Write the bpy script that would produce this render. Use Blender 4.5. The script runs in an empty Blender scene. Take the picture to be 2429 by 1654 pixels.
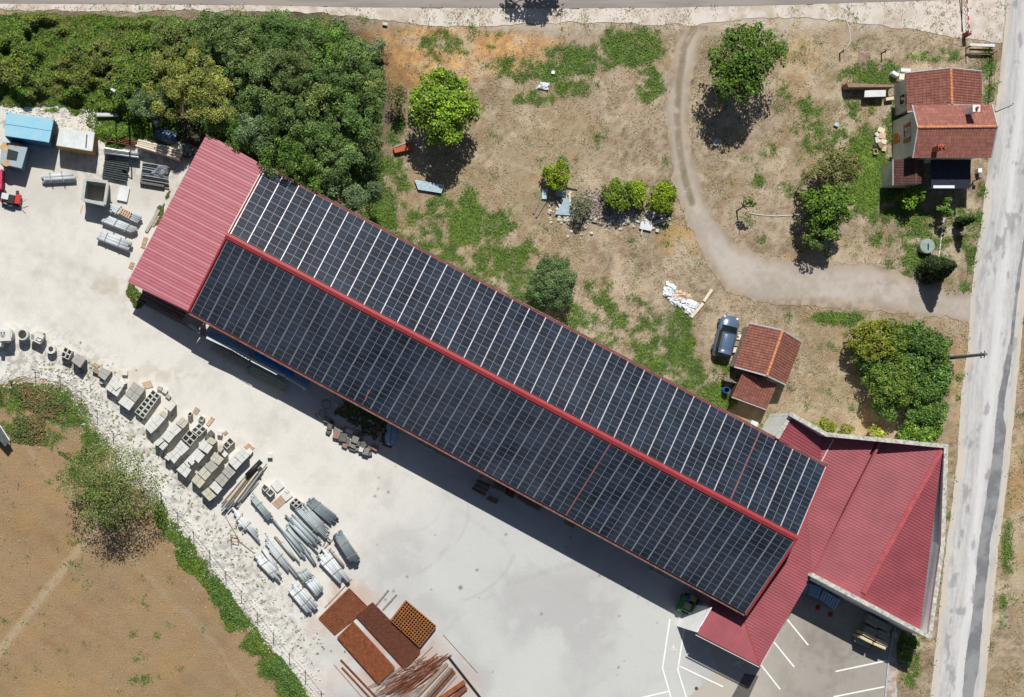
import bpy, math, random
import numpy as np
from mathutils import Vector
random.seed(7)
rng = np.random.default_rng(7)
SC = bpy.context.scene
COL = SC.collection
# ---------------------------------------------------------------- camera
# The photograph is an off-centre crop of a picture taken straight down, so the lens is shifted.
NX, NY, S, HC = 620.0, 1010.0, 25.0, 132.0      # point below the drone (photo pixels), pixels per metre, height
cam = bpy.data.cameras.new('camera'); camo = bpy.data.objects.new('camera', cam); COL.objects.link(camo)
cam.sensor_width = 36; cam.sensor_fit = 'HORIZONTAL'
cam.lens = 36 * (S * HC) / 2429.0
cam.shift_x = (1214.5 - NX) / 2429.0
cam.shift_y = (NY - 827.0) / 2429.0
cam.clip_start = 1; cam.clip_end = 5000
camo.location = (0, 0, HC); camo.rotation_euler = (0, 0, 0)
SC.camera = camo
# ---------------------------------------------------------------- sky and sun
EL = math.radians(52.5)
sv = Vector((-0.045, 1.0, 0)).normalized() * math.cos(EL) + Vector((0, 0, math.sin(EL)))
wd = bpy.data.worlds.new('World'); SC.world = wd; wd.use_nodes = True
nt = wd.node_tree; bg = nt.nodes['Background']
sky = nt.nodes.new('ShaderNodeTexSky'); sky.sky_type = 'NISHITA'; sky.sun_disc = False
sky.sun_elevation = EL; sky.sun_rotation = math.atan2(sv.x, sv.y)
nt.links.new(sky.outputs[0], bg.inputs[0]); bg.inputs[1].default_value = 0.05
sl = bpy.data.lights.new('sun', 'SUN'); sl.energy = 5.0; sl.angle = math.radians(0.5); sl.color = (1, 0.965, 0.915)
so = bpy.data.objects.new('sun', sl); COL.objects.link(so); so.location = (0, 40, 150)
so.rotation_euler = sv.to_track_quat('Z', 'Y').to_euler()
vs = SC.view_settings; vs.view_transform = 'Standard'; vs.look = 'None'; vs.exposure = -0.12; vs.gamma = 1
# ---------------------------------------------------------------- helpers
def W(px, py, h=0.0):
    k = (1 - h / HC) / S
    return Vector(((px - NX) * k, (NY - py) * k, h))
def Z(ox, oy, s):
    return lambda x, y: (ox + x * s, oy + y * s)
ov = Z(0, 0, 1.0452)
def lin(r, g, b, f=1.0):
    o = []
    for c in (r, g, b):
        c = c / 255.0
        o.append((c / 12.92 if c <= 0.04045 else ((c + 0.055) / 1.055) ** 2.4) * f)
    return tuple(o)
_m = {}
def M(name, col, rough=0.85, var=0.18, scale=2.5, metal=0.0, bump=0.0, spec=0.3, tint=None, stain=0.0):
    """plain procedural material: base colour broken by two noises, optional bump"""
    if name in _m: return _m[name]
    m = bpy.data.materials.new(name); m.use_nodes = True; t = m.node_tree; n = t.nodes; L = t.links
    b = n['Principled BSDF']; b.inputs['Roughness'].default_value = rough; b.inputs['Metallic'].default_value = metal
    b.inputs['Specular IOR Level'].default_value = spec
    tc = n.new('ShaderNodeTexCoord'); g = n.new('ShaderNodeNewGeometry')
    nz = n.new('ShaderNodeTexNoise'); nz.inputs['Scale'].default_value = scale; nz.inputs['Detail'].default_value = 6
    nz.inputs['Roughness'].default_value = 0.65
    L.new(g.outputs['Position'], nz.inputs['Vector'])
    cr = n.new('ShaderNodeValToRGB'); e = cr.color_ramp.elements
    lo = [c * (1 - 1.6 * var) for c in col]; hi = [min(1, c * (1 + 1.2 * var)) for c in col]
    if tint: lo = [a * 0.5 + c * 0.5 for a, c in zip(lo, tint)]
    e[0].position = 0.3; e[0].color = (*lo, 1); e[1].position = 0.7; e[1].color = (*hi, 1)
    L.new(nz.outputs['Fac'], cr.inputs[0]); L.new(cr.outputs[0], b.inputs['Base Color'])
    if stain:
        n2 = n.new('ShaderNodeTexNoise'); n2.inputs['Scale'].default_value = 0.45; n2.inputs['Detail'].default_value = 8
        L.new(g.outputs['Position'], n2.inputs['Vector'])
        mx = n.new('ShaderNodeMix'); mx.data_type = 'RGBA'; mx.blend_type = 'MULTIPLY'
        c2 = n.new('ShaderNodeValToRGB'); q = c2.color_ramp.elements
        q[0].position = .35; q[0].color = (1 - stain, 1 - stain, 1 - stain, 1); q[1].position = .6; q[1].color = (1, 1, 1, 1)
        L.new(n2.outputs['Fac'], c2.inputs[0]); mx.inputs[0].default_value = 1
        L.new(cr.outputs[0], mx.inputs[6]); L.new(c2.outputs[0], mx.inputs[7]); L.new(mx.outputs[2], b.inputs['Base Color'])
    if bump:
        bp = n.new('ShaderNodeBump'); bp.inputs['Strength'].default_value = bump; bp.inputs['Distance'].default_value = 0.05
        n3 = n.new('ShaderNodeTexNoise'); n3.inputs['Scale'].default_value = scale * 4; n3.inputs['Detail'].default_value = 4
        L.new(g.outputs['Position'], n3.inputs['Vector']); L.new(n3.outputs['Fac'], bp.inputs['Height']); L.new(bp.outputs[0], b.inputs['Normal'])
    _m[name] = m
    return m
def M_attr(name, rough=0.95, fine=0.25, fscale=6.0, bump=0.4, bdist=0.08, spec=0.15, trans=0.0):
    """colour from the mesh's own paint attribute (albedo only) times a fine noise"""
    if name in _m: return _m[name]
    m = bpy.data.materials.new(name); m.use_nodes = True; t = m.node_tree; n = t.nodes; L = t.links
    b = n['Principled BSDF']; b.inputs['Roughness'].default_value = rough; b.inputs['Specular IOR Level'].default_value = spec
    a = n.new('ShaderNodeAttribute'); a.attribute_name = 'Col'
    out = a.outputs['Color']
    if fine:
        g = n.new('ShaderNodeNewGeometry'); nz = n.new('ShaderNodeTexNoise'); nz.inputs['Scale'].default_value = fscale
        nz.inputs['Detail'].default_value = 8; nz.inputs['Roughness'].default_value = 0.75
        L.new(g.outputs['Position'], nz.inputs['Vector'])
        mr = n.new('ShaderNodeMapRange'); mr.inputs[1].default_value = 0.3; mr.inputs[2].default_value = 0.7
        mr.inputs[3].default_value = 1 - fine; mr.inputs[4].default_value = 1 + fine
        L.new(nz.outputs['Fac'], mr.inputs[0])
        vm = n.new('ShaderNodeVectorMath'); vm.operation = 'SCALE'
        L.new(out, vm.inputs[0]); L.new(mr.outputs[0], vm.inputs['Scale']); out = vm.outputs[0]
        if bump:
            bp = n.new('ShaderNodeBump'); bp.inputs['Strength'].default_value = bump; bp.inputs['Distance'].default_value = bdist
            L.new(nz.outputs['Fac'], bp.inputs['Height']); L.new(bp.outputs[0], b.inputs['Normal'])
    L.new(out, b.inputs['Base Color'])
    _m[name] = m
    return m
def props(o, label=None, cat=None, group=None, kind=None):
    if label: o['label'] = label
    if cat: o['category'] = cat
    if group: o['group'] = group
    if kind: o['kind'] = kind
    return o
def thing(name, label, cat, loc, group=None):
    o = bpy.data.objects.new(name, None); COL.objects.link(o); o.empty_display_size = 0.3
    o.location = loc
    return props(o, label, cat, group)
def rootloc(o):
    while o.parent: o = o.parent
    return Vector(o.location)
class MB:
    def __init__(s): s.v = []; s.f = []; s.uv = None
    def add(s, vs, fs):
        k = len(s.v); s.v += [tuple(p) for p in vs]; s.f += [tuple(i + k for i in f) for f in fs]; return s
    def prism(s, bot, top):
        n = len(bot); fs = [tuple(range(n, 2 * n)), tuple(reversed(range(n)))]
        fs += [(i, (i + 1) % n, n + (i + 1) % n, n + i) for i in range(n)]
        # make winding outward
        a = sum(top[i][0] * top[(i + 1) % n][1] - top[(i + 1) % n][0] * top[i][1] for i in range(n))
        if a < 0: fs = [tuple(reversed(f)) for f in fs]
        return s.add(list(bot) + list(top), fs)
    def box(s, c, d, rz=0.0, ax=None):
        """centre c, full dims d; rz about z"""
        cx, cy, cz = c; X = Vector((math.cos(rz), math.sin(rz), 0)); Y = Vector((-math.sin(rz), math.cos(rz), 0)); Zv = Vector((0, 0, 1))
        if ax: X, Y, Zv = ax
        C = Vector(c); v = []
        for sz in (-.5, .5):
            for sx, sy in ((-.5, -.5), (.5, -.5), (.5, .5), (-.5, .5)):
                v.append(C + X * d[0] * sx + Y * d[1] * sy + Zv * d[2] * sz)
        return s.add(v, [(3, 2, 1, 0), (4, 5, 6, 7), (0, 1, 5, 4), (1, 2, 6, 5), (2, 3, 7, 6), (3, 0, 4, 7)])
    def bar(s, a, b, w, h):
        """box beam from a to b, width w, depth h (centred)"""
        a = Vector(a); b = Vector(b); X = (b - a); l = X.length; X.normalize()
        up = Vector((0, 0, 1)) if abs(X.z) < .95 else Vector((0, 1, 0))
        Y = up.cross(X).normalized(); Zv = X.cross(Y)
        return s.box((a + b) / 2, (l, w, h), ax=(X, Y, Zv))
    def tube(s, a, b, r, n=8, r2=None, hole=0.0):
        a = Vector(a); b = Vector(b); X = (b - a).normalized()
        up = Vector((0, 0, 1)) if abs(X.z) < .95 else Vector((0, 1, 0))
        Y = up.cross(X).normalized(); Zv = X.cross(Y); r2 = r if r2 is None else r2
        cs = [(math.cos(2 * math.pi * i / n), math.sin(2 * math.pi * i / n)) for i in range(n)]
        A = [a + (Y * c + Zv * q) * r for c, q in cs]; B = [b + (Y * c + Zv * q) * r2 for c, q in cs]
        if not hole:
            return s.add(A + B, [tuple(reversed(range(n))), tuple(range(n, 2 * n))] + [(i, (i + 1) % n, n + (i + 1) % n, n + i) for i in range(n)])
        Ai = [a + (Y * c + Zv * q) * hole for c, q in cs]; Bi = [b + (Y * c + Zv * q) * hole for c, q in cs]
        fs = []
        for i in range(n):
            j = (i + 1) % n
            fs += [(i, j, n + j, n + i), (2 * n + j, 2 * n + i, 3 * n + i, 3 * n + j), (i, 2 * n + i, 2 * n + j, j), (n + i, n + j, 3 * n + j, 3 * n + i)]
        return s.add(A + B + Ai + Bi, fs)
    def pquad(s, pts, h1, h0=0.0):
        """prism whose TOP corners (height h1) sit at photo pixels pts"""
        top = [W(x, y, h1) for x, y in pts]; bot = [Vector((p.x, p.y, h0)) for p in top]
        return s.prism(bot, top)
    def pbox(s, x, y, w, l, ang, h1, h0=0.0):
        """box whose top centre is at photo pixel x,y; w (px) along ang (image degrees, y down), l across"""
        c = W(x, y, h1); k = (1 - h1 / HC) / S
        return s.box((c.x, c.y, (h0 + h1) / 2), (w * k, l * k, h1 - h0), rz=-math.radians(ang))
    def build(s, name, mat, parent=None, loc=None, smooth=False, label=None, cat=None, group=None, kind=None, bevel=0.0):
        if parent is not None: base = rootloc(parent)
        elif loc is not None: base = Vector(loc)
        else:
            A = np.array(s.v); base = Vector(((A[:, 0].min() + A[:, 0].max()) / 2, (A[:, 1].min() + A[:, 1].max()) / 2, A[:, 2].min()))
        me = bpy.data.meshes.new(name)
        me.from_pydata([(p[0] - base.x, p[1] - base.y, p[2] - base.z) for p in s.v], [], s.f)
        if s.uv is not None:
            ul = me.uv_layers.new(name='UVMap')
            for lp in me.loops: ul.data[lp.index].uv = s.uv[lp.vertex_index]
        if isinstance(mat, (list, tuple)):
            for q in mat: me.materials.append(q)
        else: me.materials.append(mat)
        if smooth: me.polygons.foreach_set('use_smooth', [True] * len(me.polygons))
        me.update()
        o = bpy.data.objects.new(name, me); COL.objects.link(o)
        if parent is not None: o.parent = parent
        else: o.location = base
        if bevel:
            bv = o.modifiers.new('bevel', 'BEVEL'); bv.width = bevel; bv.segments = 2; bv.limit_method = 'ANGLE'
        return props(o, label, cat, group, kind)
# ---- numpy value noise
def vn(x, y, sc, seed):
    r = np.random.default_rng(seed); T = r.random((256, 256))
    X = x / sc + 100; Y = y / sc + 100
    i = np.floor(X).astype(int); j = np.floor(Y).astype(int); fx = X - i; fy = Y - j
    fx = fx * fx * (3 - 2 * fx); fy = fy * fy * (3 - 2 * fy); i %= 256; j %= 256; i1 = (i + 1) % 256; j1 = (j + 1) % 256
    return (T[i, j] * (1 - fx) + T[i1, j] * fx) * (1 - fy) + (T[i, j1] * (1 - fx) + T[i1, j1] * fx) * fy
def fbm(x, y, sc, seed, o=4, g=0.55):
    t = 0; a = 1; w = 0
    for k in range(o):
        t = t + a * vn(x, y, sc / 2 ** k, seed + k * 13); w += a; a *= g
    return t / w
def sdf(poly, x, y):
    """signed distance (positive inside) to polygon of world points"""
    P = np.array([(p[0], p[1]) for p in poly]); n = len(P); d = np.full(x.shape, 1e9); ins = np.zeros(x.shape, bool)
    for i in range(n):
        ax, ay = P[i]; bx, by = P[(i + 1) % n]; ex, ey = bx - ax, by - ay
        t = np.clip(((x - ax) * ex + (y - ay) * ey) / (ex * ex + ey * ey + 1e-12), 0, 1)
        d = np.minimum(d, np.hypot(x - ax - t * ex, y - ay - t * ey))
        c = ((ay > y) != (by > y)) & (x < (bx - ax) * (y - ay) / (by - ay + 1e-12) + ax); ins ^= c
    return np.where(ins, d, -d)
def mix(a, b, t):
    t = t[..., None]; return a * (1 - t) + b * t
def ss(a, b, x):
    t = np.clip((x - a) / (b - a), 0, 1); return t * t * (3 - 2 * t)
def npmesh(name, V, F, mat, cols=None, loc=(0, 0, 0), parent=None, smooth=False, **kw):
    me = bpy.data.meshes.new(name); nv = len(V); nf = len(F); k = F.shape[1]
    base = np.array(rootloc(parent)) if parent is not None else np.array(loc)
    me.vertices.add(nv); me.vertices.foreach_set('co', (V - base).astype(np.float32).ravel())
    me.loops.add(nf * k); me.loops.foreach_set('vertex_index', F.astype(np.int32).ravel())
    me.polygons.add(nf); me.polygons.foreach_set('loop_start', np.arange(0, nf * k, k, dtype=np.int32))
    me.polygons.foreach_set('loop_total', np.full(nf, k, np.int32))
    if smooth: me.polygons.foreach_set('use_smooth', np.ones(nf, bool))
    me.update(calc_edges=True)
    if cols is not None:
        at = me.color_attributes.new('Col', 'FLOAT_COLOR', 'POINT')
        c4 = np.ones((nv, 4), np.float32); c4[:, :3] = np.clip(cols, 0, 1); at.data.foreach_set('color', c4.ravel())
    me.materials.append(mat); me.validate()
    o = bpy.data.objects.new(name, me); COL.objects.link(o)
    if parent is not None: o.parent = parent
    else: o.location = loc
    return props(o, **kw)
def sheet(name, poly, z, cell, colf, mat, rough_edge=0.3, esc=1.5, label=None, hf=None):
    """ground sheet: grid cells inside a noisy polygon, painted by colf(x,y,sdf)->rgb"""
    P = np.array([(p[0], p[1]) for p in poly]); x0, y0 = P.min(0) - 1; x1, y1 = P.max(0) + 1
    nx = int((x1 - x0) / cell) + 1; ny = int((y1 - y0) / cell) + 1
    gx, gy = np.meshgrid(x0 + np.arange(nx + 1) * cell, y0 + np.arange(ny + 1) * cell, indexing='ij')
    cx = (gx[:-1, :-1] + cell / 2); cy = (gy[:-1, :-1] + cell / 2)
    d = sdf(poly, cx, cy) + (fbm(cx, cy, esc, 91) - .5) * rough_edge * 2
    keep = d > 0
    idx = np.arange((nx + 1) * (ny + 1)).reshape(nx + 1, ny + 1)
    F = np.stack([idx[:-1, :-1][keep], idx[1:, :-1][keep], idx[1:, 1:][keep], idx[:-1, 1:][keep]], 1)
    used, inv = np.unique(F, return_inverse=True); F = inv.reshape(F.shape)
    vx = gx.ravel()[used]; vy = gy.ravel()[used]
    if rough_edge:   # pull the outline off the grid so that it runs smoothly
        cnt = np.bincount(F.ravel(), minlength=len(used)); e = cnt < 4
        fd = lambda X, Y: sdf(poly, X, Y) + (fbm(X, Y, esc, 91) - .5) * rough_edge * 2
        ex, ey = vx[e], vy[e]; h = .03
        for _ in range(2):
            d0 = fd(ex, ey); gxx = (fd(ex + h, ey) - d0) / h; gyy = (fd(ex, ey + h) - d0) / h; g2 = np.maximum(gxx ** 2 + gyy ** 2, .3)
            st = np.clip(d0 / g2, -cell, cell); ex = ex - st * gxx * .8; ey = ey - st * gyy * .8
        vx = vx.copy(); vy = vy.copy(); vx[e] = ex; vy[e] = ey
    zz = np.full(vx.shape, z) if hf is None else z + hf(vx, vy)
    V = np.stack([vx, vy, zz], 1)
    return npmesh(name, V, F, mat, colf(vx, vy, sdf(poly, vx, vy)), kind='structure', label=label, smooth=True)
def P2(pts, f=ov): return [W(*f(x, y)) for x, y in pts]
# ---------------------------------------------------------------- GROUND
A_ = lambda *c: np.array(c)
C_DRY = A_(*lin(174, 157, 135)); C_DRY2 = A_(*lin(138, 123, 102)); C_STRAW = A_(*lin(190, 175, 150)); C_FIELD = A_(*lin(152, 129, 98))
C_FIELD2 = A_(*lin(120, 98, 70)); C_GRN = A_(*lin(88, 112, 48)); C_GRN2 = A_(*lin(58, 82, 36)); C_LIME = A_(*lin(120, 150, 40))
C_ORNG = A_(*lin(214, 168, 112)); C_ORNG2 = A_(*lin(176, 134, 92)); C_DIRT = A_(*lin(190, 181, 171)); C_DIRT2 = A_(*lin(170, 159, 147))
C_WHITE = A_(*lin(216, 213, 205)); C_WHITE2 = A_(*lin(188, 184, 174)); C_CONC = A_(*lin(194, 195, 192)); C_CONC2 = A_(*lin(180, 180, 178))
C_DARK = A_(*lin(62, 60, 44)); C_PINK = A_(*lin(206, 178, 160)); C_GOLD = A_(*lin(184, 150, 100))
# green patches (overview px): x, y, rx, ry, strength
GP = [(1440,110,75,45,1),(1320,140,60,32,.85),(1250,165,60,28,.85),(1180,155,60,35,.75),(1470,190,35,45,.8),(1000,100,60,35,.5),(1100,90,60,20,.4),
 (1060,500,50,70,1),(1000,470,60,40,.7),(1120,590,60,40,.8),(960,560,60,40,.7),(1180,580,50,40,.5),(900,500,30,30,.6),(900,560,30,40,.8),(860,470,40,60,.9),(1190,690,40,40,.9),
 (1340,730,30,35,.75),(1400,730,30,50,.75),(1290,720,40,40,.7),(1540,770,35,80,1),(1560,850,45,45,.9),(1620,905,60,35,.9),(1500,830,40,40,.6),(1700,1000,40,40,.6),
 (1965,390,48,100,1.4),(2010,300,20,40,.6),(1985,170,70,28,.9),(1905,722,60,14,1),(2100,560,60,70,.55),(2195,655,20,20,.9),(2200,520,30,70,.5),(1742,338,22,18,.8),(1722,412,14,14,.9),
 (1900,290,60,60,.3),(880,390,30,40,.7),(900,310,25,40,.6),(2240,200,14,120,.6),(2050,470,50,60,.8),(2150,110,60,14,.4),(1290,350,40,30,.25),(1390,700,30,30,.5),
 (1060,640,60,30,.5),(930,640,70,30,.7),(1020,560,70,60,.6),(1250,590,40,30,.4),(1380,760,70,40,.6),(1470,800,50,40,.6),(1590,960,60,30,.8),(1400,100,50,30,.7),(1290,120,60,20,.7),(2040,280,30,60,.6),(860,560,50,40,.8),(1120,520,50,60,.6),(1180,640,60,50,.6),(1350,660,40,40,.4),(1450,720,60,50,.5),(1300,200,80,20,.5),(1210,220,50,20,.5),(890,420,40,60,.6),(960,480,50,40,.6),(1640,840,30,40,.6),(2060,560,50,50,.6),(2200,570,20,60,.6),(2230,470,16,60,.6),(1830,260,40,60,.4),(1780,200,40,30,.3),(2040,600,40,60,.5),(2120,130,70,14,.6),(1860,300,50,50,.45),(1820,420,40,60,.4),(1960,540,60,30,.4),(2230,300,16,40,.6),(2130,500,60,20,.6),(1940,250,60,30,.4),(1240,760,50,30,.7),(240,290,60,40,1),(300,330,60,20,.9),(100,240,80,14,.7),(180,235,60,10,.6),(840,440,30,30,.7),
 (30,905,40,35,.9),(100,900,60,28,1),(160,930,60,45,1),(60,970,60,30,.5),(215,985,35,40,.9),(200,1050,60,50,.6),(120,960,60,50,.6),(250,1100,80,90,.5),
 (365,1150,22,30,.8),(390,1205,22,22,.9),(430,1260,22,22,.7),(470,1290,26,24,1),(505,1345,30,30,1.1),(545,1400,34,34,1.1),(580,1455,30,30,1.1),(620,1510,30,32,1.1),(660,1560,34,34,1.1),
 (2062,1500,30,70,.6),(2050,1465,20,30,.9),(2150,1380,12,100,.5),(2160,1130,10,120,.35),(2085,1010,30,10,.5),(2285,1250,12,90,.7),(2275,1400,10,80,.5),
 (1990,690,60,16,.4),(2170,420,30,20,.3),(1820,700,40,20,.2),(1660,380,10,50,.2),(1880,985,40,14,.6),(1950,1000,60,8,.6)]
OP = [(850,110,60,45,.9),(930,150,80,50,1),(1030,150,70,40,1),(1000,75,110,16,.7),(1150,105,90,30,.9),(1220,95,60,14,.5),(1120,130,110,40,.7),(960,190,40,20,.6),(880,190,40,16,.7)]
TAN = [(1545,545,50,40,.9),(1900,570,90,26,.6),(1985,960,60,40,1),(1830,590,60,20,.5),(2185,900,20,160,.5),(1830,150,60,90,.4),(2200,980,14,60,.6),(2310,1200,20,200,.6),(1680,930,50,50,.4)]
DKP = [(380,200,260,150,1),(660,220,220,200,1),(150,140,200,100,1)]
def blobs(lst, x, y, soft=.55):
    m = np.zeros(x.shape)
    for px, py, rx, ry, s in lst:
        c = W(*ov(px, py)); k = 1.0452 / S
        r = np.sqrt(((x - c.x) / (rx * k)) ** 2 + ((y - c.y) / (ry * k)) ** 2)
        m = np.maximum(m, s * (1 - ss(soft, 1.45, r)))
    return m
def green_mask(x, y):
    g = blobs(GP, x, y); n = fbm(x, y, 1.1, 5, 5, .7); n2 = fbm(x, y, .5, 15, 3, .7)
    base = ss(.57, .72, n) * .6 * (1 - .9 * ss(-.3, .5, sdf(FIELD_LINE, x, y)))
    return np.clip(ss(.30, .62, g * .84 + (n - .5) * 1.5 + (n2 - .5) * .9) + base * .25, 0, 1)
FIELD_LINE = P2([(-400, 760), (0, 870), (60, 850), (140, 870), (185, 905), (225, 965), (255, 1010), (262, 1060), (330, 1090), (395, 1170), (440, 1230), (475, 1270), (510, 1325), (545, 1370), (585, 1420), (620, 1470), (660, 1520), (720, 1583), (950, 1900), (-400, 1900)])
def ground_col(x, y, d):
    a = fbm(x, y, 5, 1, 4); b = fbm(x, y, .7, 2, 4, .7); c = fbm(x, y, .35, 3, 3, .8)
    col = mix(C_DRY, C_DRY2, ss(.35, .7, a * .5 + b * .5)); col = mix(col, C_STRAW, ss(.55, .75, fbm(x, y, 1.3, 4, 4, .7)) * .7)
    col = mix(col, C_DARK * 1.5, ss(.56, .74, c) * .5)
    col = mix(col, A_(*lin(150, 132, 100)), ss(.5, .7, fbm(x, y, 9, 77, 3)) * .5)
    f = ss(-.3, .5, sdf(FIELD_LINE, x, y))
    # mown field: swaths running down to the right, a pale track the other way
    u = (x * .62 + y * .78); sw = .5 + .5 * np.sin(u * 3.1 + fbm(x, y, 6, 8) * 5)
    fc = mix(C_FIELD, C_FIELD2, ss(.3, .75, a * .35 + b * .35 + sw * .07)); fc = mix(fc, C_GOLD * .8, ss(.5, .72, fbm(x, y, 2.2, 9, 4)) * .35)
    fc = mix(fc, C_DRY2 * 1.05, ss(.5, .8, fbm(x, y, 5.1, 12, 4)) * .35)
    for (p0, p1, w_) in (((560,1180),(1000,1690),.5),((330,1300),(760,1760),.35),((440,1180),(900,1700),.3)):
        t, q = W(*ov(*p0)), W(*ov(*p1)); e = (q - t).normalized(); dd = np.abs((x - t.x) * e.y - (y - t.y) * e.x + (a - .5) * 2); fc = mix(fc, C_DRY * .95, (1 - ss(.1, w_, dd)) * .3)
    t = W(*ov(-10, 1490)); q = W(*ov(165, 1265)); e = (q - t).normalized(); dist = np.abs((x - t.x) * e.y - (y - t.y) * e.x)
    fc = mix(fc, C_STRAW * .9, (1 - ss(.15, .6, dist)) * .5 * ss(.3, .5, b + .1))
    # the field turns up again beyond the right-hand road
    rr = W(*ov(2290, 1000)); f2 = ss(rr.x + 1.2, rr.x + 2.2, x + (y - rr.y) * .085) * ss(-60, -2, -(y - rr.y))
    fc = mix(fc, fc * .95, f * 0)
    f = np.maximum(f, f2 * .9); col = mix(col, fc, f)
    col = mix(col, mix(C_ORNG, C_ORNG2, ss(.35, .65, b)), np.clip(blobs(OP, x, y) * 1.2 + (b - .5), 0, 1))
    og = fbm((x * .8 + y * .6), (x * -.25 + y * .3), .55, 19, 4, .7); col = mix(col, col * .62, blobs(OP, x, y) * ss(.52, .68, og) * .6)
    col = mix(col, col * .72, ss(.6, .74, fbm(x, y, .55, 23, 3, .8)) * .55 * (1 - f)); col = mix(col, C_STRAW * 1.06, ss(.6, .72, fbm(x, y, 2.6, 24, 5, .7)) * .6 * (1 - f))
    ut = (x * .3 + y * .95); col = mix(col, C_STRAW, ss(.6, .75, fbm(x * .35, ut * 2.2, 1.3, 26, 4, .7)) * .4 * (1 - f))
    col = mix(col, mix(C_STRAW, C_GOLD, ss(.4, .6, a)), np.clip(blobs(TAN, x, y) * (.5 + b * .6), 0, 1))
    # pink earth and chalk spoil along the fence
    dl = np.abs(sdf(FIELD_LINE, x, y)); top = W(0, 900).y
    near = (1 - ss(.5, 1.3, dl)) * (y < top + 3)
    col = mix(col, mix(C_PINK, C_WHITE2, ss(.4, .6, b)), near * ss(.35, .55, a + .08))
    # pale verge along the main road and right side
    v = W(0, 62).y; vg = ss(-1.2, .8, y - v + (a - .5) * 3)
    vg *= ss(W(*ov(1050, 0)).x - 8, W(*ov(1250, 0)).x, x) * .9 + .1
    col = mix(col, mix(C_DIRT * 1.05, C_STRAW, ss(.35, .65, b)), vg * .8)
    g = green_mask(x, y) * (1 - near * .5)
    gc = mix(C_GRN, C_GRN2, ss(.35, .65, b)); gc = mix(gc, C_LIME, np.clip(blobs([(1965,400,34,80,1),(1905,722,50,8,.5),(1060,500,40,60,.5),(660,1550,30,40,.3)], x, y), 0, 1) * .8)
    col = mix(col, gc, g * .85)
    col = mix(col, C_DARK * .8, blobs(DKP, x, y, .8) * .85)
    return col * 1.04
def bumps(x, y): return fbm(x, y, 1.0, 30, 4, .6) * .10
def ground_h(x, y):
    m = np.zeros(x.shape)
    for poly in COVER: m = np.maximum(m, ss(-.7, -.1, sdf(poly, x, y)))
    return (bumps(x, y) - .03) * (1 - m)
gmat = M_attr('dry_ground', fine=.32, fscale=7, bump=.8, bdist=.12)
frame = [(-260, -260), (2600, -260), (2600, 1850), (-260, 1850)]
far = MB(); far.add([(-900, -900, -.07), (900, -900, -.07), (900, 900, -.07), (-900, 900, -.07)], [(0, 1, 2, 3)])
far.build('far_ground', M('far_ground', lin(150, 130, 98, .9), var=.3, scale=.15), kind='structure', loc=(0, 0, -.07), label='dry fields reaching to the horizon')
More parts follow.
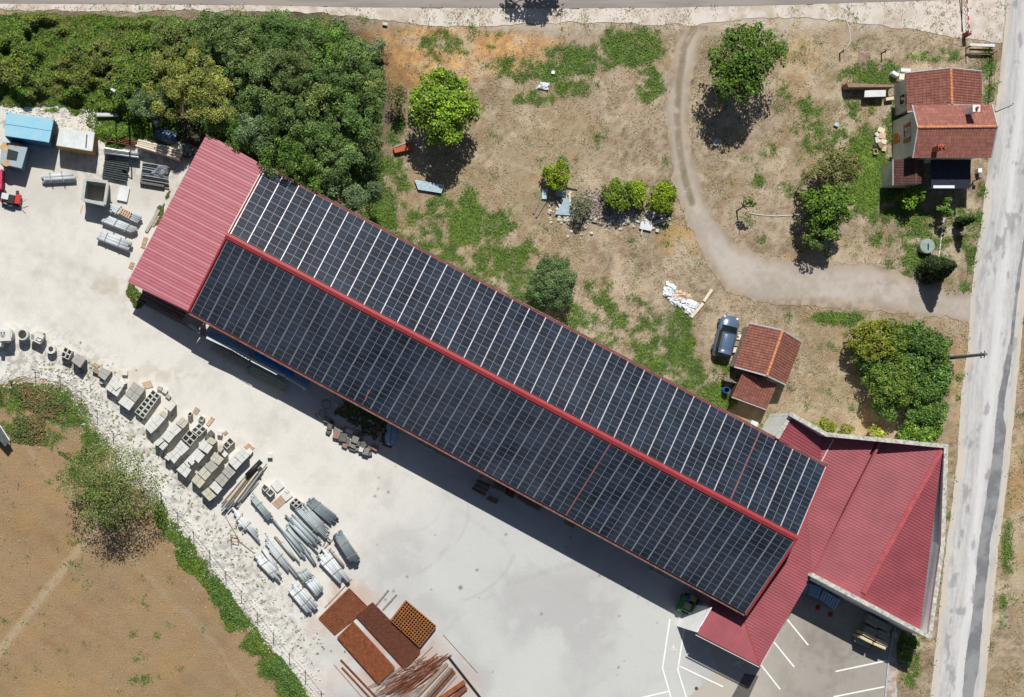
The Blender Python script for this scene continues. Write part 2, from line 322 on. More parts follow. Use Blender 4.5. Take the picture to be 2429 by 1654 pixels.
# ---- gravel and concrete yard
YARD = [(-260,235),(40,232),(120,238),(190,248),(200,285),(235,322),(330,312),(400,318),(470,345),(600,410),(1300,770),(1820,1050),(1900,1080),(1900,1330),(2036,1400),(2034,1850),(760,1850),(716,1583),(655,1520),(615,1470),(580,1420),(540,1370),(505,1325),(470,1270),(435,1230),(390,1170),(325,1092),(262,1062),(255,1010),(225,965),(185,905),(140,870),(60,852),(0,872),(-260,800)]
def yard_col(x, y, d):
    a = fbm(x, y, 6, 41, 5); b = fbm(x, y, 1.2, 42, 5, .65); c = fbm(x, y, .4, 43, 3, .8)
    col = mix(C_WHITE, C_WHITE2, ss(.42, .78, a * .55 + b * .45) * .7)
    t = W(*ov(980, 1230)); q = (x - t.x) * .86 - (y - t.y) * .5    # concrete slab takes over to the south-east
    cs = ss(-9, 3, q + (a - .5) * 6)
    cc = mix(C_CONC, C_CONC2, ss(.35, .68, a)); cc = mix(cc, C_CONC * 1.04, ss(.5, .66, fbm(x, y, 2.5, 47, 4)) * .5)
    # tyre scuffs
    for (px, py, r) in ((930, 1130, 3.2), (960, 1160, 4.3), (900, 1180, 5.4), (1010, 1200, 7.0)):
        w = W(*ov(px, py)); rad = np.hypot(x - w.x, y - w.y); cc = mix(cc, C_CONC2 * .85, (1 - ss(.05, .22, np.abs(rad - r))) * .35 * ss(.4, .6, fbm(x, y, 2, 50)))
    col = mix(col, cc, cs)
    # loose chalk rubble where the yard meets the fence and the top hedge
    e = 1 - ss(1.5, 6.5, d); west = 1 - ss(W(*ov(640, 0)).x, W(*ov(760, 0)).x, x)
    col = mix(col, mix(C_WHITE * .97, C_WHITE2 * .72, ss(.46, .62, c)), e * .8 * west)
    col = mix(col, C_WHITE * 1.05, (1 - ss(.2, .9, np.abs(d - 1.0))) * ss(.5, .6, b) * west)
    # grey fines by the site containers
    g1 = blobs([(60, 420, 120, 60, .7), (300, 430, 130, 50, .5)], x, y); col = mix(col, A_(*lin(188, 182, 172)), g1 * .7)
    # rust stains round the reinforcing steel
    r1 = blobs([(790, 1360, 60, 45, .7), (900, 1500, 110, 70, .8), (800, 1560, 90, 60, .3), (1000, 1550, 90, 50, .6), (720, 1420, 30, 30, .4)], x, y)
    col = mix(col, A_(*lin(190, 150, 130)), np.clip(r1 * ss(.35, .65, b + .05), 0, 1) * .75)
    # long wheel tracks swinging in from the west
    for (p0, p1, p2) in (((0,600),(330,640),(760,960)),((0,560),(380,620),(820,980)),((760,960),(1080,1180),(1480,1480)),((820,930),(1150,1130),(1540,1420)),((900,1583),(1050,1300),(1380,1270))):
        pl_ = [W(*ov(*p)) for p in (p0, p1, p2)]; q = [pl_[0] * (1 - t) ** 2 + pl_[1] * 2 * t * (1 - t) + pl_[2] * t * t for t in np.linspace(0, 1, 9)]
        for a0, b0 in zip(q[:-1], q[1:]):
            e_ = b0 - a0; l2 = e_.x ** 2 + e_.y ** 2; tt = np.clip(((x - a0.x) * e_.x + (y - a0.y) * e_.y) / l2, 0, 1); dd = np.hypot(x - a0.x - tt * e_.x, y - a0.y - tt * e_.y)
            col = mix(col, col * .93, (1 - ss(.12, .4, dd)) * ss(.4, .6, fbm(x, y, 1.7, 52, 3)) * .7)
    # oil spots
    rs = np.random.default_rng(11)
    for i in range(46):
        w = W(*ov(rs.uniform(830, 1560), rs.uniform(1050, 1570))); r = rs.uniform(.06, .16)
        col = mix(col, A_(*lin(112, 108, 102)), (1 - ss(r * .5, r * 1.3, np.hypot(x - w.x, y - w.y))) * .7)
    w = W(*ov(1045, 1334)); col = mix(col, A_(*lin(130, 126, 120)), 1 - ss(.1, .3, np.hypot(x - w.x, y - w.y)))
    sp = blobs([(255, 650, 60, 22, .4), (300, 690, 22, 40, .4), (330, 850, 120, 20, .35), (470, 1010, 120, 20, .3)], x, y)
    col = mix(col, C_DRY * 1.05, sp * ss(.4, .6, b))
    return col * .97
ymat = M_attr('chalk_and_concrete', fine=.07, fscale=5, bump=.15, bdist=.03)
sheet('concrete_yard', P2(YARD), .0, .13, yard_col, ymat, .28, 1.1, label='white gravel and pale concrete storage yard')
# ---- asphalt car park
LOT = [(1630,1520),(1600,1440),(1740,1330),(1860,1280),(2060,1390),(2034,1470),(2024,1583),(2010,1850),(1500,1850),(1560,1583)]
def lot_col(x, y, d):
    a = fbm(x, y, 4, 61, 4); b = fbm(x, y, .8, 62, 4, .7)
    col = mix(A_(*lin(164, 158, 150)), A_(*lin(144, 138, 130)), ss(.35, .65, a * .6 + b * .4))
    w = ss(0, 9, x - W(*ov(1650, 0)).x); col = mix(A_(*lin(186, 180, 168)), col, w)
    r = blobs([(1680, 1555, 26, 60, 1)], x, y, .8); 
    return col * .93
sheet('parking_lot', P2(LOT), .012, .13, lot_col, M_attr('worn_asphalt', fine=.1, fscale=9, bump=.2, bdist=.02), .12, 1, label='brown grey asphalt parking area with painted bays')
strip = MB(); strip.pquad([ov(1690, 1528), ov(1722, 1534), ov(1700, 1583), ov(1672, 1660), ov(1630, 1660), ov(1660, 1583)], .022, .002)
strip.build('asphalt_patch', M('fresh_asphalt', lin(98, 96, 92), var=.1), kind='structure', label='dark strip of newer asphalt across the parking area')
# painted lines
zp = Z(1500, 1280, .2363); zq = Z(1840, 1300, .2534)
def paint(pts, f, w=.14):
    mb = MB(); Pw = [W(*f(x, y)) for x, y in pts]
    for a, b in zip(Pw[:-1], Pw[1:]):
        e = (b - a).normalized(); n = Vector((-e.y, e.x, 0)) * w / 2; a2 = a - e * w * .4; b2 = b + e * w * .4
        k = .026 + .001 * len(mb.v) / 4
        mb.add([(p.x, p.y, k) for p in (a2 + n, a2 - n, b2 - n, b2 + n)], [(0, 1, 2, 3)])
    return mb
pm = M('road_paint', lin(238, 238, 234), var=.06, scale=6, rough=.6)
def marking(pts, f, label, w=.14, name='painted_line', grp='white lines painted on the parking area'):
    mb = paint(pts, f, w); mb.build(name, pm, label=label, cat='road marking', group=grp)
marking([(375,805),(302,1290),(385,1583),(410,1660)], zp, 'bent white line on the open yard side of the walkway, farthest from the red roof')
marking([(520,885),(455,1310),(540,1583),(565,1660)], zp, 'bent white line on the building side of the walkway, starting at the porch corner')
marking([(470,1270),(905,1475)], zp, 'white bay line branching from the walkway toward the dark asphalt strip')
marking([(365,1525),(115,1583),(-200,1650)], zp, 'white line crossing from the walkway to the yard at the bottom edge')
marking([(1300,1270),(1480,1500)], zp, 'short white bay line starting at the pointed corner of the red roof')
marking([(1426,1035),(1620,1275)], zp, 'middle one of the three slanted white bay lines along the red roof eave')
marking([(103,665),(300,905)], zq, 'slanted white bay line nearest the wall corner along the red roof eave')
marking([(565,1155),(1035,1055)], zq, 'white bay line meeting the kerb just below the stacked kerbstones')
marking([(545,1393),(1010,1300)], zq, 'white bay line meeting the kerb at the bottom edge of the photo')
sy = MB()
for dx, dy, w_, h_ in ((0,-22,9,9),(0,-8,16,12),(-14,4,12,5),(14,4,12,5),(-26,14,6,8),(-12,16,5,10),(2,17,5,10),(16,16,5,10),(30,18,6,10)):
    sy.pbox(*zp(412 + dx, 1088 + dy), w_ * .2363 * 1.2, h_ * .2363, -8, .027 + .001 * abs(dx) / 10, .013)
sy.build('pedestrian_symbol', pm, label='small white pedestrian symbol painted inside the walkway', cat='road marking')
ws = MB(); c = W(*zp(1088, 1250))
for i in range(14):
    a, b = i / 14 * 5.2, (i + 1) / 14 * 5.2
    ws.bar(c + Vector((math.cos(a) * .24, math.sin(a) * .24, .028)), c + Vector((math.cos(b) * .24, math.sin(b) * .24, .028)), .06, .006)
for a, b in (((1060,1232),(1030,1262)),((1032,1262),(1008,1262)),((1045,1240),(1020,1232)),((1062,1225),(1090,1228))):
    p, q = W(*zp(*a)), W(*zp(*b)); p.z = q.z = .032; ws.bar(p, q, .06, .006)
ws.build('wheelchair_symbol', pm, label='white wheelchair symbol painted in the building shadow', cat='road marking')
mh = MB(); c = W(*zp(643, 1495)); mh.tube((c.x, c.y, .0), (c.x, c.y, .03), .17, 20)
mh.build('drain_cover', M('cast_iron', lin(92, 74, 66), rough=.6), label='small round brown drain cover beside the dark asphalt strip', cat='drain cover')
# ---- roads
RR = [(2388,-240),(2387,0),(2385,54),(2374,135),(2367,217),(2353,300),(2344,380),(2326,542),(2311,624),(2301,732),(2295,837),(2284,890),(2275,998),(2271,1080),(2258,1200),(2243,1300),(2238,1350),(2220,1528),(2207,1654),(2190,1900),(2312,1900),(2334,1654),(2344,1553),(2359,1400),(2368,1300),(2385,1180),(2397,1080),(2402,1019),(2415,890),(2428,740),(2445,600),(2470,400),(2500,200),(2520,-240)]
RW = [W(x, y) for x, y in RR]; RC = [(2450,-240),(2440,0),(2430,150),(2415,300),(2400,400),(2385,542),(2368,732),(2348,890),(2335,1050),(2318,1200),(2303,1350),(2283,1500),(2268,1654),(2250,1900)]
def along(pts, x, y):
    """signed offset from a polyline"""
    d = np.full(x.shape, 1e9); sg = np.zeros(x.shape)
    Pw = [W(*p) for p in pts]
    for a, b in zip(Pw[:-1], Pw[1:]):
        e = b - a; l2 = e.x ** 2 + e.y ** 2; t = np.clip(((x - a.x) * e.x + (y - a.y) * e.y) / l2, 0, 1)
        qx = x - a.x - t * e.x; qy = y - a.y - t * e.y; dd = np.hypot(qx, qy); s = np.sign(e.x * qy - e.y * qx)
        m = dd < d; d = np.where(m, dd, d); sg = np.where(m, s, sg)
    return d * sg
def road_col(x, y, d):
    o = along(RC, x, y); st = fbm(o * 8, y * .35, 1.0, 71, 4, .6)   # long streaks
    a = fbm(x, y, 3, 72, 4); b = fbm(x, y, .6, 73, 3)
    col = mix(A_(*lin(202, 201, 198)), A_(*lin(182, 181, 180)), ss(.35, .65, st * .7 + a * .3))
    col = mix(col, A_(*lin(222, 222, 222)), (1 - ss(.1, .8, np.abs(o - .15 + (a - .5) * .8))) * .6)
    col = mix(col, A_(*lin(132, 133, 136)), ss(.62, .72, fbm(o * 2.5, y, 1.6, 75, 4)) * .6 * ss(-2.6, -.5, o + .6))
    col = mix(col, A_(*lin(204, 194, 178)), (1 - ss(.1, .9, d + (a - .5))) * .8)
    wp = blobs([(2240, 330, 20, 60, .8), (2262, 130, 14, 60, .6)], x, y); col = mix(col, A_(*lin(150, 151, 156)), wp * .8)
    return col * .92
sheet('road', RW, .02, .13, road_col, M_attr('road_asphalt', fine=.06, fscale=12, bump=.15, bdist=.02), .1, .8, label='pale worn asphalt lane along the right side')
patch = [(2429,560),(2412,660),(2403,740),(2396,800),(2380,880),(2368,940),(2362,1000),(2354,1080),(2336,1200),(2320,1300),(2312,1400),(2303,1480),(2290,1560),(2282,1654),(2270,1850),(2298,1850),(2309,1640),(2320,1590),(2330,1480),(2337,1400),(2345,1340),(2347,1290),(2366,1200),(2378,1100),(2385,1030),(2386,1015),(2379,985),(2386,930),(2396,880),(2404,800),(2410,740),(2420,660),(2434,560)]
def dk_col(x, y, d):
    b = fbm(x, y, 1.2, 81, 4); return mix(A_(*lin(142, 143, 144)), A_(*lin(118, 119, 122)), ss(.35, .65, b))
sheet('road_patch', [W(x, y) for x, y in patch], .032, .1, dk_col, M_attr('dark_asphalt', fine=.08, fscale=14, bump=.1), .08, .5, label='dark tar repair strip with a wavy edge on the right lane')
TR = [(-300,8),(0,9),(600,12),(860,18),(1200,19.5),(1310,20.5),(1600,18),(1790,14),(2100,5),(2250,0),(2386,-8),(2520,-20),(2520,-300),(-300,-300)]
def tr_col(x, y, d):
    a = fbm(x * .2, y * 3, 1, 85, 4); return mix(A_(*lin(160, 152, 146)), A_(*lin(146, 139, 134)), ss(.35, .65, a)) * .92
sheet('main_road', [W(x, y) for x, y in TR], .024, .16, tr_col, M_attr('brown_asphalt', fine=.05, fscale=10, bump=.1), .03, 1, label='grey brown road along the top edge')
VG = [(-300,8),(600,10),(860,16),(1310,19),(1790,12),(2250,-2),(2386,-8),(2384,56),(2376,100),(2250,88),(2100,60),(1950,45),(1800,40),(1640,60),(1300,52),(1150,64),(1000,60),(930,50),(850,36),(600,26),(300,27),(0,22),(-300,20)]
def vg_col(x, y, d):
    a = fbm(x, y, 3, 86, 4); b = fbm(x, y, .7, 87, 4, .7)
    col = mix(A_(*lin(214, 206, 196)), A_(*lin(192, 180, 166)), ss(.4, .7, a * .5 + b * .5)); return mix(col, C_STRAW * .9, ss(.5, .8, b) * ss(1.2, .2, d) * .8) * .95
sheet('road_verge', [W(x, y) for x, y in VG], .012, .16, vg_col, M_attr('pale_verge', fine=.1, fscale=8, bump=.2), .3, 1.4, label='pale gravel verge below the main road')
# both roads run on beyond the photograph
def run_on(name, a, b, w_, z, mat, label):
    mb = MB(); e = (b - a).normalized(); n_ = Vector((-e.y, e.x, 0)) * w_ / 2; mb.add([(p.x, p.y, z) for p in (a + n_, a - n_, b - n_, b + n_)], [(0, 1, 2, 3)]); mb.build(name, mat, kind='structure', label=label)
asph = M('far_asphalt', lin(178, 176, 174), var=.06, scale=.4)
a_, b_ = W(2251, 1900), W(2100, 4300); run_on('road', a_, b_, 4.9, .014, asph, 'the lane running on to the south')
ya = (W(0, 8).y + W(0, -300).y) / 2; yw = abs(W(0, 8).y - W(0, -300).y)
run_on('main_road', Vector((W(-300, 0).x, ya, 0)), Vector((-400, ya, 0)), yw, .016, M('far_brown_asphalt', lin(146, 140, 135), var=.05, scale=.4), 'the main road running on to the west')
run_on('main_road', Vector((W(2520, 0).x, ya + .6, 0)), Vector((400, ya + .6, 0)), yw, .016, M('far_brown_asphalt', (0, 0, 0)), 'the main road running on to the east')
# ---- dirt track: two arms
TK = [(1548,60),(1532,105),(1518,170),(1510,240),(1512,300),(1521,370),(1536,450),(1560,510),(1590,570),(1615,620),(1650,662),(1700,676),(1760,688),(1900,700),(2050,712),(2150,728),(2215,745),(2225,660),(2150,664),(2060,622),(1980,596),(1870,600),(1740,582),(1668,545),(1622,492),(1594,430),(1575,370),(1564,310),(1562,250),(1570,190),(1586,130),(1606,60)]
def tk_col(x, y, d):
    a = fbm(x, y, 3, 65, 4); b = fbm(x, y, .6, 66, 4, .7)
    col = mix(C_DIRT, C_DIRT2, ss(.35, .7, a * .6 + b * .4)); col = mix(col, mix(C_DRY, C_DRY2, ss(.35, .7, b)), (1 - ss(-.1, 1.1, d + (a - .5) * 1.6 + (b - .5) * 1.2)) * .95)
    c0 = along([ov(1577,60),ov(1552,110),ov(1541,190),ov(1537,260),ov(1541,330),ov(1553,400),ov(1570,460)], x, y)
    grow = (1 - ss(.15, .5, np.abs(c0))) * ss(.3, .5, b + .1); col = mix(col, mix(C_DRY2, C_GRN, ss(.5, .7, b) * .5), grow * .85)
    e = blobs([(1850, 690, 160, 16, .6), (2010, 640, 40, 12, .3)], x, y); col = mix(col, C_DRY2, e * ss(.35, .6, b) * .8)
    return col * .93
sheet('dirt_track', P2(TK), .008, .14, tk_col, M_attr('dirt', fine=.1, fscale=8, bump=.3), .55, 1.3, label='grey dirt track curving between the dry lawns')
# kerb and gravel border of the car park
kb = MB()
for (a, b) in (((1112, 745), (1052, 1050)), ((1052, 1050), (1020, 1400)), ((1020, 1400), (1000, 1640))):
    p, q = W(*zq(*a)), W(*zq(*b)); kb.bar((p.x, p.y, .07), (q.x, q.y, .07), .14, .14)
kb.build('kerb', M('kerb_concrete', lin(176, 184, 186)), kind='structure', label='pale concrete kerb on the right edge of the parking area')
gs = [zq(1060,1010),zq(1135,1055),zq(1110,1400),zq(1090,1640),zq(1008,1640),zq(1028,1400)]
sheet('gravel_strip', [W(*p) for p in gs], .02, .12, lambda x, y, d: mix(A_(*lin(190, 178, 168)), A_(*lin(160, 146, 136)), ss(.4, .6, fbm(x, y, .4, 95, 3))), M_attr('gravel', fine=.25, fscale=12, bump=.5), .1, label='beige gravel strip outside the kerb')

COVER = [P2(YARD), P2(LOT), RW, [W(a, b) for a, b in TR], [W(a, b) for a, b in VG], P2(TK), [W(*q) for q in gs]]
sheet('ground', P2(frame), -.03, .2, ground_col, gmat, 0, label='dry grass ground with green weedy patches', hf=ground_h)
# ---------------------------------------------------------------- BUILDINGS
def hplane(p3):  # p3: three (photo px, py, height) -> function giving the 3D point of any photo pixel on that plane
    A, B, C = [W(x, y, h) for x, y, h in p3]; n = (B - A).cross(C - A)
    def f(px, py):
        d = W(px, py, 0) - Vector((0, 0, HC)); o = Vector((0, 0, HC)); t = (A - o).dot(n) / d.dot(n); return o + d * t
    def under(px, py, h):      # the point of the plane straight below photo pixel px,py at height h
        p = W(px, py, h); p.z = A.z - (n.x * (p.x - A.x) + n.y * (p.y - A.y)) / n.z; return p
    f.under = under
    return f
def ribbed(poly, rib, pitch=.3, amp=.04, prof=(0, 0, 1, 1), frac=(0, .55, .65, .9)):
    """corrugated skin of a planar convex polygon; ribs run along direction rib"""
    P = [Vector(p) for p in poly]; n = Vector((0, 0, 0))
    for i in range(len(P)): n += (P[i] - P[0]).cross(P[(i + 1) % len(P)] - P[0])
    n.normalize()
    if n.z < 0: n = -n
    R = Vector(rib); R = (R - n * R.dot(n)).normalized(); U = R.cross(n).normalized()
    o = P[0]; q = [((p - o).dot(U), (p - o).dot(R)) for p in P]
    u0 = min(a for a, b in q); u1 = max(a for a, b in q); us = []; k = 0
    while u0 + k * pitch < u1:
        for f, h in zip(frac, prof):
            u = u0 + (k + f) * pitch
            if u < u1 - 1e-4: us.append((u, h))
        k += 1
    us.append((u1 - 1e-4, prof[0])); us[0] = (u0 + 1e-4, us[0][1])
    def rng_(u):
        vs_ = []
        for i in range(len(q)):
            (a, b), (c, d) = q[i], q[(i + 1) % len(q)]
            if (a - u) * (c - u) <= 0 and abs(a - c) > 1e-9: vs_.append(b + (d - b) * (u - a) / (c - a))
        return (min(vs_), max(vs_)) if vs_ else None
    mb = MB(); mb.uv = []; prev = None
    for u, h in us:
        r = rng_(u)
        if r is None: continue
        i = len(mb.v)
        mb.v += [tuple(o + U * u + R * r[0] + n * h * amp), tuple(o + U * u + R * r[1] + n * h * amp)]; mb.uv += [(u, r[0]), (u, r[1])]
        if prev is not None: mb.f.append((prev, i, i + 1, prev + 1))
        prev = i
    return mb
def solid(o, t=.05):
    s = o.modifiers.new('thickness', 'SOLIDIFY'); s.thickness = t; s.offset = 0; return o
red = M('red_sheet_metal', lin(164, 84, 92, .88), rough=.5, var=.09, scale=.5, metal=.0, spec=.5, stain=.1)
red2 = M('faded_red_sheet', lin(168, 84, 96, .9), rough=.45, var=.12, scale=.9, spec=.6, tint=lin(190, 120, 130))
trimred = M('red_flashing', lin(156, 58, 62), rough=.45, var=.06, scale=2, spec=.5)
trimpale = M('pale_flashing', lin(206, 190, 184), rough=.5, var=.1, scale=3)
plaster = M('white_plaster', lin(238, 239, 236), var=.05, scale=.8, stain=.12)
lichen = M('weathered_coping', lin(190, 188, 178), var=.35, scale=3.5, bump=.3)
greywall = M('grey_wall', lin(170, 170, 166), var=.15, scale=1.5)
galv = M('galvanised', lin(170, 176, 180), rough=.4, var=.15, scale=4, metal=.5)
def rib_glints(m, freq, w, col, fac):
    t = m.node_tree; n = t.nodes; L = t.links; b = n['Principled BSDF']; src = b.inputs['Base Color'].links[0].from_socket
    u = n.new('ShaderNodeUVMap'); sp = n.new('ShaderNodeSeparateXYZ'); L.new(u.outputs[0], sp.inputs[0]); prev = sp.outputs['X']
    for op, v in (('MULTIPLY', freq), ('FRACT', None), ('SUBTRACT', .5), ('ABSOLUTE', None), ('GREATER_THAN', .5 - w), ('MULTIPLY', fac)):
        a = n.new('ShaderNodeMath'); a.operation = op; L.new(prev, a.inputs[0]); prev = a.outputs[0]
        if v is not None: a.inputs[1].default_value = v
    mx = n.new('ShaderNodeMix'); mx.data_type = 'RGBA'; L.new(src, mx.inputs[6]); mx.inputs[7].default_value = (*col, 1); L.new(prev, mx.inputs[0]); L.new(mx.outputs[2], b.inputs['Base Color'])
rib_glints(red2, 1 / 1.05, .035, lin(214, 160, 164), .6)  # pale lines put the sun's highlights on the rib edges into the colour
HE, HR = 4.4, 6.6
# warehouse: corners of the gable roof
Ne, Nw = (1962, 1106), (627, 394); Se, Sw = (1768, 1458), (446, 740); Rw, Re = (538, 559), (1890, 1278)
pNw, pNe, pSw, pSe = W(*Nw, HE), W(*Ne, HE), W(*Sw, HE), W(*Se, HE); pRw, pRe = W(*Rw, HR), W(*Re, HR)
ctr = (pNw + pSe) / 2
wh = thing('warehouse', 'long gabled warehouse roofed with dark solar panels and a red end section', 'building', (ctr.x, ctr.y, 0))
def inset(a, b, t): return a + (b - a) * t
eaveN = (pNe - pNw).normalized(); dn = Vector((0, 0, -.12))
for pts, nm in (((pNw, pNe, pRe, pRw), 'roof'), ((pRw, pRe, pSe, pSw), 'roof')):
    m = ribbed([p + dn for p in pts], (pts[0] - pts[3]), .33, .03)
    solid(m.build(nm, M('red_roof_below', lin(150, 52, 56), rough=.6), wh, label='red sheet roof slope under the solar panels'), .04)
# walls set in from the eaves
def wallring(pts, h0, h1, mat, name, parent, t=.2, **k):
    mb = MB(); n = len(pts)
    for i in range(n):
        a, b = Vector(pts[i]), Vector(pts[(i + 1) % n]); e = (b - a).normalized()
        a = a + e * t / 2; b = b - e * t / 2 * (1 if True else 0)
        mb.bar((a.x, a.y, (h0 + h1) / 2), (b.x, b.y, (h0 + h1) / 2), t, h1 - h0)
    return mb.build(name, mat, parent, **k)
sd = (pSw - pNw).normalized(); sd.z = 0; ld = (pNe - pNw); ld.z = 0; ld.normalize()
# closed north wall and gables, open posts along the south front
mb = MB(); a = pNw + sd * .5 + ld * .3; b = pNe + sd * .5 - ld * .4; mb.bar((a.x, a.y, 2.05), (b.x, b.y, 2.05), .2, 4.1)
mb.build('wall', greywall, wh, label='grey rear wall under the north eave')
mb = MB(); a2 = pSe - sd * 1.2 - ld * .6; b = pNe + sd * .7 - ld * .6; mb.bar((a2.x, a2.y, 2.05), (b.x, b.y, 2.05), .2, 4.1); mb.build('wall', greywall, wh)
mb = MB(); a2 = pSw - sd * 4; b = pSe - sd * 4 - ld * .9; mb.bar((a2.x, a2.y, 2.0), (b.x, b.y, 2.0), .2, 4.0); mb.build('wall', greywall, wh)
for i in range(13):
    p = pSw + (pSe - pSw) * (i + .15) / 12.6 - sd * .9; q = MB(); q.box((p.x, p.y, 2.05), (.2, .2, 4.1), rz=math.atan2(ld.y, ld.x)); q.build('post', galv, wh)
# gable verge strips
for A, B, nm in ((pRe, pNe, 0), (pRe, pSe, 1), (pRw, pSw, 2)):
    q = MB(); e = Vector((0, 0, .03)); q.bar(A + e, B + e, .16, .2 if nm != 1 else .34); q.build('gable_flashing', trimred, wh)
q = MB(); q.bar(pRw + Vector((0, 0, .06)), pNw + Vector((0, 0, .06)), .1, .1); q.build('gable_flashing', trimpale, wh, label='pale flashing between the red end and the panels')
rc = MB(); nrm = Vector((0, 0, 1)); half = .26
for s_, P_, Q_ in ((1, pNw, pNe), (-1, pSw, pSe)):
    d1 = (P_ - pRw).normalized(); u = Vector((0, 0, .14))
    rc.add([pRw + u + ld * -.1, pRe + u + ld * .1, pRe + d1 * .3 + Vector((0, 0, .1)) + ld * .1, pRw + d1 * .3 + Vector((0, 0, .1)) - ld * .1], [(0, 1, 2, 3)] if s_ < 0 else [(3, 2, 1, 0)])
solid(rc.build('ridge_cap', trimred, wh), .03)
for A, B in ((pSw, pSe), (pNw, pNe)):
    sgn = 1 if A is pSw else -1; q = MB(); e = sd * .1 * sgn + Vector((0, 0, -.1)); q.bar(A + e, B + e, .13, .12)
    q.build('gutter', M('old_gutter', lin(118, 96, 86), var=.3, scale=2), wh)
# ---- solar panels
pvm = bpy.data.materials.new('solar_cells'); pvm.use_nodes = True; t = pvm.node_tree; n = t.nodes; L = t.links; b = n['Principled BSDF']
uvn = n.new('ShaderNodeUVMap'); sep = n.new('ShaderNodeSeparateXYZ'); L.new(uvn.outputs[0], sep.inputs[0])
def lines(inp, freq, w):
    m1 = n.new('ShaderNodeMath'); m1.operation = 'MULTIPLY'; m1.inputs[1].default_value = freq; L.new(inp, m1.inputs[0])
    m2 = n.new('ShaderNodeMath'); m2.operation = 'FRACT'; L.new(m1.outputs[0], m2.inputs[0])
    m3 = n.new('ShaderNodeMath'); m3.operation = 'SUBTRACT'; m3.inputs[1].default_value = .5; L.new(m2.outputs[0], m3.inputs[0])
    m4 = n.new('ShaderNodeMath'); m4.operation = 'ABSOLUTE'; L.new(m3.outputs[0], m4.inputs[0])
    m5 = n.new('ShaderNodeMath'); m5.operation = 'GREATER_THAN'; m5.inputs[1].default_value = .5 - w; L.new(m4.outputs[0], m5.inputs[0]); return m5.outputs[0]
gx = lines(sep.outputs['X'], 2, .024); gy = lines(sep.outputs['Y'], 2, .03); gz = lines(sep.outputs['X'], 10, .03)
oi = n.new('ShaderNodeNewGeometry'); nz = n.new('ShaderNodeTexNoise'); nz.inputs['Scale'].default_value = .55; nz.inputs['Detail'].default_value = 3; L.new(oi.outputs['Position'], nz.inputs['Vector'])
cr = n.new('ShaderNodeValToRGB'); e = cr.color_ramp.elements; e[0].position = .35; e[0].color = (*lin(27, 33, 42), 1); e[1].position = .7; e[1].color = (*lin(44, 54, 70), 1); L.new(nz.outputs[0], cr.inputs[0])
def mxx(a, fac, col):
    m_ = n.new('ShaderNodeMix'); m_.data_type = 'RGBA'; L.new(a, m_.inputs[6]); m_.inputs[7].default_value = (*col, 1); L.new(fac, m_.inputs[0]); return m_.outputs[2]
c_ = mxx(cr.outputs[0], gz, lin(40, 46, 56)); dn_ = n.new('ShaderNodeTexNoise'); dn_.inputs['Scale'].default_value = .12; dn_.inputs['Detail'].default_value = 5; L.new(oi.outputs['Position'], dn_.inputs['Vector']); dm = n.new('ShaderNodeMapRange'); dm.inputs[1].default_value = .42; dm.inputs[2].default_value = .7; dm.inputs[3].default_value = 0; dm.inputs[4].default_value = .1; L.new(dn_.outputs[0], dm.inputs[0]); c_ = mxx(c_, dm.outputs[0], lin(110, 116, 124))
c_ = mxx(c_, gy, lin(90, 96, 104)); c_ = mxx(c_, gx, lin(136, 140, 144)); L.new(c_, b.inputs['Base Color'])
b.inputs['Roughness'].default_value = .17; b.inputs['Specular IOR Level'].default_value = .5; b.inputs['Coat Weight'].default_value = .3; b.inputs['Coat Roughness'].default_value = .12
framem = M('panel_frame', lin(104, 108, 113), rough=.35, var=.05, metal=.3, spec=.5)
NCOL, NROW = 34, 8
def slope_panels(A, B, C, D, flip):  # A,B ridge W,E ; D,C eave W,E
    out = []
    for i in range(NCOL):
        for j in range(NROW):
            if (flip, i, j) in SKIP: continue
            u0, u1 = (i + .012) / NCOL, (i + .988) / NCOL; v0, v1 = (j + .012) / NROW, (j + .988) / NROW
            def pt(u, v):
                r = A + (B - A) * u; q = D + (C - D) * u; return r + (q - r) * v
            out.append([pt(u0, v0), pt(u1, v0), pt(u1, v1), pt(u0, v1)])
    return out
SKIP = set()
def inner(R0, R1, E1, E0):
    r0 = R0 + (E0 - R0) * .047; r1 = R1 + (E1 - R1) * .047; e0 = R0 + (E0 - R0) * .985; e1 = R1 + (E1 - R1) * .985
    return r0 + (r1 - r0) * .004, r1 + (r0 - r1) * .002, e1 + (e0 - e1) * .002, e0 + (e1 - e0) * .004
SKIP |= {(0, 0, 7)}; SKIP.clear()
pn = slope_panels(*inner(pRw, pRe, pNe, pNw), 0); ps = slope_panels(*inner(pRw, pRe, pSe, pSw), 1)
def panel_geo(V, F, UV, MI, c):
    nn = (c[1] - c[0]).cross(c[3] - c[0]).normalized()
    if nn.z < 0: nn = -nn
    k = len(V); fr = .018
    X = (c[1] - c[0]).normalized(); Y = (c[3] - c[0]).normalized()
    top = [p + nn * .06 for p in c]; bot = [p - nn * .0 for p in c]
    inn = [top[0] + (X + Y) * fr, top[1] + (Y - X) * fr, top[2] - (X + Y) * fr, top[3] + (X - Y) * fr]
    V += bot + top + inn; UV += [(0, 0)] * 8 + [(0, 0), (1, 0), (1, 1), (0, 1)]
    up = (c[1] - c[0]).cross(c[3] - c[0]).z > 0
    fs = [((8, 9, 10, 11), 1), ((4, 5, 9, 8), 0), ((5, 6, 10, 9), 0), ((6, 7, 11, 10), 0), ((7, 4, 8, 11), 0), ((0, 1, 5, 4), 0), ((1, 2, 6, 5), 0), ((2, 3, 7, 6), 0), ((3, 0, 4, 7), 0)]
    for f, mi in fs:
        f = tuple(k + i for i in f); F.append(f if up else tuple(reversed(f))); MI.append(mi)
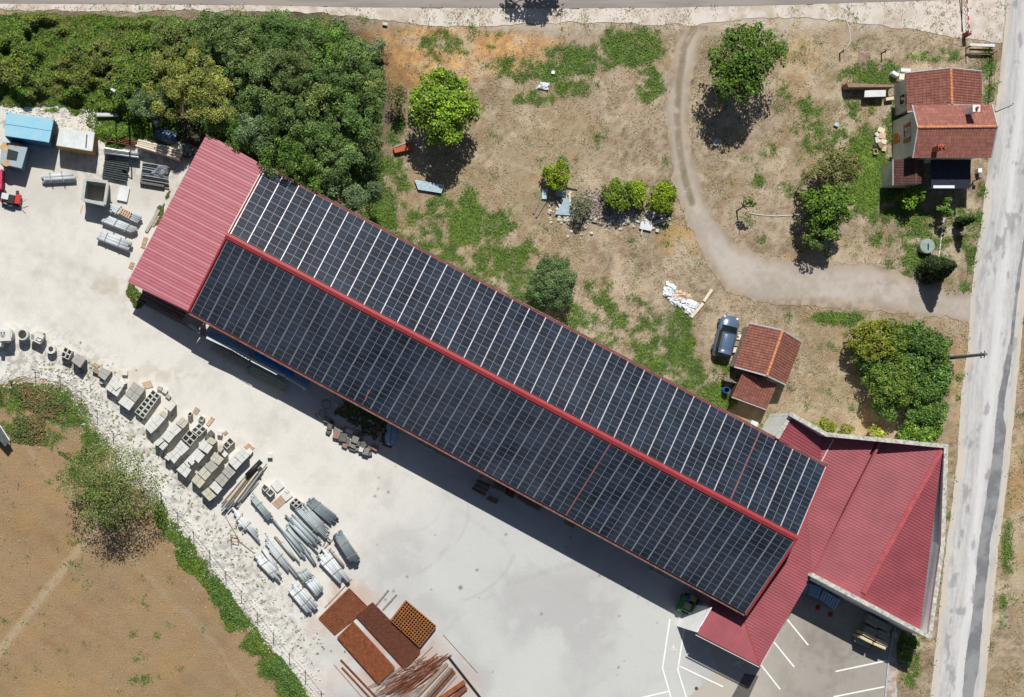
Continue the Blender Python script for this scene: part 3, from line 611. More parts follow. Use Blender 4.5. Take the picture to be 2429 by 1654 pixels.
def panels(name, lst, **kw):
    V, F, UV, MI = [], [], [], []
    for c in lst: panel_geo(V, F, UV, MI, c)
    mb = MB(); mb.v = [tuple(p) for p in V]; mb.f = F; mb.uv = UV
    o = mb.build(name, [framem, pvm], wh, **kw); o.data.polygons.foreach_set('material_index', MI); return o
alls = ps + pn
# the southern eave rows first: the hundred that read largest stay single
first = [q for i, q in enumerate(ps) if True][:100]
for q in first: panels('solar_panel', [q])
rest = [q for q in alls if not any(q is r for r in first)]
panels('solar_panels', rest, kind='stuff', label='remaining solar panels of both roof slopes')
# mounting rails seen as bright lines down the slope, three red gaps
q = MB(); qs = MB()
for (R0, R1, E1, E0) in (inner(pRw, pRe, pNe, pNw), inner(pRw, pRe, pSe, pSw)):
    for i in range(0, NCOL + 1):
        u = i / NCOL; a = R0 + (R1 - R0) * u; b_ = E0 + (E1 - E0) * u; up = Vector((0, 0, .06))
        a2 = a + (a - b_).normalized() * .12
        south = R0 is not None and E0.y < R0.y
        redrail = (south and i == 23) or (not south and i == 30)
        if redrail: x_ = MB(); x_.bar(a2 + up * 1.2, b_ + up * 1.2, .085, .04); x_.build('red_roof_strip', M('dull_red_strip', lin(142, 84, 80), var=.15), wh, label='long red strip of roof between panel columns')
        else: (q if not south else qs).bar(a2 + up, b_ + up, .06 if not south else .032, .06 if south else .05)
q.build('panel_rail', M('rail_aluminium', lin(206, 200, 204), rough=.4, metal=.3, spec=.5), wh); qs.build('panel_rail', M('rail_dull', lin(140, 144, 148), rough=.5), wh)
q = MB()
a, b_ = W(866, 951, HE + .3), W(875, 925, HE + .5); q.bar(a, b_, .12, .05); q.build('red_roof_strip', M('dull_red_strip', (0, 0, 0)), wh, label='short red gap near the south eave')
# red western end: lean-to sheet falling to the west
pl = hplane([(627, 394, HE + .02), (446, 740, HE + .02), (303, 669, 3.5)])
ends = [pl(627, 394), pl(446, 740), pl(303, 669), pl(491, 317)]
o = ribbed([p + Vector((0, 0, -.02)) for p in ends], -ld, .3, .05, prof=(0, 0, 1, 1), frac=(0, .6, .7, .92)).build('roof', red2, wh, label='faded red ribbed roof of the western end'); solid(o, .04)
mb = MB(); c3 = (ends[2] + ends[3]) / 2
for i in range(4):
    p = ends[3] + (ends[2] - ends[3]) * (.08 + .28 * i) + ld * .6; mb = MB(); mb.box((p.x, p.y, 1.65), (.2, .2, 3.3)); mb.build('post', galv, wh)
# ---- red roofed sales building wrapped round the east gable
zr = Z(1700, 940, .2581); zl = Z(1840, 1300, .2534)
sb = thing('sales_building', 'low building with bright red ribbed roofs and pale parapet walls around the warehouse east end', 'building', tuple(W(2000, 1200) * 1.0))
HV, HB1, HC0, HC1, HP = 3.6, 4.25, 3.75, 5.0, 5.2
vN, vS = zr(1062, 375), (1880, 1330)                      # valley beside the gable
bN, bS = zr(1512, 420), ov(1846, 1302)                    # step band
rN, rS = zr(2078, 480), ov(1958, 1346)
colr = ld
# A: dark slope north-west
plA = hplane([(*zr(1070, 375), HV), (*zr(955, 605), HV), (*zr(685, 205), 4.55)])
Apts = [plA.under(*zr(682, 170), 4.7), plA.under(*zr(1010, 352), HP), plA(*zr(955, 608)), plA.under(*zr(545, 392), 4.7)]
solid(ribbed(Apts, colr, .27, .04).build('roof', red, sb, label='dark red roof slope in the northern corner'), .04)
# B: strip rising from the valley to the band, reaching down to the south tip
plB = hplane([(*zr(1070, 390), HV + .03), (*zr(1512, 400), HB1), (*ov(1830, 1328), 4.05)])
plB = hplane([(*zr(1070, 390), HV + .03), (*zr(955, 605), HV + .03), (*zr(1512, 400), HB1)])
tip = (1801, 1580); hipt = zp(1130, 830)
gab = lambda t: (1962 + (1768 - 1962) * t - 14, 1106 + (1458 - 1106) * t - 4)
Bn = [plB(*zr(1070, 385)), plB(*zr(1512, 405)), plB(*bS), plB(*gab(1.0)), plB(*gab(0.0)), plB(*zr(955, 605))]
# split into two convex pieces
hb = [(*gab(0), 3.75), (*bS, 4.25)]
solid(ribbed([plB.under(*zr(1012, 352), HP), plB.under(*zr(1512, 400), HP), plB(1928, 1362), plB(*gab(.2))], colr, .27, .04).build('roof', red, sb, label='red roof strip beside the warehouse gable'), .04)
g2, b2 = plB(*gab(.2)), plB(1928, 1362)
plE = hplane([(*gab(.2), g2.z), (1928, 1362, b2.z), (*tip, 3.4)])
solid(ribbed([g2, b2, plE(*tip), plE(*hipt), plE(*gab(1.0))], colr, .27, .04).build('roof', red, sb, label='red roof wing along the parking eave'), .04)
# S wing: ribs run down to the south eave
plS = hplane([(*tip, 3.4), (1652, 1502, 3.4), (*hipt, plE(*hipt).z)])
sdn = sd
solid(ribbed([plS(1654, 1504), plS(*tip), plS(*hipt), plS(1695, 1400)], sdn, .27, .04).build('roof', red, sb, label='red porch roof facing the yard with a hip'), .04)
q = MB(); q.bar(plS(*hipt) + Vector((0, 0, .08)), plS(*tip) + Vector((0, 0, .06)), .12, .04); q.build('hip_cap', trimred, sb)
# C: big bright roof, D: darker slope to the gutter
plC = hplane([(*zr(1512, 440), HC0), (*rN, HC1), (*rS, HC1 - .25)])
solid(ribbed([plC.under(*zr(1470, 395), HP), plC.under(*zr(2100, 455), HP), plC.under(*zl(800, 497), HP), plC.under(*zl(345, 257), HP)], colr, .27, .04).build('roof', red, sb, label='large bright red ribbed roof'), .04)
plD = hplane([(*rN, HC1), (*rS, HC1 - .25), (*zl(1352, 745), 3.9)])
solid(ribbed([plD(*zr(2076, 482)), plD(*zl(1352, 745)), plD.under(*zl(1370, 797), HP), plD.under(*zl(800, 497), HP)], colr, .27, .04).build('roof', red, sb, label='darker red triangular roof slope by the road'), .04)
q = MB(); q.bar(plC(*zr(2060, 500)) + Vector((0, 0, .12)), plC(*rS) + Vector((0, 0, .12)), .42, .05); q.build('ridge_cap', M('ridge_red', lin(174, 86, 90), rough=.45), sb)
q = MB(); a, b_ = plB(*zr(1512, 410)), plB(*ov(1846, 1302)); q.bar(a + Vector((0, 0, -.1)), b_ + Vector((0, 0, -.1)), .22, .36); q.build('roof_step', red, sb)
q = MB(); q.bar(plA(*zr(1068, 395)) + Vector((0, 0, .13)), plA(*zr(955, 605)) + Vector((0, 0, .13)), .1, .06); q.build('valley_flashing', trimpale, sb)
# parapet walls with coping
def parapet(pts, h, t=.32, lab=None, cm=None):
    for i in range(len(pts) - 1):
        a, b_ = W(*pts[i], h), W(*pts[i + 1], h); e = (b_ - a); e.normalize(); s0 = t / 2 - .004 * (i + 1)
        w = MB(); w.bar((a.x, a.y, h / 2 - .04), (b_.x, b_.y, h / 2 - .04), t - .05, h - .08); w.build('wall', plaster, sb, label=lab)
        w = MB(); w.bar((a.x - e.x * t / 2, a.y - e.y * t / 2, h + i * .004), (b_.x + e.x * t / 2, b_.y + e.y * t / 2, h + i * .004), t + .04, .1); w.build('coping', cm or lichen, sb)
parapet([zr(562, 372), zr(682, 168)], 4.7, .34)
parapet([zr(682, 168), zr(1012, 352), zr(2108, 460), (2236, 1290), zl(1440, 832), zl(345, 255)], HP, .34)
wv = [W(*p, HP - .1) for p in (zr(540, 388), zr(672, 172))]
# gutter floor between D and the parapet
gm = MB(); gm.add([Vector((p.x, p.y, 3.7)) for p in (W(*zr(2090, 480), 3.7), W(*zr(1965, 1549), 3.7), W(*zl(1430, 810), 3.7), W(*zl(1330, 745), 3.7), W(*zr(1900, 1549), 3.7))], [(4, 3, 2, 1, 0)])
gm.build('gutter', M('zinc_gutter', lin(120, 122, 132), rough=.5, var=.2, scale=2), sb)
# porch: white fascia, walls under the eaves
w = MB(); a, b_ = W(1655, 1500, 3.3), W(1690, 1440, 3.3); w.prism([(a.x, a.y, 0), (b_.x, b_.y, 0), (b_.x - 1.0, b_.y - .15, 0), (a.x - .95, a.y + .1, 0)], [(a.x, a.y, 3.3), (b_.x, b_.y, 3.3), (b_.x - .12, b_.y - .05, 3.3), (a.x - .12, a.y, 3.3)]); w.build('wall', plaster, sb, label='white end wall of the porch')
for (p, q_) in (((1668, 1505), (1792, 1566)), ((1802, 1560), (1916, 1370))):
    a, b_ = W(*p, 3.3), W(*q_, 3.3); w = MB(); w.bar((a.x, a.y, 3.1), (b_.x, b_.y, 3.1), .06, .2); w.build('fascia', trimpale, sb)
    e = (b_ - a).normalized(); nn = Vector((-e.y, e.x, 0)); nn = nn if nn.dot(W(1750, 1450) - a) > 0 else -nn
    a = a + nn * 1.3 + e * .8; b_ = b_ + nn * 1.3 - e * .8; w = MB(); w.bar((a.x, a.y, 1.3), (b_.x, b_.y, 1.3), .2, 2.6); w.build('wall', plaster, sb)
a, b_ = W(1803, 1581, 3.45), W(1920, 1368, 3.55); w = MB(); w.bar(a, b_, .1, .1); w.build('gutter', trimpale, sb, label='pale gutter of the parking eave')
a, b_ = W(1650, 1506, 3.42), W(1801, 1583, 3.42); w = MB(); w.bar(a, b_, .08, .08); w.build('gutter', trimpale, sb, label='pale gutter of the porch eave')
br = MB(); a = W(2243, 1146, 4.6); br.bar(a, a + Vector((.75, 0, 0)), .05, .05); br.box(a + Vector((.75, 0, 0)), (.12, .2, .1)); br.build('wall_bracket', galv, sb)
# ---- tiled roofs
def tile_mat(name, c1, c2, seam=.5):
    m = bpy.data.materials.new(name); m.use_nodes = True; t = m.node_tree; n = t.nodes; L = t.links; b = n['Principled BSDF']; b.inputs['Roughness'].default_value = .85
    u = n.new('ShaderNodeUVMap'); bk = n.new('ShaderNodeTexBrick'); bk.inputs['Scale'].default_value = 1; bk.inputs['Brick Width'].default_value = .25; bk.inputs['Row Height'].default_value = .34
    bk.inputs['Mortar Size'].default_value = .022; bk.inputs['Mortar Smooth'].default_value = .3; bk.offset = 0; bk.inputs['Bias'].default_value = .1
    bk.inputs['Color1'].default_value = (*c1, 1); bk.inputs['Color2'].default_value = (*c2, 1); bk.inputs['Mortar'].default_value = (*[c * seam for c in c1], 1)
    L.new(u.outputs[0], bk.inputs['Vector']); g = n.new('ShaderNodeNewGeometry'); nz = n.new('ShaderNodeTexNoise'); nz.inputs['Scale'].default_value = 2.2; nz.inputs['Detail'].default_value = 7; nz.inputs['Roughness'].default_value = .7
    L.new(g.outputs['Position'], nz.inputs['Vector']); mr = n.new('ShaderNodeMapRange'); mr.inputs[1].default_value = .3; mr.inputs[2].default_value = .7; mr.inputs[3].default_value = .7; mr.inputs[4].default_value = 1.25; L.new(nz.outputs[0], mr.inputs[0])
    vm = n.new('ShaderNodeVectorMath'); vm.operation = 'SCALE'; L.new(bk.outputs[0], vm.inputs[0]); L.new(mr.outputs[0], vm.inputs['Scale']); L.new(vm.outputs[0], b.inputs['Base Color'])
    return m
tile = tile_mat('clay_tiles', lin(152, 98, 82), lin(134, 82, 70), .4)
tile2 = tile_mat('clay_tiles_smooth', lin(164, 108, 94), lin(146, 92, 80), .6)
ridget = M('ridge_tiles', lin(206, 140, 100), var=.25, scale=4)
verge = M('grey_verge', lin(176, 180, 184), var=.15, scale=4)
def rot_xy(v): return Vector((v[0], v[1], 0))
def gable(parent, E1, E2, R1, R2, he, hr, tm, wall_off=.35, vergew=.1):
    """E1,R1,E2 ... : (eaveA west/N end, eaveA other end) etc; photo px. Slopes (E1a,E1b,R2,R1) and (E2a,E2b,R2,R1)"""
    e1 = [W(*p, he) for p in E1]; e2 = [W(*p, he) for p in E2]; r = [W(*p, hr) for p in (R1, R2)]
    for e in (e1, e2):
        pts = [e[0], e[1], r[1], r[0]]
        solid(ribbed(pts, (e[0] - r[0]), .25, .035, prof=(0, 1, 1, 0), frac=(0, .3, .6, .85)).build('roof', tm, parent), .06)
        for a, b_ in ((e[0], r[0]), (e[1], r[1])):
            w = MB(); u = Vector((0, 0, .05)); w.bar(a + u, b_ + u, vergew, .1); w.build('verge', verge, parent)
    w = MB()
    d = (r[1] - r[0]); nseg = int(d.length / .33)
    for i in range(nseg): w.tube(r[0] + d * (i / nseg) + Vector((0, 0, .02)), r[0] + d * ((i + .93) / nseg) + Vector((0, 0, .05)), .13, 8)
    w.build('ridge_tiles', ridget, parent)
    # walls: four sided prism with gables
    c = (e1[0] + e1[1] + e2[0] + e2[1]) / 4
    def ins(p): v = Vector((c.x - p.x, c.y - p.y, 0)); a1 = (e1[1] - e1[0]).normalized(); b1 = (e2[0] - e1[0]); b1.z = 0; b1.normalize(); return p + a1 * math.copysign(wall_off, v.dot(a1)) + b1 * math.copysign(wall_off, v.dot(b1))
    q = [ins(e1[0]), ins(e1[1]), ins(e2[1]), ins(e2[0])]
    rr = [(q[0] + q[3]) / 2, (q[1] + q[2]) / 2]
    V = [(p.x, p.y, 0) for p in q] + [(p.x, p.y, he - .12) for p in q] + [(rr[0].x, rr[0].y, hr - .2), (rr[1].x, rr[1].y, hr - .2)]
    w = MB(); w.add(V, [(0, 1, 5, 4), (1, 2, 6, 9, 5), (2, 3, 7, 6), (3, 0, 4, 8, 7)]); return w, q
zh = Z(1800, 0, .2707); zg = Z(1650, 720, .1958)
housewall = M('house_render', lin(206, 206, 198), var=.08, scale=1.2, stain=.15)
c = W(2250, 340); hs = thing('house', 'old two storey house with clay tiled roofs and a grey rendered wall beside the lane', 'house', (c.x, c.y, 0))
w, q = gable(hs, (zh(1345, 1385), zh(2035, 1385)), (zh(1340, 925), zh(2040, 920)), zh(1390, 1117), zh(2090, 1110), 4.9, 5.9, tile2, .42); w.build('wall', housewall, hs); mainq = q
w, q2 = gable(hs, (zh(1285, 640), zh(1300, 985)), (zh(1950, 625), zh(1950, 925)), zh(1680, 597), zh(1690, 918), 3.2, 4.6, tile, .35); w.build('wall', housewall, hs, label='wall of the lower north wing')
# chimneys
def chimney(p, h0, h1, w_, l_, mat, lab, pots=1):
    c = W(*p, h1); ch = MB(); ch.box((c.x, c.y, (h0 + h1) / 2), (w_, l_, h1 - h0)); ch.box((c.x, c.y, h1), (w_ + .12, l_ + .12, .1)); o = ch.build('chimney', mat, hs, label=lab)
    for k in range(pots):
        x = c.x + (k - (pots - 1) / 2) * .32; pt = MB(); pt.tube((x, c.y, h1 + .05), (x, c.y, h1 + .3), .12, 12, hole=.08); pt.build('chimney_pot', M('terracotta', lin(196, 110, 74)), o)
chimney(zh(1905, 950), 4.6, 6.9, .55, .5, plaster, 'pale chimney on the north slope')
chimney(zh(1600, 1290), 4.6, 6.5, .5, .36, M('brick_chimney', lin(168, 100, 78), var=.3, scale=6), 'brick chimney on the south slope', 2)
fl = MB(); c = W(*zh(1610, 908), 3.6); fl.tube((c.x, c.y, 3.0), (c.x, c.y, 4.1), .09, 12); fl.build('vent_pipe', galv, hs)
# west wall windows with shutters
shut = M('orange_shutter', lin(176, 112, 62), var=.2, scale=5); dark = M('window_dark', lin(28, 34, 40), rough=.15, var=.1, spec=.6); trimw = M('window_surround', lin(214, 214, 208))
wx = min(p.x for p in mainq)
def wwin(y, z, w_, h_, shutters=True, x=wx, nm='window'):
    f = MB(); 
    for (dy, dz, a_, b_) in ((0, h_ / 2, w_ + .16, .08), (0, -h_ / 2, w_ + .2, .1), (-w_ / 2 - .04, 0, .08, h_), (w_ / 2 + .04, 0, .08, h_)): f.box((x - .03, y + dy, z + dz), (.1, a_ - .004 * (dz != 0), b_ - .01 * (dy != 0)))
    fo = f.build(nm, trimw, hs); g = MB(); g.box((x - .006, y, z), (.03, w_, h_)); g.build('pane', dark, fo)
    if shutters:
        for s_ in (-1, 1):
            sh = MB(); sh.box((x - .05, y + s_ * (w_ * .78 + .08), z), (.06, w_ * .52, h_ * 1.02)); sh.build('shutter', shut, fo)
yy = W(2156, 315, 3.2).y; wwin(yy, 3.1, .75, 1.2)
yy = W(2129, 329, .9).y
sh = MB(); sh.box((wx - .04, yy, 1.0), (.06, .9, 1.1)); sh.build('shutter', shut, hs, label='closed orange shutter low on the west wall')
wx2 = min(p.x for p in q2); yy = W(*zh(1268, 870), 2.0).y; wwin(yy, 1.9, .9, 1.1, False, x=wx2)
# south lean-to and dark canopy
la = [W(*Z(1800, 380, .2707)(*p), 2.9) for p in ((1172, -5), (1172, 222), (1445, 210), (1445, -5))]; rdg = [W(*Z(1800, 380, .2707)(*p), 3.35) for p in ((1375, -5), (1375, 205))]
dkt = tile_mat('dark_tiles', lin(92, 60, 50), lin(78, 50, 42), .5)
for pts in ((la[0], la[1], rdg[1], rdg[0]), (la[3], la[2], rdg[1], rdg[0])): solid(ribbed(list(pts), (pts[0] - pts[3]), .25, .03).build('roof', dkt, hs, label='dark tiled roof of the south lean-to'), .05)
w = MB(); w.bar(rdg[0] + Vector((0, 0, .05)), rdg[1] + Vector((0, 0, .05)), .2, .07); w.build('ridge_tiles', M('dull_ridge', lin(110, 72, 54)), hs)
w = MB(); w.bar(la[0] + Vector((0, 0, .05)), la[1] + Vector((0, 0, .05)), .08, .08); w.build('verge', verge, hs)
w = MB(); x0, x1 = la[0].x + .25, la[2].x - .1; y0, y1 = la[1].y + .25, la[0].y; w.box(((x0 + x1) / 2, (y0 + y1) / 2, 1.4), (x1 - x0, y1 - y0, 2.8)); w.build('wall', housewall, hs, label='wall of the south lean-to')
cq = [Z(1800, 380, .2707)(*p) for p in ((1510, -5), (1860, -5), (1848, 250), (1510, 250))]; w = MB(); w.pquad(cq, 2.85, 2.72); w.build('canopy', M('dark_canopy', lin(44, 48, 58), rough=.35, var=.2), hs)
w = MB(); w.pquad([Z(1800, 380, .2707)(*p) for p in ((1530, 222), (1715, 222), (1715, 246), (1530, 246))], 2.9, 2.854); w.build('canopy_skylight', M('white_sheet', lin(226, 232, 236), var=.05), hs)
w = MB(); P_ = [W(*p, 2.7) for p in cq]
for p in P_[2:]: w = MB(); w.box((p.x + (.1 if p is P_[3] else -.1), p.y + .15, 1.35), (.12, .12, 2.7)); w.build('post', galv, hs)
# ---- garage
c = W(1820, 850); ga = thing('garage', 'small clay tiled garage beside the parked car', 'garage', (c.x, c.y, 0))
w, q = gable(ga, (zg(650, 238), zg(465, 768)), (zg(1280, 465), zg(1088, 985)), zg(1055, 325), zg(862, 880), 2.1, 3.2, tile, .2, .12); w.build('wall', M('garage_wall', lin(160, 150, 138), var=.2), ga)
lp = hplane([(*zg(575, 835), 2.0), (*zg(985, 985), 2.0), (*zg(850, 1288), 1.6)])
pts = [lp(*zg(*p)) for p in ((575, 828), (985, 985), (852, 1288), (435, 1135))]
solid(ribbed(pts, pts[0] - pts[3], .25, .035, prof=(0, 1, 1, 0), frac=(0, .3, .6, .85)).build('lean_to_roof', tile, ga), .06)
w = MB(); w.bar(pts[2] + Vector((0, 0, .02)), pts[3] + Vector((0, 0, .02)), .09, .09); w.build('gutter', verge, ga)
w = MB(); cc = sum(pts, Vector()) / 4; w.prism([(cc.x + (p.x - cc.x) * .9, cc.y + (p.y - cc.y) * .9, 0) for p in pts], [(cc.x + (p.x - cc.x) * .9, cc.y + (p.y - cc.y) * .9, p.z - .1) for p in pts]); w.build('wall', M('shed_boards', lin(84, 72, 58), var=.3), ga, label='boarded wall of the lean-to')
# ---------------------------------------------------------------- VEGETATION
leafm = M_attr('leaves', rough=.6, fine=0, spec=.25)
leafm.node_tree.nodes['Principled BSDF'].inputs['Subsurface Weight'].default_value = 0
bark = M('bark', lin(104, 88, 70), var=.3, scale=6)
RG = np.random.default_rng(21)
def leaf_geo(cl, n, size, pal, flat=.5, surf=.75, lenr=1.5):
    """cl: array of clumps x,y,z,rx,ry,rz,colour-shift; n leaves in all"""
    cl = np.array(cl, float); w = cl[:, 3] * cl[:, 4] + .02; w /= w.sum()
    ci = RG.choice(len(cl), n, p=w); c = cl[ci]
    d = RG.normal(size=(n, 3)); d /= np.linalg.norm(d, axis=1)[:, None]; d[:, 2] = np.where(d[:, 2] < -.25, -d[:, 2], d[:, 2])
    r = np.where(RG.random(n) < surf, RG.uniform(.8, 1.12, n), RG.random(n) ** .5)
    P = c[:, :3] + d * c[:, 3:6] * r[:, None]; P[:, 2] = np.maximum(P[:, 2], .04)
    nn = d * (1 - flat) + RG.normal(size=(n, 3)) * .45 + np.array([0, 0, flat]); nn /= np.linalg.norm(nn, axis=1)[:, None]
    a = RG.normal(size=(n, 3)); a -= nn * (a * nn).sum(1)[:, None]; a /= np.linalg.norm(a, axis=1)[:, None]; b = np.cross(nn, a)
    s = size * RG.uniform(.6, 1.35, n)[:, None]
    V = np.stack([P - a * s * lenr / 2, P + b * s * .5 + nn * s * .1, P + a * s * lenr / 2, P - b * s * .5 + nn * s * .1], 1).reshape(-1, 3)
    F = np.arange(n * 4).reshape(n, 4)
    pal = np.array(pal); k = RG.integers(0, len(pal), n); col = pal[k] * RG.uniform(.75, 1.25, (n, 1)) * (1 + c[:, 6:7])
    return V, F, np.repeat(col, 4, 0)
GREEN = [lin(102, 132, 40), lin(86, 116, 34), lin(122, 150, 46), lin(70, 100, 32)]
DARKG = [lin(82, 110, 58), lin(68, 96, 48), lin(98, 122, 66), lin(108, 130, 72)]
OLIVE = [lin(136, 142, 66), lin(120, 128, 58), lin(152, 152, 76), lin(104, 116, 54)]
SAGE = [lin(96, 118, 80), lin(82, 106, 68), lin(110, 132, 90)]
LIMEG = [lin(128, 150, 30), lin(108, 134, 26), lin(146, 162, 40), lin(90, 116, 26)]
YELLO = [lin(142, 146, 52), lin(156, 140, 66), lin(118, 134, 46), lin(112, 132, 46)]
BROWN = [lin(116, 116, 66), lin(100, 108, 54), lin(132, 120, 80), lin(88, 100, 46)]
CONI = [lin(48, 66, 32), lin(40, 58, 28), lin(62, 78, 38)]
HEDGE = [lin(92, 124, 48), lin(76, 108, 40), lin(112, 142, 56), lin(64, 94, 34)]
FADED = [lin(120, 138, 72), lin(100, 120, 56), lin(140, 152, 88), lin(86, 108, 44)]
def crown(cx, cy, rx, ry, h0, h1, nc, cr_, gap=0.0, cone=False):
    """clumps filling an ellipsoid crown; returns list"""
    out = []; hz = (h1 - h0) / 2; cz = (h0 + h1) / 2
    for i in range(nc):
        u = RG.random(); th = RG.random() * 6.283; rr = math.sqrt(RG.random()) * (.9 if i % 6 else .35)
        if cone:
            z = u; rad = (1 - z) ** .7; out.append((cx + math.cos(th) * rx * rad * .8, cy + math.sin(th) * ry * rad * .8, h0 + (h1 - h0) * z, cr_ * (1.2 - z * .7), cr_ * (1.2 - z * .7), cr_, RG.normal() * .12)); continue
        zz = math.sqrt(max(0, 1 - rr * rr)) * (1 if RG.random() < .75 else -.6) * RG.uniform(.55, 1)
        k = cr_ * RG.uniform(.65, 1.3)
        out.append((cx + math.cos(th) * rr * rx, cy + math.sin(th) * ry * rr, cz + zz * hz, k, k, k * .7, RG.normal() * .16))
    return out
def limbs(root, cx, cy, h0, h1, rx, ry, n=6, r=.12, mat=None):
    mb = MB(); t = Vector((cx, cy, 0)); m = Vector((cx, cy, h0 + (h1 - h0) * .35)); mb.tube(t, m, r, 8, r * .6)
    o = mb.build('trunk', mat or bark, root)
    for i in range(n):
        a = i / n * 6.283 + RG.random(); st = t + (m - t) * RG.uniform(.5, 1); e = Vector((cx + math.cos(a) * rx * .7, cy + math.sin(a) * ry * .7, h0 + (h1 - h0) * RG.uniform(.5, .85)))
        mid = (st + e) / 2 + Vector((0, 0, .25)); l = MB(); l.tube(st, mid, r * .45, 6, r * .3); l.tube(mid, e, r * .3, 6, r * .1); l.build('limb', mat or bark, root)
def tree(x, y, rx, ry, h, pal, label, name='tree', cat='tree', h0=None, n=None, leaf=.2, clump=.6, nc=None, group=None, f=ov, cone=False, dens=1.0, flat=.5, extra=None, wood=None, surf=.75, core=0.0):
    """x,y overview pixel of the crown's middle, radii in overview pixels, h metres"""
    k = 1.0452 / S; h0 = h * .18 if h0 is None else h0
    c = W(*f(x, y), h * .6); rx *= k * 1.06; ry *= k * 1.06
    root = thing(name, label, cat, (c.x, c.y, 0), group)
    nc = nc or int(16 + rx * ry * 7 * (.5 / clump) ** 1.5); cl = crown(c.x, c.y, rx, ry, h0, h, nc, clump, cone=cone)
    if extra: cl += extra(c)
    if core: cl += [(c.x, c.y, (h0 + h) / 2, rx * core, ry * core, (h - h0) / 2 * .9, 0)]
    n = n or int(rx * ry * 3.14 * dens * 150 * (.2 / leaf) ** 1.6) + 120
    V, F, Cc = leaf_geo(cl, n, leaf, pal, flat, surf); Cc = Cc * RG.uniform(.88, 1.35)
    npmesh('crown', V, F, leafm, Cc, parent=root)
    limbs(root, c.x, c.y, h0, h, rx, ry, mat=wood, r=.05 + .025 * h)
    return root
# the wood behind the warehouse
G = 'trees of the wood behind the warehouse'
WOOD = [(415,195,88,78,7,OLIVE,'large yellow olive tree of the wood, above the cream timber stack'),(492,222,52,62,6.2,OLIVE,'smaller yellow olive tree touching the right side of the large olive one'),
 (640,85,66,52,6.5,DARKG,'dark tree at the top edge of the wood, nearest the road'),(560,100,55,58,6,DARKG,'dark tree of the wood left of the one nearest the road'),(480,85,58,50,5.6,DARKG,'dark tree of the wood straight above the yellow olive trees'),
 (395,85,48,40,4.6,DARKG,'lower dark tree of the wood where the brambles begin'),(710,100,46,50,5.8,DARKG,'dark tree of the wood with dry twigs at its top right'),(765,110,38,50,5,HEDGE,'fresh green tree at the top right end of the wood'),
 (805,150,55,60,6.4,DARKG,'broad dark tree beside the orange bank'),(835,205,40,45,5.6,DARKG,'dark tree jutting right toward the bright green maple'),(735,180,58,56,7,DARKG,'tall dark tree in the right middle of the wood'),
 (655,165,60,56,7,DARKG,'tall dark tree in the centre of the wood'),(585,195,52,58,6.6,DARKG,'dark tree of the wood right of the yellow olive pair'),(720,232,50,42,6.8,FADED,'pale yellowing tree inside the dark wood'),
 (800,270,58,58,6.2,DARKG,'dark tree of the wood facing the bare footpath'),(835,330,36,42,5,DARKG,'small dark tree above the rusty red trough'),(655,275,58,56,6.8,DARKG,'dark tree below the centre of the wood'),
 (580,290,46,50,5.6,SAGE,'grey green tree above the corner where red roof meets panels'),(720,320,56,52,6.4,DARKG,'dark tree under the pale yellowing one'),(650,365,60,50,6.6,HEDGE,'round green tree leaning over the warehouse eave'),
 (765,375,55,48,6,DARKG,'dark tree second nearest the panels on the right of the wood'),(505,290,42,40,4.6,HEDGE,'feathery green bush hanging over the red roof corner'),(800,455,62,56,4.6,SAGE,'grey green bush spreading beside the solar panels'),
 (545,322,44,30,4.6,HEDGE,'green bush over the middle of the red roof edge'),(705,420,36,30,4.8,HEDGE,'low green tree squeezed against the panel eave'),(340,245,36,36,4.2,SAGE,'small grey green tree left of the yellow olive tree'),(860,110,16,18,2.2,SAGE,'little shrub on the orange bank below the road'),
 (905,225,18,30,2.5,BROWN,'dry brown shrub between the wood and the bright green maple'),(735,75,30,26,3.4,BROWN,'dry brown bush at the road edge of the wood')]
for wi, (x, y, rx, ry, h, pal, lab) in enumerate(WOOD):
    if pal is DARKG: pal = (DARKG + OLIVE[3:], DARKG + OLIVE[:2], DARKG + HEDGE[:2], DARKG + BROWN[:2])[wi % 4]
    tree(x, y, rx, ry, h, pal, lab, name='wood_tree', leaf=.105, clump=.52, group=G, dens=.62, h0=h * .2, nc=int(8 + rx * ry * (1.0452 / S) ** 2 * 5), extra=None)
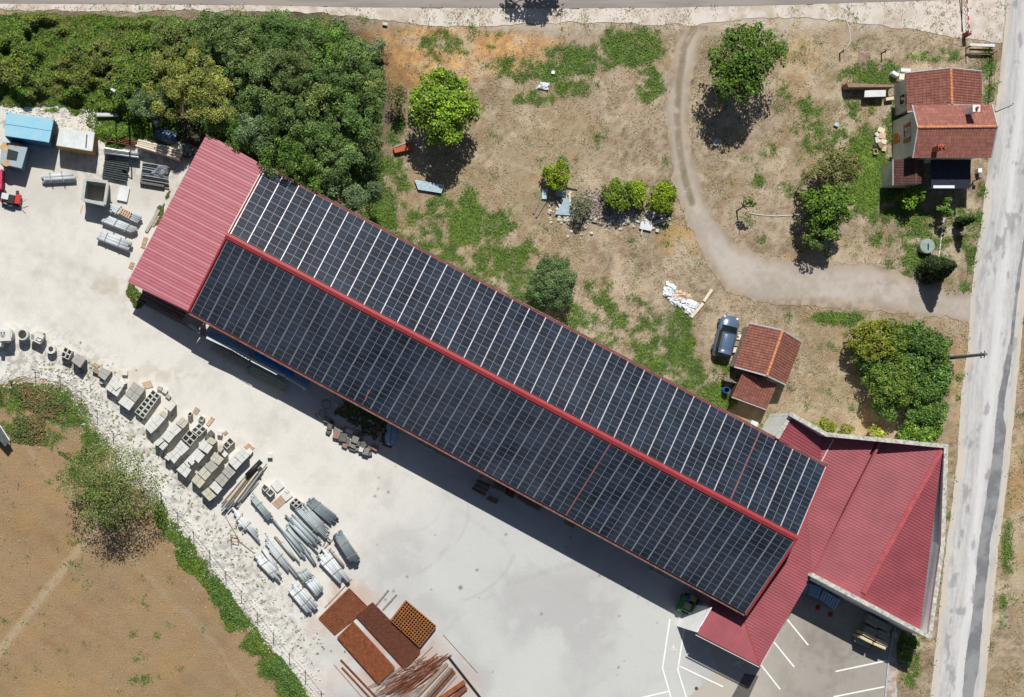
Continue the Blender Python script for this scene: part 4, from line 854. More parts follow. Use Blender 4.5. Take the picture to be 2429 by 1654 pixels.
# undergrowth under the wood and bramble thicket to the left
def thicket(name, region, n, size, pal, label, hmax, dens_noise=2.2, f=ov, seed=1, kind='stuff', pals=None, cut=.0, hpow=1.0):
    P = P2(region, f); A = np.array([(p.x, p.y) for p in P]); lo, hi = A.min(0), A.max(0); r = np.random.default_rng(seed)
    m = int(n * 1.6 * (hi - lo).prod() / max(1e-6, abs(sum(A[i][0] * A[(i + 1) % len(A)][1] - A[(i + 1) % len(A)][0] * A[i][1] for i in range(len(A)))) / 2))
    x = r.uniform(lo[0], hi[0], m); y = r.uniform(lo[1], hi[1], m); d = sdf(P, x, y) + (fbm(x, y, 1.5, seed + 3) - .5) * 1.2
    q = fbm(x, y, dens_noise, seed + 5, 3); k = (d > 0) & (q > cut + r.random(m) * .12); x, y, d, q = x[k][:n], y[k][:n], d[k][:n], q[k][:n]; n = len(x)
    hh = hmax * ss(.25, .75, q) ** hpow * ss(0, 1.2, d) * (1 - r.random(n) ** 2 * .6) + .05
    nn = r.normal(size=(n, 3)) * .55 + np.array([0, 0, 1]); nn /= np.linalg.norm(nn, axis=1)[:, None]
    a = r.normal(size=(n, 3)); a -= nn * (a * nn).sum(1)[:, None]; a /= np.linalg.norm(a, axis=1)[:, None]; b = np.cross(nn, a); s = size * r.uniform(.5, 1.4, n)[:, None]
    C = np.stack([x, y, hh], 1); V = np.stack([C - a * s * .8, C + b * s * .45 + nn * s * .12, C + a * s * .8, C - b * s * .45 + nn * s * .12], 1).reshape(-1, 3)
    pal = np.array(pal); col = pal[r.integers(0, len(pal), n)] * r.uniform(.7, 1.25, (n, 1)); t = fbm(x, y, 3.0, seed + 9, 3)
    if pals is not None: p2 = np.array(pals); col = np.where((t + r.normal(size=n) * .05 > .56)[:, None], p2[r.integers(0, len(p2), n)] * r.uniform(.7, 1.2, (n, 1)), col)
    c = P[0]; return npmesh(name, V, np.arange(n * 4).reshape(n, 4), leafm, np.repeat(col, 4, 0), loc=(c.x, c.y, 0), kind=kind, label=label)
thicket('bramble_thicket', [(-120,40),(0,30),(120,32),(250,34),(330,36),(450,50),(470,120),(420,200),(380,300),(300,300),(240,262),(150,242),(60,240),(-120,236)], 80000, .14, HEDGE + BROWN[:1] + GREEN, 'tangled green and brown brambles left of the wood', 2.0, pals=BROWN + LIMEG[:1] + HEDGE[:1], seed=3)
thicket('undergrowth', [(440,40),(560,34),(780,46),(880,160),(870,260),(860,400),(850,460),(700,430),(600,360),(430,290),(420,200)], 24000, .18, DARKG, 'dark undergrowth filling the gaps of the wood', .7, seed=4)
thicket('weeds_by_containers', [(215,262),(300,250),(400,268),(420,300),(380,330),(300,315),(262,345),(215,310)], 9000, .13, GREEN + HEDGE, 'green weeds behind the steel bars and container', .8, seed=6)
thicket('chalk_weeds', [(0,228),(90,240),(200,248),(200,262),(110,256),(20,250)], 1500, .12, GREEN, 'weeds creeping over the chalk above the blue container', .35, seed=7, cut=.42)
# single trees
tree(1003, 246, 76, 80, 5.7, GREEN + LIMEG[:1], 'bright green round tree beside the bare footpath with a long dark shadow', leaf=.16, clump=.55, dens=1.3, core=0.86)
tree(1692, 135, 84, 70, 6.4, GREEN[:2] + HEDGE[:2], 'large green tree right of the dirt track near the road', core=.7, leaf=.16, clump=.55, dens=1.2, extra=lambda c: crown(c.x - 1.1, c.y - 2.0, 2.4, 2.0, 1.4, 5.6, 50, .6))
tree(1253, 645, 54, 58, 3.4, SAGE + HEDGE[:1], 'round grey green bush close to the north eave', 'bush', 'bush', leaf=.11, clump=.4, dens=1.3, h0=.2, core=0.88)
Gy = 'small yellow green bushes on the scrap heap'
tree(1262, 398, 31, 31, 2.1, LIMEG, 'yellow green ball bush alone at the left end of the scrap heap', 'bush', 'bush', leaf=.12, clump=.33, group=Gy, dens=1.3, h0=.15, core=0.9)
tree(1402, 442, 34, 36, 2.3, LIMEG[1:] + GREEN, 'darker yellow green bush in the middle of the scrap heap', 'bush', 'bush', leaf=.12, clump=.33, group=Gy, dens=1.3, h0=.15, core=0.88)
tree(1441, 443, 26, 28, 1.9, LIMEG, 'paler bush pressed against the right of the middle one', 'bush', 'bush', leaf=.12, clump=.33, group=Gy, dens=1.2, h0=.15, core=0.85)
tree(1503, 448, 31, 36, 2.1, LIMEG, 'yellow green bush nearest the dirt track', 'bush', 'bush', leaf=.12, clump=.33, group=Gy, dens=1.2, h0=.15, core=0.88)
tree(1316, 472, 22, 34, 1.5, [lin(120, 116, 98), lin(104, 104, 84), lin(96, 106, 66)], 'grey half dead bush between the lime ones on the scrap heap', 'bush', 'bush', leaf=.1, clump=.35, dens=.8)
tree(1884, 380, 60, 48, 4.6, BROWN, 'sparse brownish olive tree in the garden', leaf=.12, clump=.5, dens=.9, surf=.6)
tree(1868, 468, 56, 46, 4.4, GREEN + HEDGE, 'fresh green tree below the sparse brownish one', leaf=.15, clump=.5, dens=1.3, core=0.75)
tree(1858, 525, 42, 42, 3.2, HEDGE + BROWN[:1], 'smaller green tree at the edge of the track bend', leaf=.15, clump=.45, dens=.9)
tree(2068, 452, 26, 24, 1.9, GREEN, 'leafy shrub in the shade of the house', 'shrub', 'shrub', leaf=.15, clump=.35)
tree(2142, 474, 16, 30, 2.2, HEDGE, 'thin leafy sapling in front of the dark canopy', 'shrub', 'shrub', leaf=.17, clump=.25, dens=.5, nc=14)
# conifers lean outwards in the picture because they are tall
def conifer(x, y, r, h, label):
    c = W(*ov(x, y), 0); root = thing('conifer', label, 'tree', (c.x, c.y, 0)); cl = crown(c.x, c.y, r, r, .1, h, int(26 * h * r), r * .42, cone=True)
    V, F, Cc = leaf_geo(cl, int(2600 * r * h), .12, CONI, .2); npmesh('crown', V, F, leafm, Cc, parent=root); mb = MB(); mb.tube((c.x, c.y, 0), (c.x, c.y, h * .8), .08, 8, .03); mb.build('trunk', bark, root)
conifer(2108, 615, 1.15, 4.6, 'dark conical conifer by the lane corner'); conifer(2172, 508, .5, 3.4, 'narrow dark cypress beside the lane fence')
# hedge at the right
Gh = 'large shrubs of the roadside hedge'
for (x, y, rx, ry, h, pal, lab) in [(2028,778,36,46,3.5,HEDGE + YELLO[:1],'green shrub joining the yellowing one to the hedge top'),(1972,820,34,34,2.8,HEDGE,'lower shrub under the yellowing one at the hedge left'),(2130,850,26,44,3.6,HEDGE + DARKG,'narrow green shrub below the power pole'),(2060,830,40,40,3.4,DARKG + HEDGE,'dark shrub in the hollow of the hedge'),(1985,772,56,48,3.6,YELLO + LIMEG[:1],'yellowing shrub at the hedge top left'),(2068,778,46,44,3.6,HEDGE,'dark green shrub in the middle of the hedge top'),(2120,800,34,50,3.8,HEDGE,'green shrub at the hedge corner beside the power pole'),
    (2026,870,58,58,3.8,HEDGE + YELLO[:1],'broad green shrub bulging left out of the hedge'),(2095,880,50,48,3.6,HEDGE,'green shrub in the middle of the hedge column'),(2100,940,44,42,3.4,HEDGE,'green shrub third from the parapet wall'),(2085,985,46,34,3.2,HEDGE + GREEN,'green shrub touching the parapet coping'),(2010,925,30,24,2.4,HEDGE,'low shrub below the broad bulging one')]:
    tree(x, y, rx, ry, h, pal + DARKG[:2] if pal is HEDGE else pal, lab, 'hedge_shrub', 'shrub', leaf=.13, clump=.42, group=Gh, dens=1.4, h0=.2, core=.85)
for x, y, r, lab in ((1872,968,22,'yellow green shrub behind the parapet, left one'),(1920,975,14,'small dry shrub behind the parapet'),(1985,985,20,'spiky yellow shrub behind the parapet next to the hedge'),(2070,1455,16,'green bush in the corner below the parapet end'),(2055,1490,14,'lower green bush right of the kerbstone stacks')):
    tree(x, y, r, r * .8, 1.2, YELLO if x < 2000 else HEDGE, lab, 'shrub', 'shrub', leaf=.13, clump=.28, dens=.9)
# sparse tree of the field, casting a lacy shadow
tree(252, 1100, 108, 88, 6.4, [lin(108, 122, 66), lin(92, 106, 54), lin(124, 132, 80), lin(80, 94, 44)], 'sparse pale green tree of the brown field by the fence', leaf=.1, clump=.7, nc=260, dens=.36, surf=.45)
thicket('fence_weeds', [(365,1130),(380,1150),(400,1180),(430,1225),(465,1268),(500,1320),(535,1365),(575,1415),(610,1465),(650,1515),(710,1583),(760,1660),(700,1660),(655,1583),(600,1530),(555,1480),(520,1430),(490,1385),(460,1330),(420,1290),(385,1230),(355,1180)], 13000, .12, HEDGE + DARKG, 'green weed belt along the wire fence', .5, seed=9, cut=.38, pals=GREEN + BROWN[:1])
thicket('bank_weeds', [(0,880),(60,868),(130,885),(175,925),(215,985),(240,1040),(180,1060),(100,1010),(20,1010),(-80,1000),(-80,880)], 11000, .12, DARKG + BROWN, 'weeds on the mound inside the fence corner', .5, seed=10, pals=[lin(140, 120, 88), lin(128, 112, 76), lin(112, 112, 60)], cut=.38)
# small weeds and dry tufts over the lawns, following the painted patches
def tufts(name, n, size, label, mode, hmax, per=6, seed=1, sc=.3):
    r = np.random.default_rng(seed); p0, p1 = W(-60, 1720), W(2500, -60); x = r.uniform(p0.x, p1.x, n * 6); y = r.uniform(p0.y, p1.y, n * 6)
    inyard = sdf(P2(YARD), x, y); k = inyard < -.1
    if mode != 'green': k &= (sdf(FIELD_LINE, x, y) < 0) | (r.random(len(x)) < .12)
    for poly in (RW, [W(a, b) for a, b in TR], P2(TK)): k &= sdf(poly, x, y) < .0
    x, y = x[k], y[k]; g = green_mask(x, y); u = r.random(len(x))
    k = (u < g * .75) if mode == 'green' else (u < .5 * (1 - g) * ss(.4, .62, fbm(x, y, 1.6, 55, 4)))
    x, y = x[k][:n], y[k][:n]; n = len(x); m = n * per
    cx, cy = np.repeat(x, per) + r.normal(size=m) * sc, np.repeat(y, per) + r.normal(size=m) * sc
    z = bumps(cx, cy) - .05 + r.random(m) * hmax; th = r.random(m) * 6.283; s = size * r.uniform(.5, 1.4, m)
    a = np.stack([np.cos(th), np.sin(th), r.uniform(-.3, .6, m)], 1) * s[:, None]; b = np.stack([-np.sin(th), np.cos(th), np.zeros(m)], 1) * (s * .4)[:, None]
    C = np.stack([cx, cy, z], 1); V = np.stack([C - a * .5, C + b * .5, C + a, C - b * .5], 1).reshape(-1, 3)
    if mode == 'green': pal = np.array(GREEN + HEDGE); tc = r.integers(0, len(pal), n); col = pal[np.repeat(tc, per)]
    else: pal = np.array([lin(166, 148, 118), lin(196, 178, 146), lin(134, 120, 94), lin(178, 158, 122)]); col = pal[r.integers(0, 4, m)]
    col = col * r.uniform(.75, 1.2, (m, 1)); w = W(1200, 800)
    return npmesh(name, V, np.arange(m * 4).reshape(m, 4), leafm, np.repeat(col, 4, 0), loc=(w.x, w.y, 0), kind='stuff', label=label)
tufts('weeds', 42000, .12, 'low green weeds over the dry lawns', 'green', .16, 7, 31, .2)
tufts('dry_grass', 26000, .11, 'dry straw coloured grass tufts', 'dry', .09, 4, 32, .14)
def yardweeds():
    r = np.random.default_rng(5); V = []; C = []
    for i in range(420):
        t = r.random(); 
        ax, ay = [(150,860),(245,985),(330,1090),(430,1210),(520,1320),(610,1440),(700,1560)][min(5, int(t * 6))], None
        i0 = min(5, int(t * 6)); f = t * 6 - i0; a = [(60,850),(150,860),(245,985),(330,1080),(430,1200),(540,1340),(680,1510)]; p = a[i0]; q = a[i0 + 1]
        px = p[0] + (q[0] - p[0]) * f + 12 + abs(r.normal()) * 45; py = p[1] + (q[1] - p[1]) * f - abs(r.normal()) * 26
        w = W(*ov(px, py)); pal = [lin(150, 146, 110), lin(124, 130, 84), lin(160, 150, 120), lin(104, 116, 66)]; c = pal[r.integers(0, 4)]
        for j in range(5):
            th = r.random() * 6.28; l = r.uniform(.06, .24); d = np.array([math.cos(th), math.sin(th), .25]) * l; b = np.array([-math.sin(th), math.cos(th), 0]) * .035; o = np.array([w.x, w.y, .03])
            V += [o - b, o + d, o + b + d * .5, o + b]; C += [c] * 4
    V = np.array(V); npmesh('gravel_weeds', V, np.arange(len(V)).reshape(-1, 4), leafm, np.array(C), loc=tuple(W(*ov(400, 1200))), kind='stuff', label='sparse weeds growing through the chalk rubble')
yardweeds()
# chalk stones along the edge of the yard
def rubble(name, pts, n, smin, smax, mat, label, spread=.6, seed=3):
    r = np.random.default_rng(seed); P = P2(pts); V = []; F = []
    base = np.array([(-.5, -.5, 0), (.5, -.45, 0), (.45, .5, 0), (-.5, .4, 0), (-.3, -.25, .6), (.3, -.3, .5), (.25, .3, .65), (-.3, .3, .5)])
    fs = [(4, 5, 6, 7), (0, 1, 5, 4), (1, 2, 6, 5), (2, 3, 7, 6), (3, 0, 4, 7)]
    for i in range(n):
        t = r.random() * (len(P) - 1); k = int(t); w = P[k] + (P[k + 1] - P[k]) * (t - k); s = r.uniform(smin, smax); a = r.random() * 6.28; c, q = math.cos(a), math.sin(a)
        o = np.array([w.x + r.normal() * spread, w.y + r.normal() * spread, 0]); B = base * s * r.uniform(.7, 1.3, (8, 3)); B = np.stack([B[:, 0] * c - B[:, 1] * q, B[:, 0] * q + B[:, 1] * c, B[:, 2]], 1) + o
        F += [[a_ + len(V) for a_ in f] for f in fs]; V += list(B)
    npmesh(name, np.array(V), np.array(F), mat, loc=tuple(P[0]), kind='stuff', label=label)
chalk = M('chalk_stone', lin(204, 202, 194), var=.15, scale=6)
rubble('chalk_rubble', [(20,860),(140,862),(195,905),(240,970),(265,1030),(330,1088),(400,1175),(470,1262),(540,1358),(600,1432),(660,1505),(730,1583)], 1300, .05, .2, chalk, 'loose white chalk stones along the fence', .7)
rubble('yard_gravel', [(60,860),(200,900),(300,1040),(430,1190),(560,1330),(700,1510)], 2500, .03, .1, chalk, 'small loose gravel behind the stored pipes', 1.9, 4)
rubble('container_gravel', [(20,250),(110,262),(190,258),(230,300)], 500, .04, .16, chalk, 'loose chalk stones above the containers', .5, 5)

thicket('corner_weeds', [(288,640),(300,630),(330,680),(318,700),(285,665)], 900, .12, BROWN + HEDGE, 'dry weeds at the south west corner of the red roof', .5, seed=14)
thicket('edge_weeds', [(380,430),(395,425),(372,490),(350,520),(345,500)], 700, .11, BROWN, 'dry weeds along the red roof edge by the tarpaulin', .3, seed=15)
thicket('heap_weeds', [(765,880),(860,890),(900,960),(880,1010),(820,980),(755,930)], 2600, .13, HEDGE + BROWN, 'weeds growing in the shaded heap under the eave', .5, seed=16, cut=.35)
thicket('north_wall_weeds', [(800,470),(860,480),(960,560),(1080,640),(1250,740),(1240,760),(1050,650),(900,570)], 9000, .12, GREEN + HEDGE + BROWN[:1], 'weeds along the north eave of the warehouse', .45, seed=17, cut=.36)

rubble('scrap_stones', [(1255,470),(1300,500),(1350,478),(1400,500),(1450,488),(1515,500)], 420, .06, .34, chalk, 'pale stones and broken bits strewn around the small bushes', .55, 8)
rubble('scrap_splinters', [(1330,450),(1395,470),(1470,470)], 160, .06, .26, M('old_wood', (0, 0, 0)) if 'old_wood' in _m else M('old_wood', lin(150, 136, 122), var=.25, scale=6), 'grey wood splinters between the small bushes', .5, 9)
# ---------------------------------------------------------------- THINGS IN THE YARD
concw = M('pale_concrete', lin(208, 208, 202), var=.06, scale=3, bump=.1)
concg = M('grey_concrete', lin(168, 166, 158), var=.1, scale=3, bump=.1)
concb = M('beige_concrete', lin(190, 186, 168), var=.08, scale=3, bump=.1)
concd = M('dark_concrete', lin(104, 104, 98), var=.2, scale=4, bump=.2)
wood = M('pale_wood', lin(206, 178, 150), var=.2, scale=6)
woodo = M('old_wood', lin(150, 136, 122), var=.25, scale=6)
woodd = M('dark_wood', lin(112, 96, 80), var=.25, scale=5)
cream = M('cream_timber', lin(222, 208, 186), var=.1, scale=4)
pvc = M('pale_grey_pipe', lin(196, 203, 206), rough=.5, var=.05, scale=3)
pvcg = M('green_grey_pipe', lin(168, 178, 178), rough=.5, var=.08, scale=3)
pvcd = M('slate_grey_pipe', lin(122, 134, 140), rough=.5, var=.1, scale=3)
strapm = M('strap', lin(214, 218, 216), var=.05)
rust = M('rusty_steel', lin(144, 86, 56), var=.3, scale=3, rough=.9)
rust2 = M('dark_rust', lin(122, 76, 58), var=.3, scale=4, rough=.9)
steel = M('steel', lin(140, 144, 146), rough=.45, var=.2, metal=.4)
blackm = M('black_plastic', lin(38, 40, 42), rough=.5, var=.2)
blue = M('container_blue', lin(64, 122, 158), rough=.55, var=.12, scale=2, stain=.15)
bluel = M('faded_blue_paint', lin(120, 186, 212), rough=.6, var=.08, scale=1.2, tint=lin(196, 214, 214))
yellow = M('ochre_paint', lin(196, 156, 78), rough=.6, var=.1)
whitep = M('white_paint', lin(218, 222, 222), var=.06, scale=2, stain=.12)
redp = M('red_paint', lin(190, 52, 44), rough=.5, var=.1)
tarp = M('grey_tarpaulin', lin(128, 134, 140), rough=.4, var=.2, scale=2)
ORD = ['first', 'second', 'third', 'fourth', 'fifth', 'sixth', 'seventh', 'eighth', 'ninth', 'tenth']
def cen(pts, f, h=0):
    P = [W(*f(x, y), h) for x, y in pts]; c = sum(P, Vector()) / len(P); return Vector((c.x, c.y, 0))
def bil(q, u, v): return (q[0] * (1 - u) + q[1] * u) * (1 - v) + (q[3] * (1 - u) + q[2] * u) * v
def slats(mb, q, z, th, n, along=0, fill=.62):
    for i in range(n):
        a, b = (i + (1 - fill) / 2) / n, (i + 1 - (1 - fill) / 2) / n
        c = [bil(q, a, 0), bil(q, b, 0), bil(q, b, 1), bil(q, a, 1)] if along == 0 else [bil(q, 0, a), bil(q, 1, a), bil(q, 1, b), bil(q, 0, b)]
        mb.prism([(p.x, p.y, z) for p in c], [(p.x, p.y, z + th) for p in c])
def pallet_mesh(mb, q, z=0.0, n=6):
    slats(mb, q, z, .02, 3, 1, .3)
    for v in (.04, .46, .88):
        c = [bil(q, 0, v), bil(q, 1, v), bil(q, 1, v + .08), bil(q, 0, v + .08)]; mb.prism([(p.x, p.y, z + .021) for p in c], [(p.x, p.y, z + .11) for p in c])
    slats(mb, q, z + .111, .025, n, 0)
def pallet(f, pts, label, mat=None, z=0.0, n=6, group='wooden pallets lying in the yard'):
    h = z + .136; q = [W(*f(x, y), h) for x, y in pts]; q = [Vector((p.x, p.y, 0)) for p in q]; mb = MB(); pallet_mesh(mb, q, z, n)
    return mb.build('pallet', mat or wood, label=label, cat='pallet', group=group)
def stack(f, pts, label, nx=2, ny=1, h=1.35, mat=None, layers=4, pal=True, group='pallets of concrete blocks', gap=.02, top=None):
    q = [W(*f(x, y), h) for x, y in pts]; q = [Vector((p.x, p.y, 0)) for p in q]; c = sum(q, Vector()) / 4
    r = thing('block_stack', label, 'blocks', tuple(c), group)
    z0 = .14 if pal else 0.0
    if pal: mb = MB(); pallet_mesh(mb, q); mb.build('pallet', woodo, r)
    for i in range(nx):
        for j in range(ny):
            mb = MB(); a, b = (i + gap) / nx, (i + 1 - gap) / nx; a2, b2 = (j + gap) / ny, (j + 1 - gap) / ny; lh = (h - z0) / layers
            dh = RG.uniform(-.03, .0)
            for l in range(layers):
                e = RG.uniform(-.008, .008); cc = [bil(q, a + e, a2), bil(q, b + e, a2), bil(q, b + e, b2), bil(q, a + e, b2)]
                z = z0 + l * lh; mb.prism([(p.x, p.y, z) for p in cc], [(p.x, p.y, z + lh - .018 + (dh if l == layers - 1 else 0)) for p in cc])
            mb.build('block', mat or concw, r)
    return r
def crates(f, pts, label, nx, ny, h=.9, mat=None, t=.14, floor=.05, name='concrete_chamber', cat='concrete box', group='hollow concrete chambers'):
    """hollow square chambers standing side by side, each one a thing"""
    q = [W(*f(x, y), h) for x, y in pts]; q = [Vector((p.x, p.y, 0)) for p in q]
    k = 0
    for i in range(nx):
        for j in range(ny):
            c = [bil(q, (i + .02) / nx, (j + .02) / ny), bil(q, (i + .98) / nx, (j + .02) / ny), bil(q, (i + .98) / nx, (j + .98) / ny), bil(q, (i + .02) / nx, (j + .98) / ny)]
            m = sum(c, Vector()) / 4; inn = [p + (m - p) * t * 1.6 for p in c]; mb = MB(); hh = h - RG.uniform(0, .04)
            V = [(p.x, p.y, 0) for p in c] + [(p.x, p.y, hh) for p in c] + [(p.x, p.y, hh) for p in inn] + [(p.x, p.y, floor) for p in inn]; F = []
            for a in range(4):
                b = (a + 1) % 4; F += [(a, b, 4 + b, 4 + a), (4 + a, 4 + b, 8 + b, 8 + a), (8 + a, 8 + b, 12 + b, 12 + a)]
            F += [(12, 13, 14, 15)]
            if (c[1] - c[0]).cross(c[2] - c[0]).z < 0: F = [tuple(reversed(x)) for x in F]
            mb.add(V, F)
            lab = label(k) if callable(label) else label
            mb.build(name, mat or concw, label=lab, cat=cat, group=group); k += 1
z2, z3, z4, z5, z6, z7 = Z(200, 840, .1291), Z(320, 940, .1549), Z(420, 1080, .1291), Z(520, 1140, .1549), Z(580, 1260, .13895), Z(720, 1370, .1807)
# the rows of block pallets, counted from the chalk edge (fence side) toward the open yard
stack(z2, [(245,395),(375,490),(500,320),(300,235)], 'grey block pair between two pallets, left of the white slabs carrying a square lid', 1, 2, 1.1, concg)
stack(z2, [(270,480),(290,540),(410,560),(420,505)], 'low white slab stack peeking out in front of the grey block pair', 1, 1, .5, concw, 2, False)
stack(z2, [(380,630),(600,785),(735,570),(540,375)], 'white slab stack carrying a loose square lid on top', 2, 3, 1.2, concw)
stack(z2, [(640,490),(720,560),(780,540),(690,420)], 'small white slab stack at the yard side of the lid stack', 1, 1, .7, concw)
stack(z2, [(740,745),(935,890),(1110,655),(900,510)], 'mid grey stack of four blocks left of the double chamber row', 2, 2, 1.35, concg)
stack(z2, [(612,890),(820,1040),(930,895),(735,745)], 'white two block stack at the chalk end left of the double chamber row', 2, 1, 1.4, concw)
crates(z2, [(920,1065),(1085,1190),(1395,760),(1255,650)], lambda k: 'hollow white chamber, %s from the chalk end, %s line of the double row' % (ORD[k % 6], ('left', 'right')[k // 6]), 2, 6, .9)
lid = MB(); lid.pbox(*z2(588, 595), 15, 13, -38, 1.3, 1.21); lid.build('inspection_cover', concw, label='loose square lid lying on the white slab stack', cat='lid')
ROW = {
 'row right of the chamber line': [([(145,470),(245,575),(360,470),(270,370)],1,2,concw),([(250,375),(355,470),(465,345),(365,270)],2,1,concw),([(370,262),(465,345),(500,290),(420,220)],1,1,concb),([(480,195),(545,240),(630,130),(560,50)],1,1,concw)],
 'third row from the left': [([(365,775),(425,830),(510,740),(455,690)],2,2,concw),([(290,740),(345,765),(450,680),(400,630)],1,1,concw),([(410,630),(520,720),(615,605),(520,530)],2,1,concw),([(520,525),(615,610),(720,510),(620,420)],2,1,concw),([(620,415),(735,500),(820,400),(720,320)],2,1,concb)],
 'row ending at big black chambers': [([(445,940),(515,990),(545,955),(480,905)],1,1,concw),([(475,890),(600,1035),(700,910),(590,820)],2,2,concw),([(590,820),(710,915),(835,800),(700,670)],2,3,concw)],
 'row below the big black chambers': [([(632,1125),(780,1255),(865,1130),(740,1020)],2,2,concw),([(745,1015),(830,1100),(930,960),(850,900)],1,1,concw),([(850,900),(970,1030),(1075,905),(955,790)],2,1,concw),([(960,790),(1110,885),(1195,770),(1060,670)],2,1,concw),([(1070,690),(1195,750),(1260,690),(1160,620)],1,1,concb)],
 'second row from the timber pile': [([(860,1290),(990,1415),(1080,1310),(945,1185)],2,1,concb),([(950,1180),(1075,1295),(1170,1190),(1055,1070)],2,1,concb),([(1060,1070),(1170,1180),(1280,1080),(1170,970)],2,1,concg),([(1145,960),(1285,1060),(1365,960),(1220,850)],2,2,concb),([(1265,830),(1310,865),(1360,800),(1290,750)],1,1,concb)],
 'row beside the long timber pile': [([(1015,1480),(1140,1610),(1250,1530),(1120,1400)],2,2,concb),([(1135,1385),(1265,1505),(1340,1420),(1230,1300)],2,2,concw),([(1225,1280),(1340,1395),(1440,1280),(1330,1170)],2,2,concg),([(1330,1160),(1445,1270),(1545,1165),(1420,1050)],2,2,concg),([(1420,1000),(1545,1135),(1640,1030),(1520,925)],2,1,concw),([(1520,915),(1640,1030),(1755,910),(1640,800)],2,2,concw)]}
tone = {concw.name: 'white', concb.name: 'beige', concg.name: 'grey'}
for rn, lst in ROW.items():
    for i, (q, nx, ny, m) in enumerate(lst):
        stack(z3, q, '%s block stack, %s from the chalk end in the %s' % (tone[m.name], ORD[i], rn), nx, ny, 1.35 + .05 * (i % 2), m)
crates(z3, [(718,645),(845,765),(968,625),(830,510)], lambda k: 'big open chamber with black inside, %s of the four' % ('lower left', 'upper left', 'lower right', 'upper right')[k], 2, 2, 1.2, t=.1)
crates(z3, [(862,520),(985,615),(1100,500),(980,410)], lambda k: 'small white chamber beside the big black ones, %s of its group of four' % ORD[k], 2, 2, .8)
crates(z3, [(965,350),(1030,395),(1075,330),(1010,290)], 'single white chamber between two loose pallets above the group of four', 1, 1, .6)
crates(z3, [(1340,745),(1410,815),(1530,700),(1450,620)], lambda k: 'white chamber of the pair above the beige row, %s one' % ('left', 'right')[k], 1, 2, .9)
crates(z3, [(800,280),(845,310),(885,265),(845,235)], 'small round edged white chamber at the yard end of the third stack row', 1, 1, 1.0)
def cube(f, x, y, w, l, ang, h, mat, name, label, cat, h0=0.0, group=None, bevel=.02):
    s = f(1, 0)[0] - f(0, 0)[0]; mb = MB(); mb.pbox(*f(x, y), w * s, l * s, ang, h, h0); return mb.build(name, mat, label=label, cat=cat, group=group, bevel=bevel)
cube(z3, 862, 1005, 95, 65, 45, 1.7, concw, 'concrete_block', 'white block raised on top of the row below the black chambers', 'block', 1.42)
cube(z3, 1370, 880, 95, 75, 45, .9, concw, 'concrete_block', 'white block standing below the pair of chambers', 'block')
cube(z3, 1165, 570, 85, 75, 45, .95, concd, 'concrete_chamber', 'dark grey box beside the four small chambers, upper one', 'concrete box')
cube(z3, 1112, 625, 75, 65, 45, .9, concd, 'concrete_chamber', 'dark mossy box below the dark grey one', 'concrete box')
cube(z3, 1300, 570, 75, 65, 10, .6, concw, 'concrete_chamber', 'white box with a round mouth near the star shaped scrap', 'concrete box')
cube(z3, 1755, 850, 85, 80, 35, .5, concw, 'concrete_block', 'white block behind the row next to the pipe pile', 'block')
cube(z3, 2070, 915, 75, 65, 0, .5, concw, 'concrete_block', 'white block lying at the yard end of the pipe pile', 'block')
cube(z2, 740, 345, 105, 90, 3, .4, concw, 'concrete_block', 'white block lying alone above the lid stack', 'block')
cube(z2, 1385, 630, 90, 70, 20, .4, concg, 'concrete_block', 'grey block behind the chamber double row, left of a white one', 'block')
cube(z2, 1480, 680, 90, 80, 30, .4, concw, 'concrete_block', 'white block behind the chamber double row', 'block')
cube(z2, 1540, 780, 90, 70, 40, .3, concg, 'concrete_block', 'low grey block next to a reddish stained pallet', 'block')
for i, (f, q, lab) in enumerate([(z3, [(880,235),(945,285),(1000,205),(930,155)], 'slatted pallet at the yard end of the third stack row'), (z3, [(1085,430),(1130,465),(1225,345),(1175,300)], 'slatted pallet beside the single white chamber'),
    (z2, [(1055,520),(1110,640),(1270,600),(1215,480)], 'slatted pallet above the grey stack of four blocks'), (z2, [(130,190),(230,260),(290,220),(180,145)], 'small slatted pallet above the grey block pair'), (z3, [(1665,770),(1760,850),(1835,790),(1740,715)], 'worn pallet under the white block near the pipe pile'),
    (z4, [(1740,870),(1860,985),(1995,860),(1890,745)], 'reddish slatted pallet beside the raised white slab'), (z3, [(1345,560),(1385,600),(1430,560),(1390,520)], 'narrow pallet behind the box with the round mouth')]):
    pallet(f, q, lab, wood)
cube(z4, 1845, 560, 170, 190, -40, .25, concw, 'concrete_slab', 'square white slab beside the two open white chambers', 'slab', group='white slabs near the pipe racks')
cube(z4, 2010, 740, 170, 160, -40, .25, concw, 'concrete_slab', 'square white slab with a small lid on it', 'slab', group='white slabs near the pipe racks')
cube(z4, 2022, 655, 75, 75, -40, .34, concw, 'inspection_cover', 'small white lid on the slab beside the reddish pallet', 'lid', .255)
crates(z4, [(1550,590),(1610,675),(1690,590),(1600,520)], 'open white chamber with a dark mouth, left of the pair near the white slabs', 1, 1, .8)
crates(z4, [(1630,690),(1715,775),(1800,680),(1720,600)], 'open white chamber with a dark mouth, right of the pair near the white slabs', 1, 1, .8)
crates(z4, [(2070,880),(2185,985),(2300,870),(2185,775)], lambda k: 'small chamber of the clover group beside the pale slabs, %s one' % ('bottom left', 'top left', 'bottom right', 'top right')[k], 2, 2, .8)
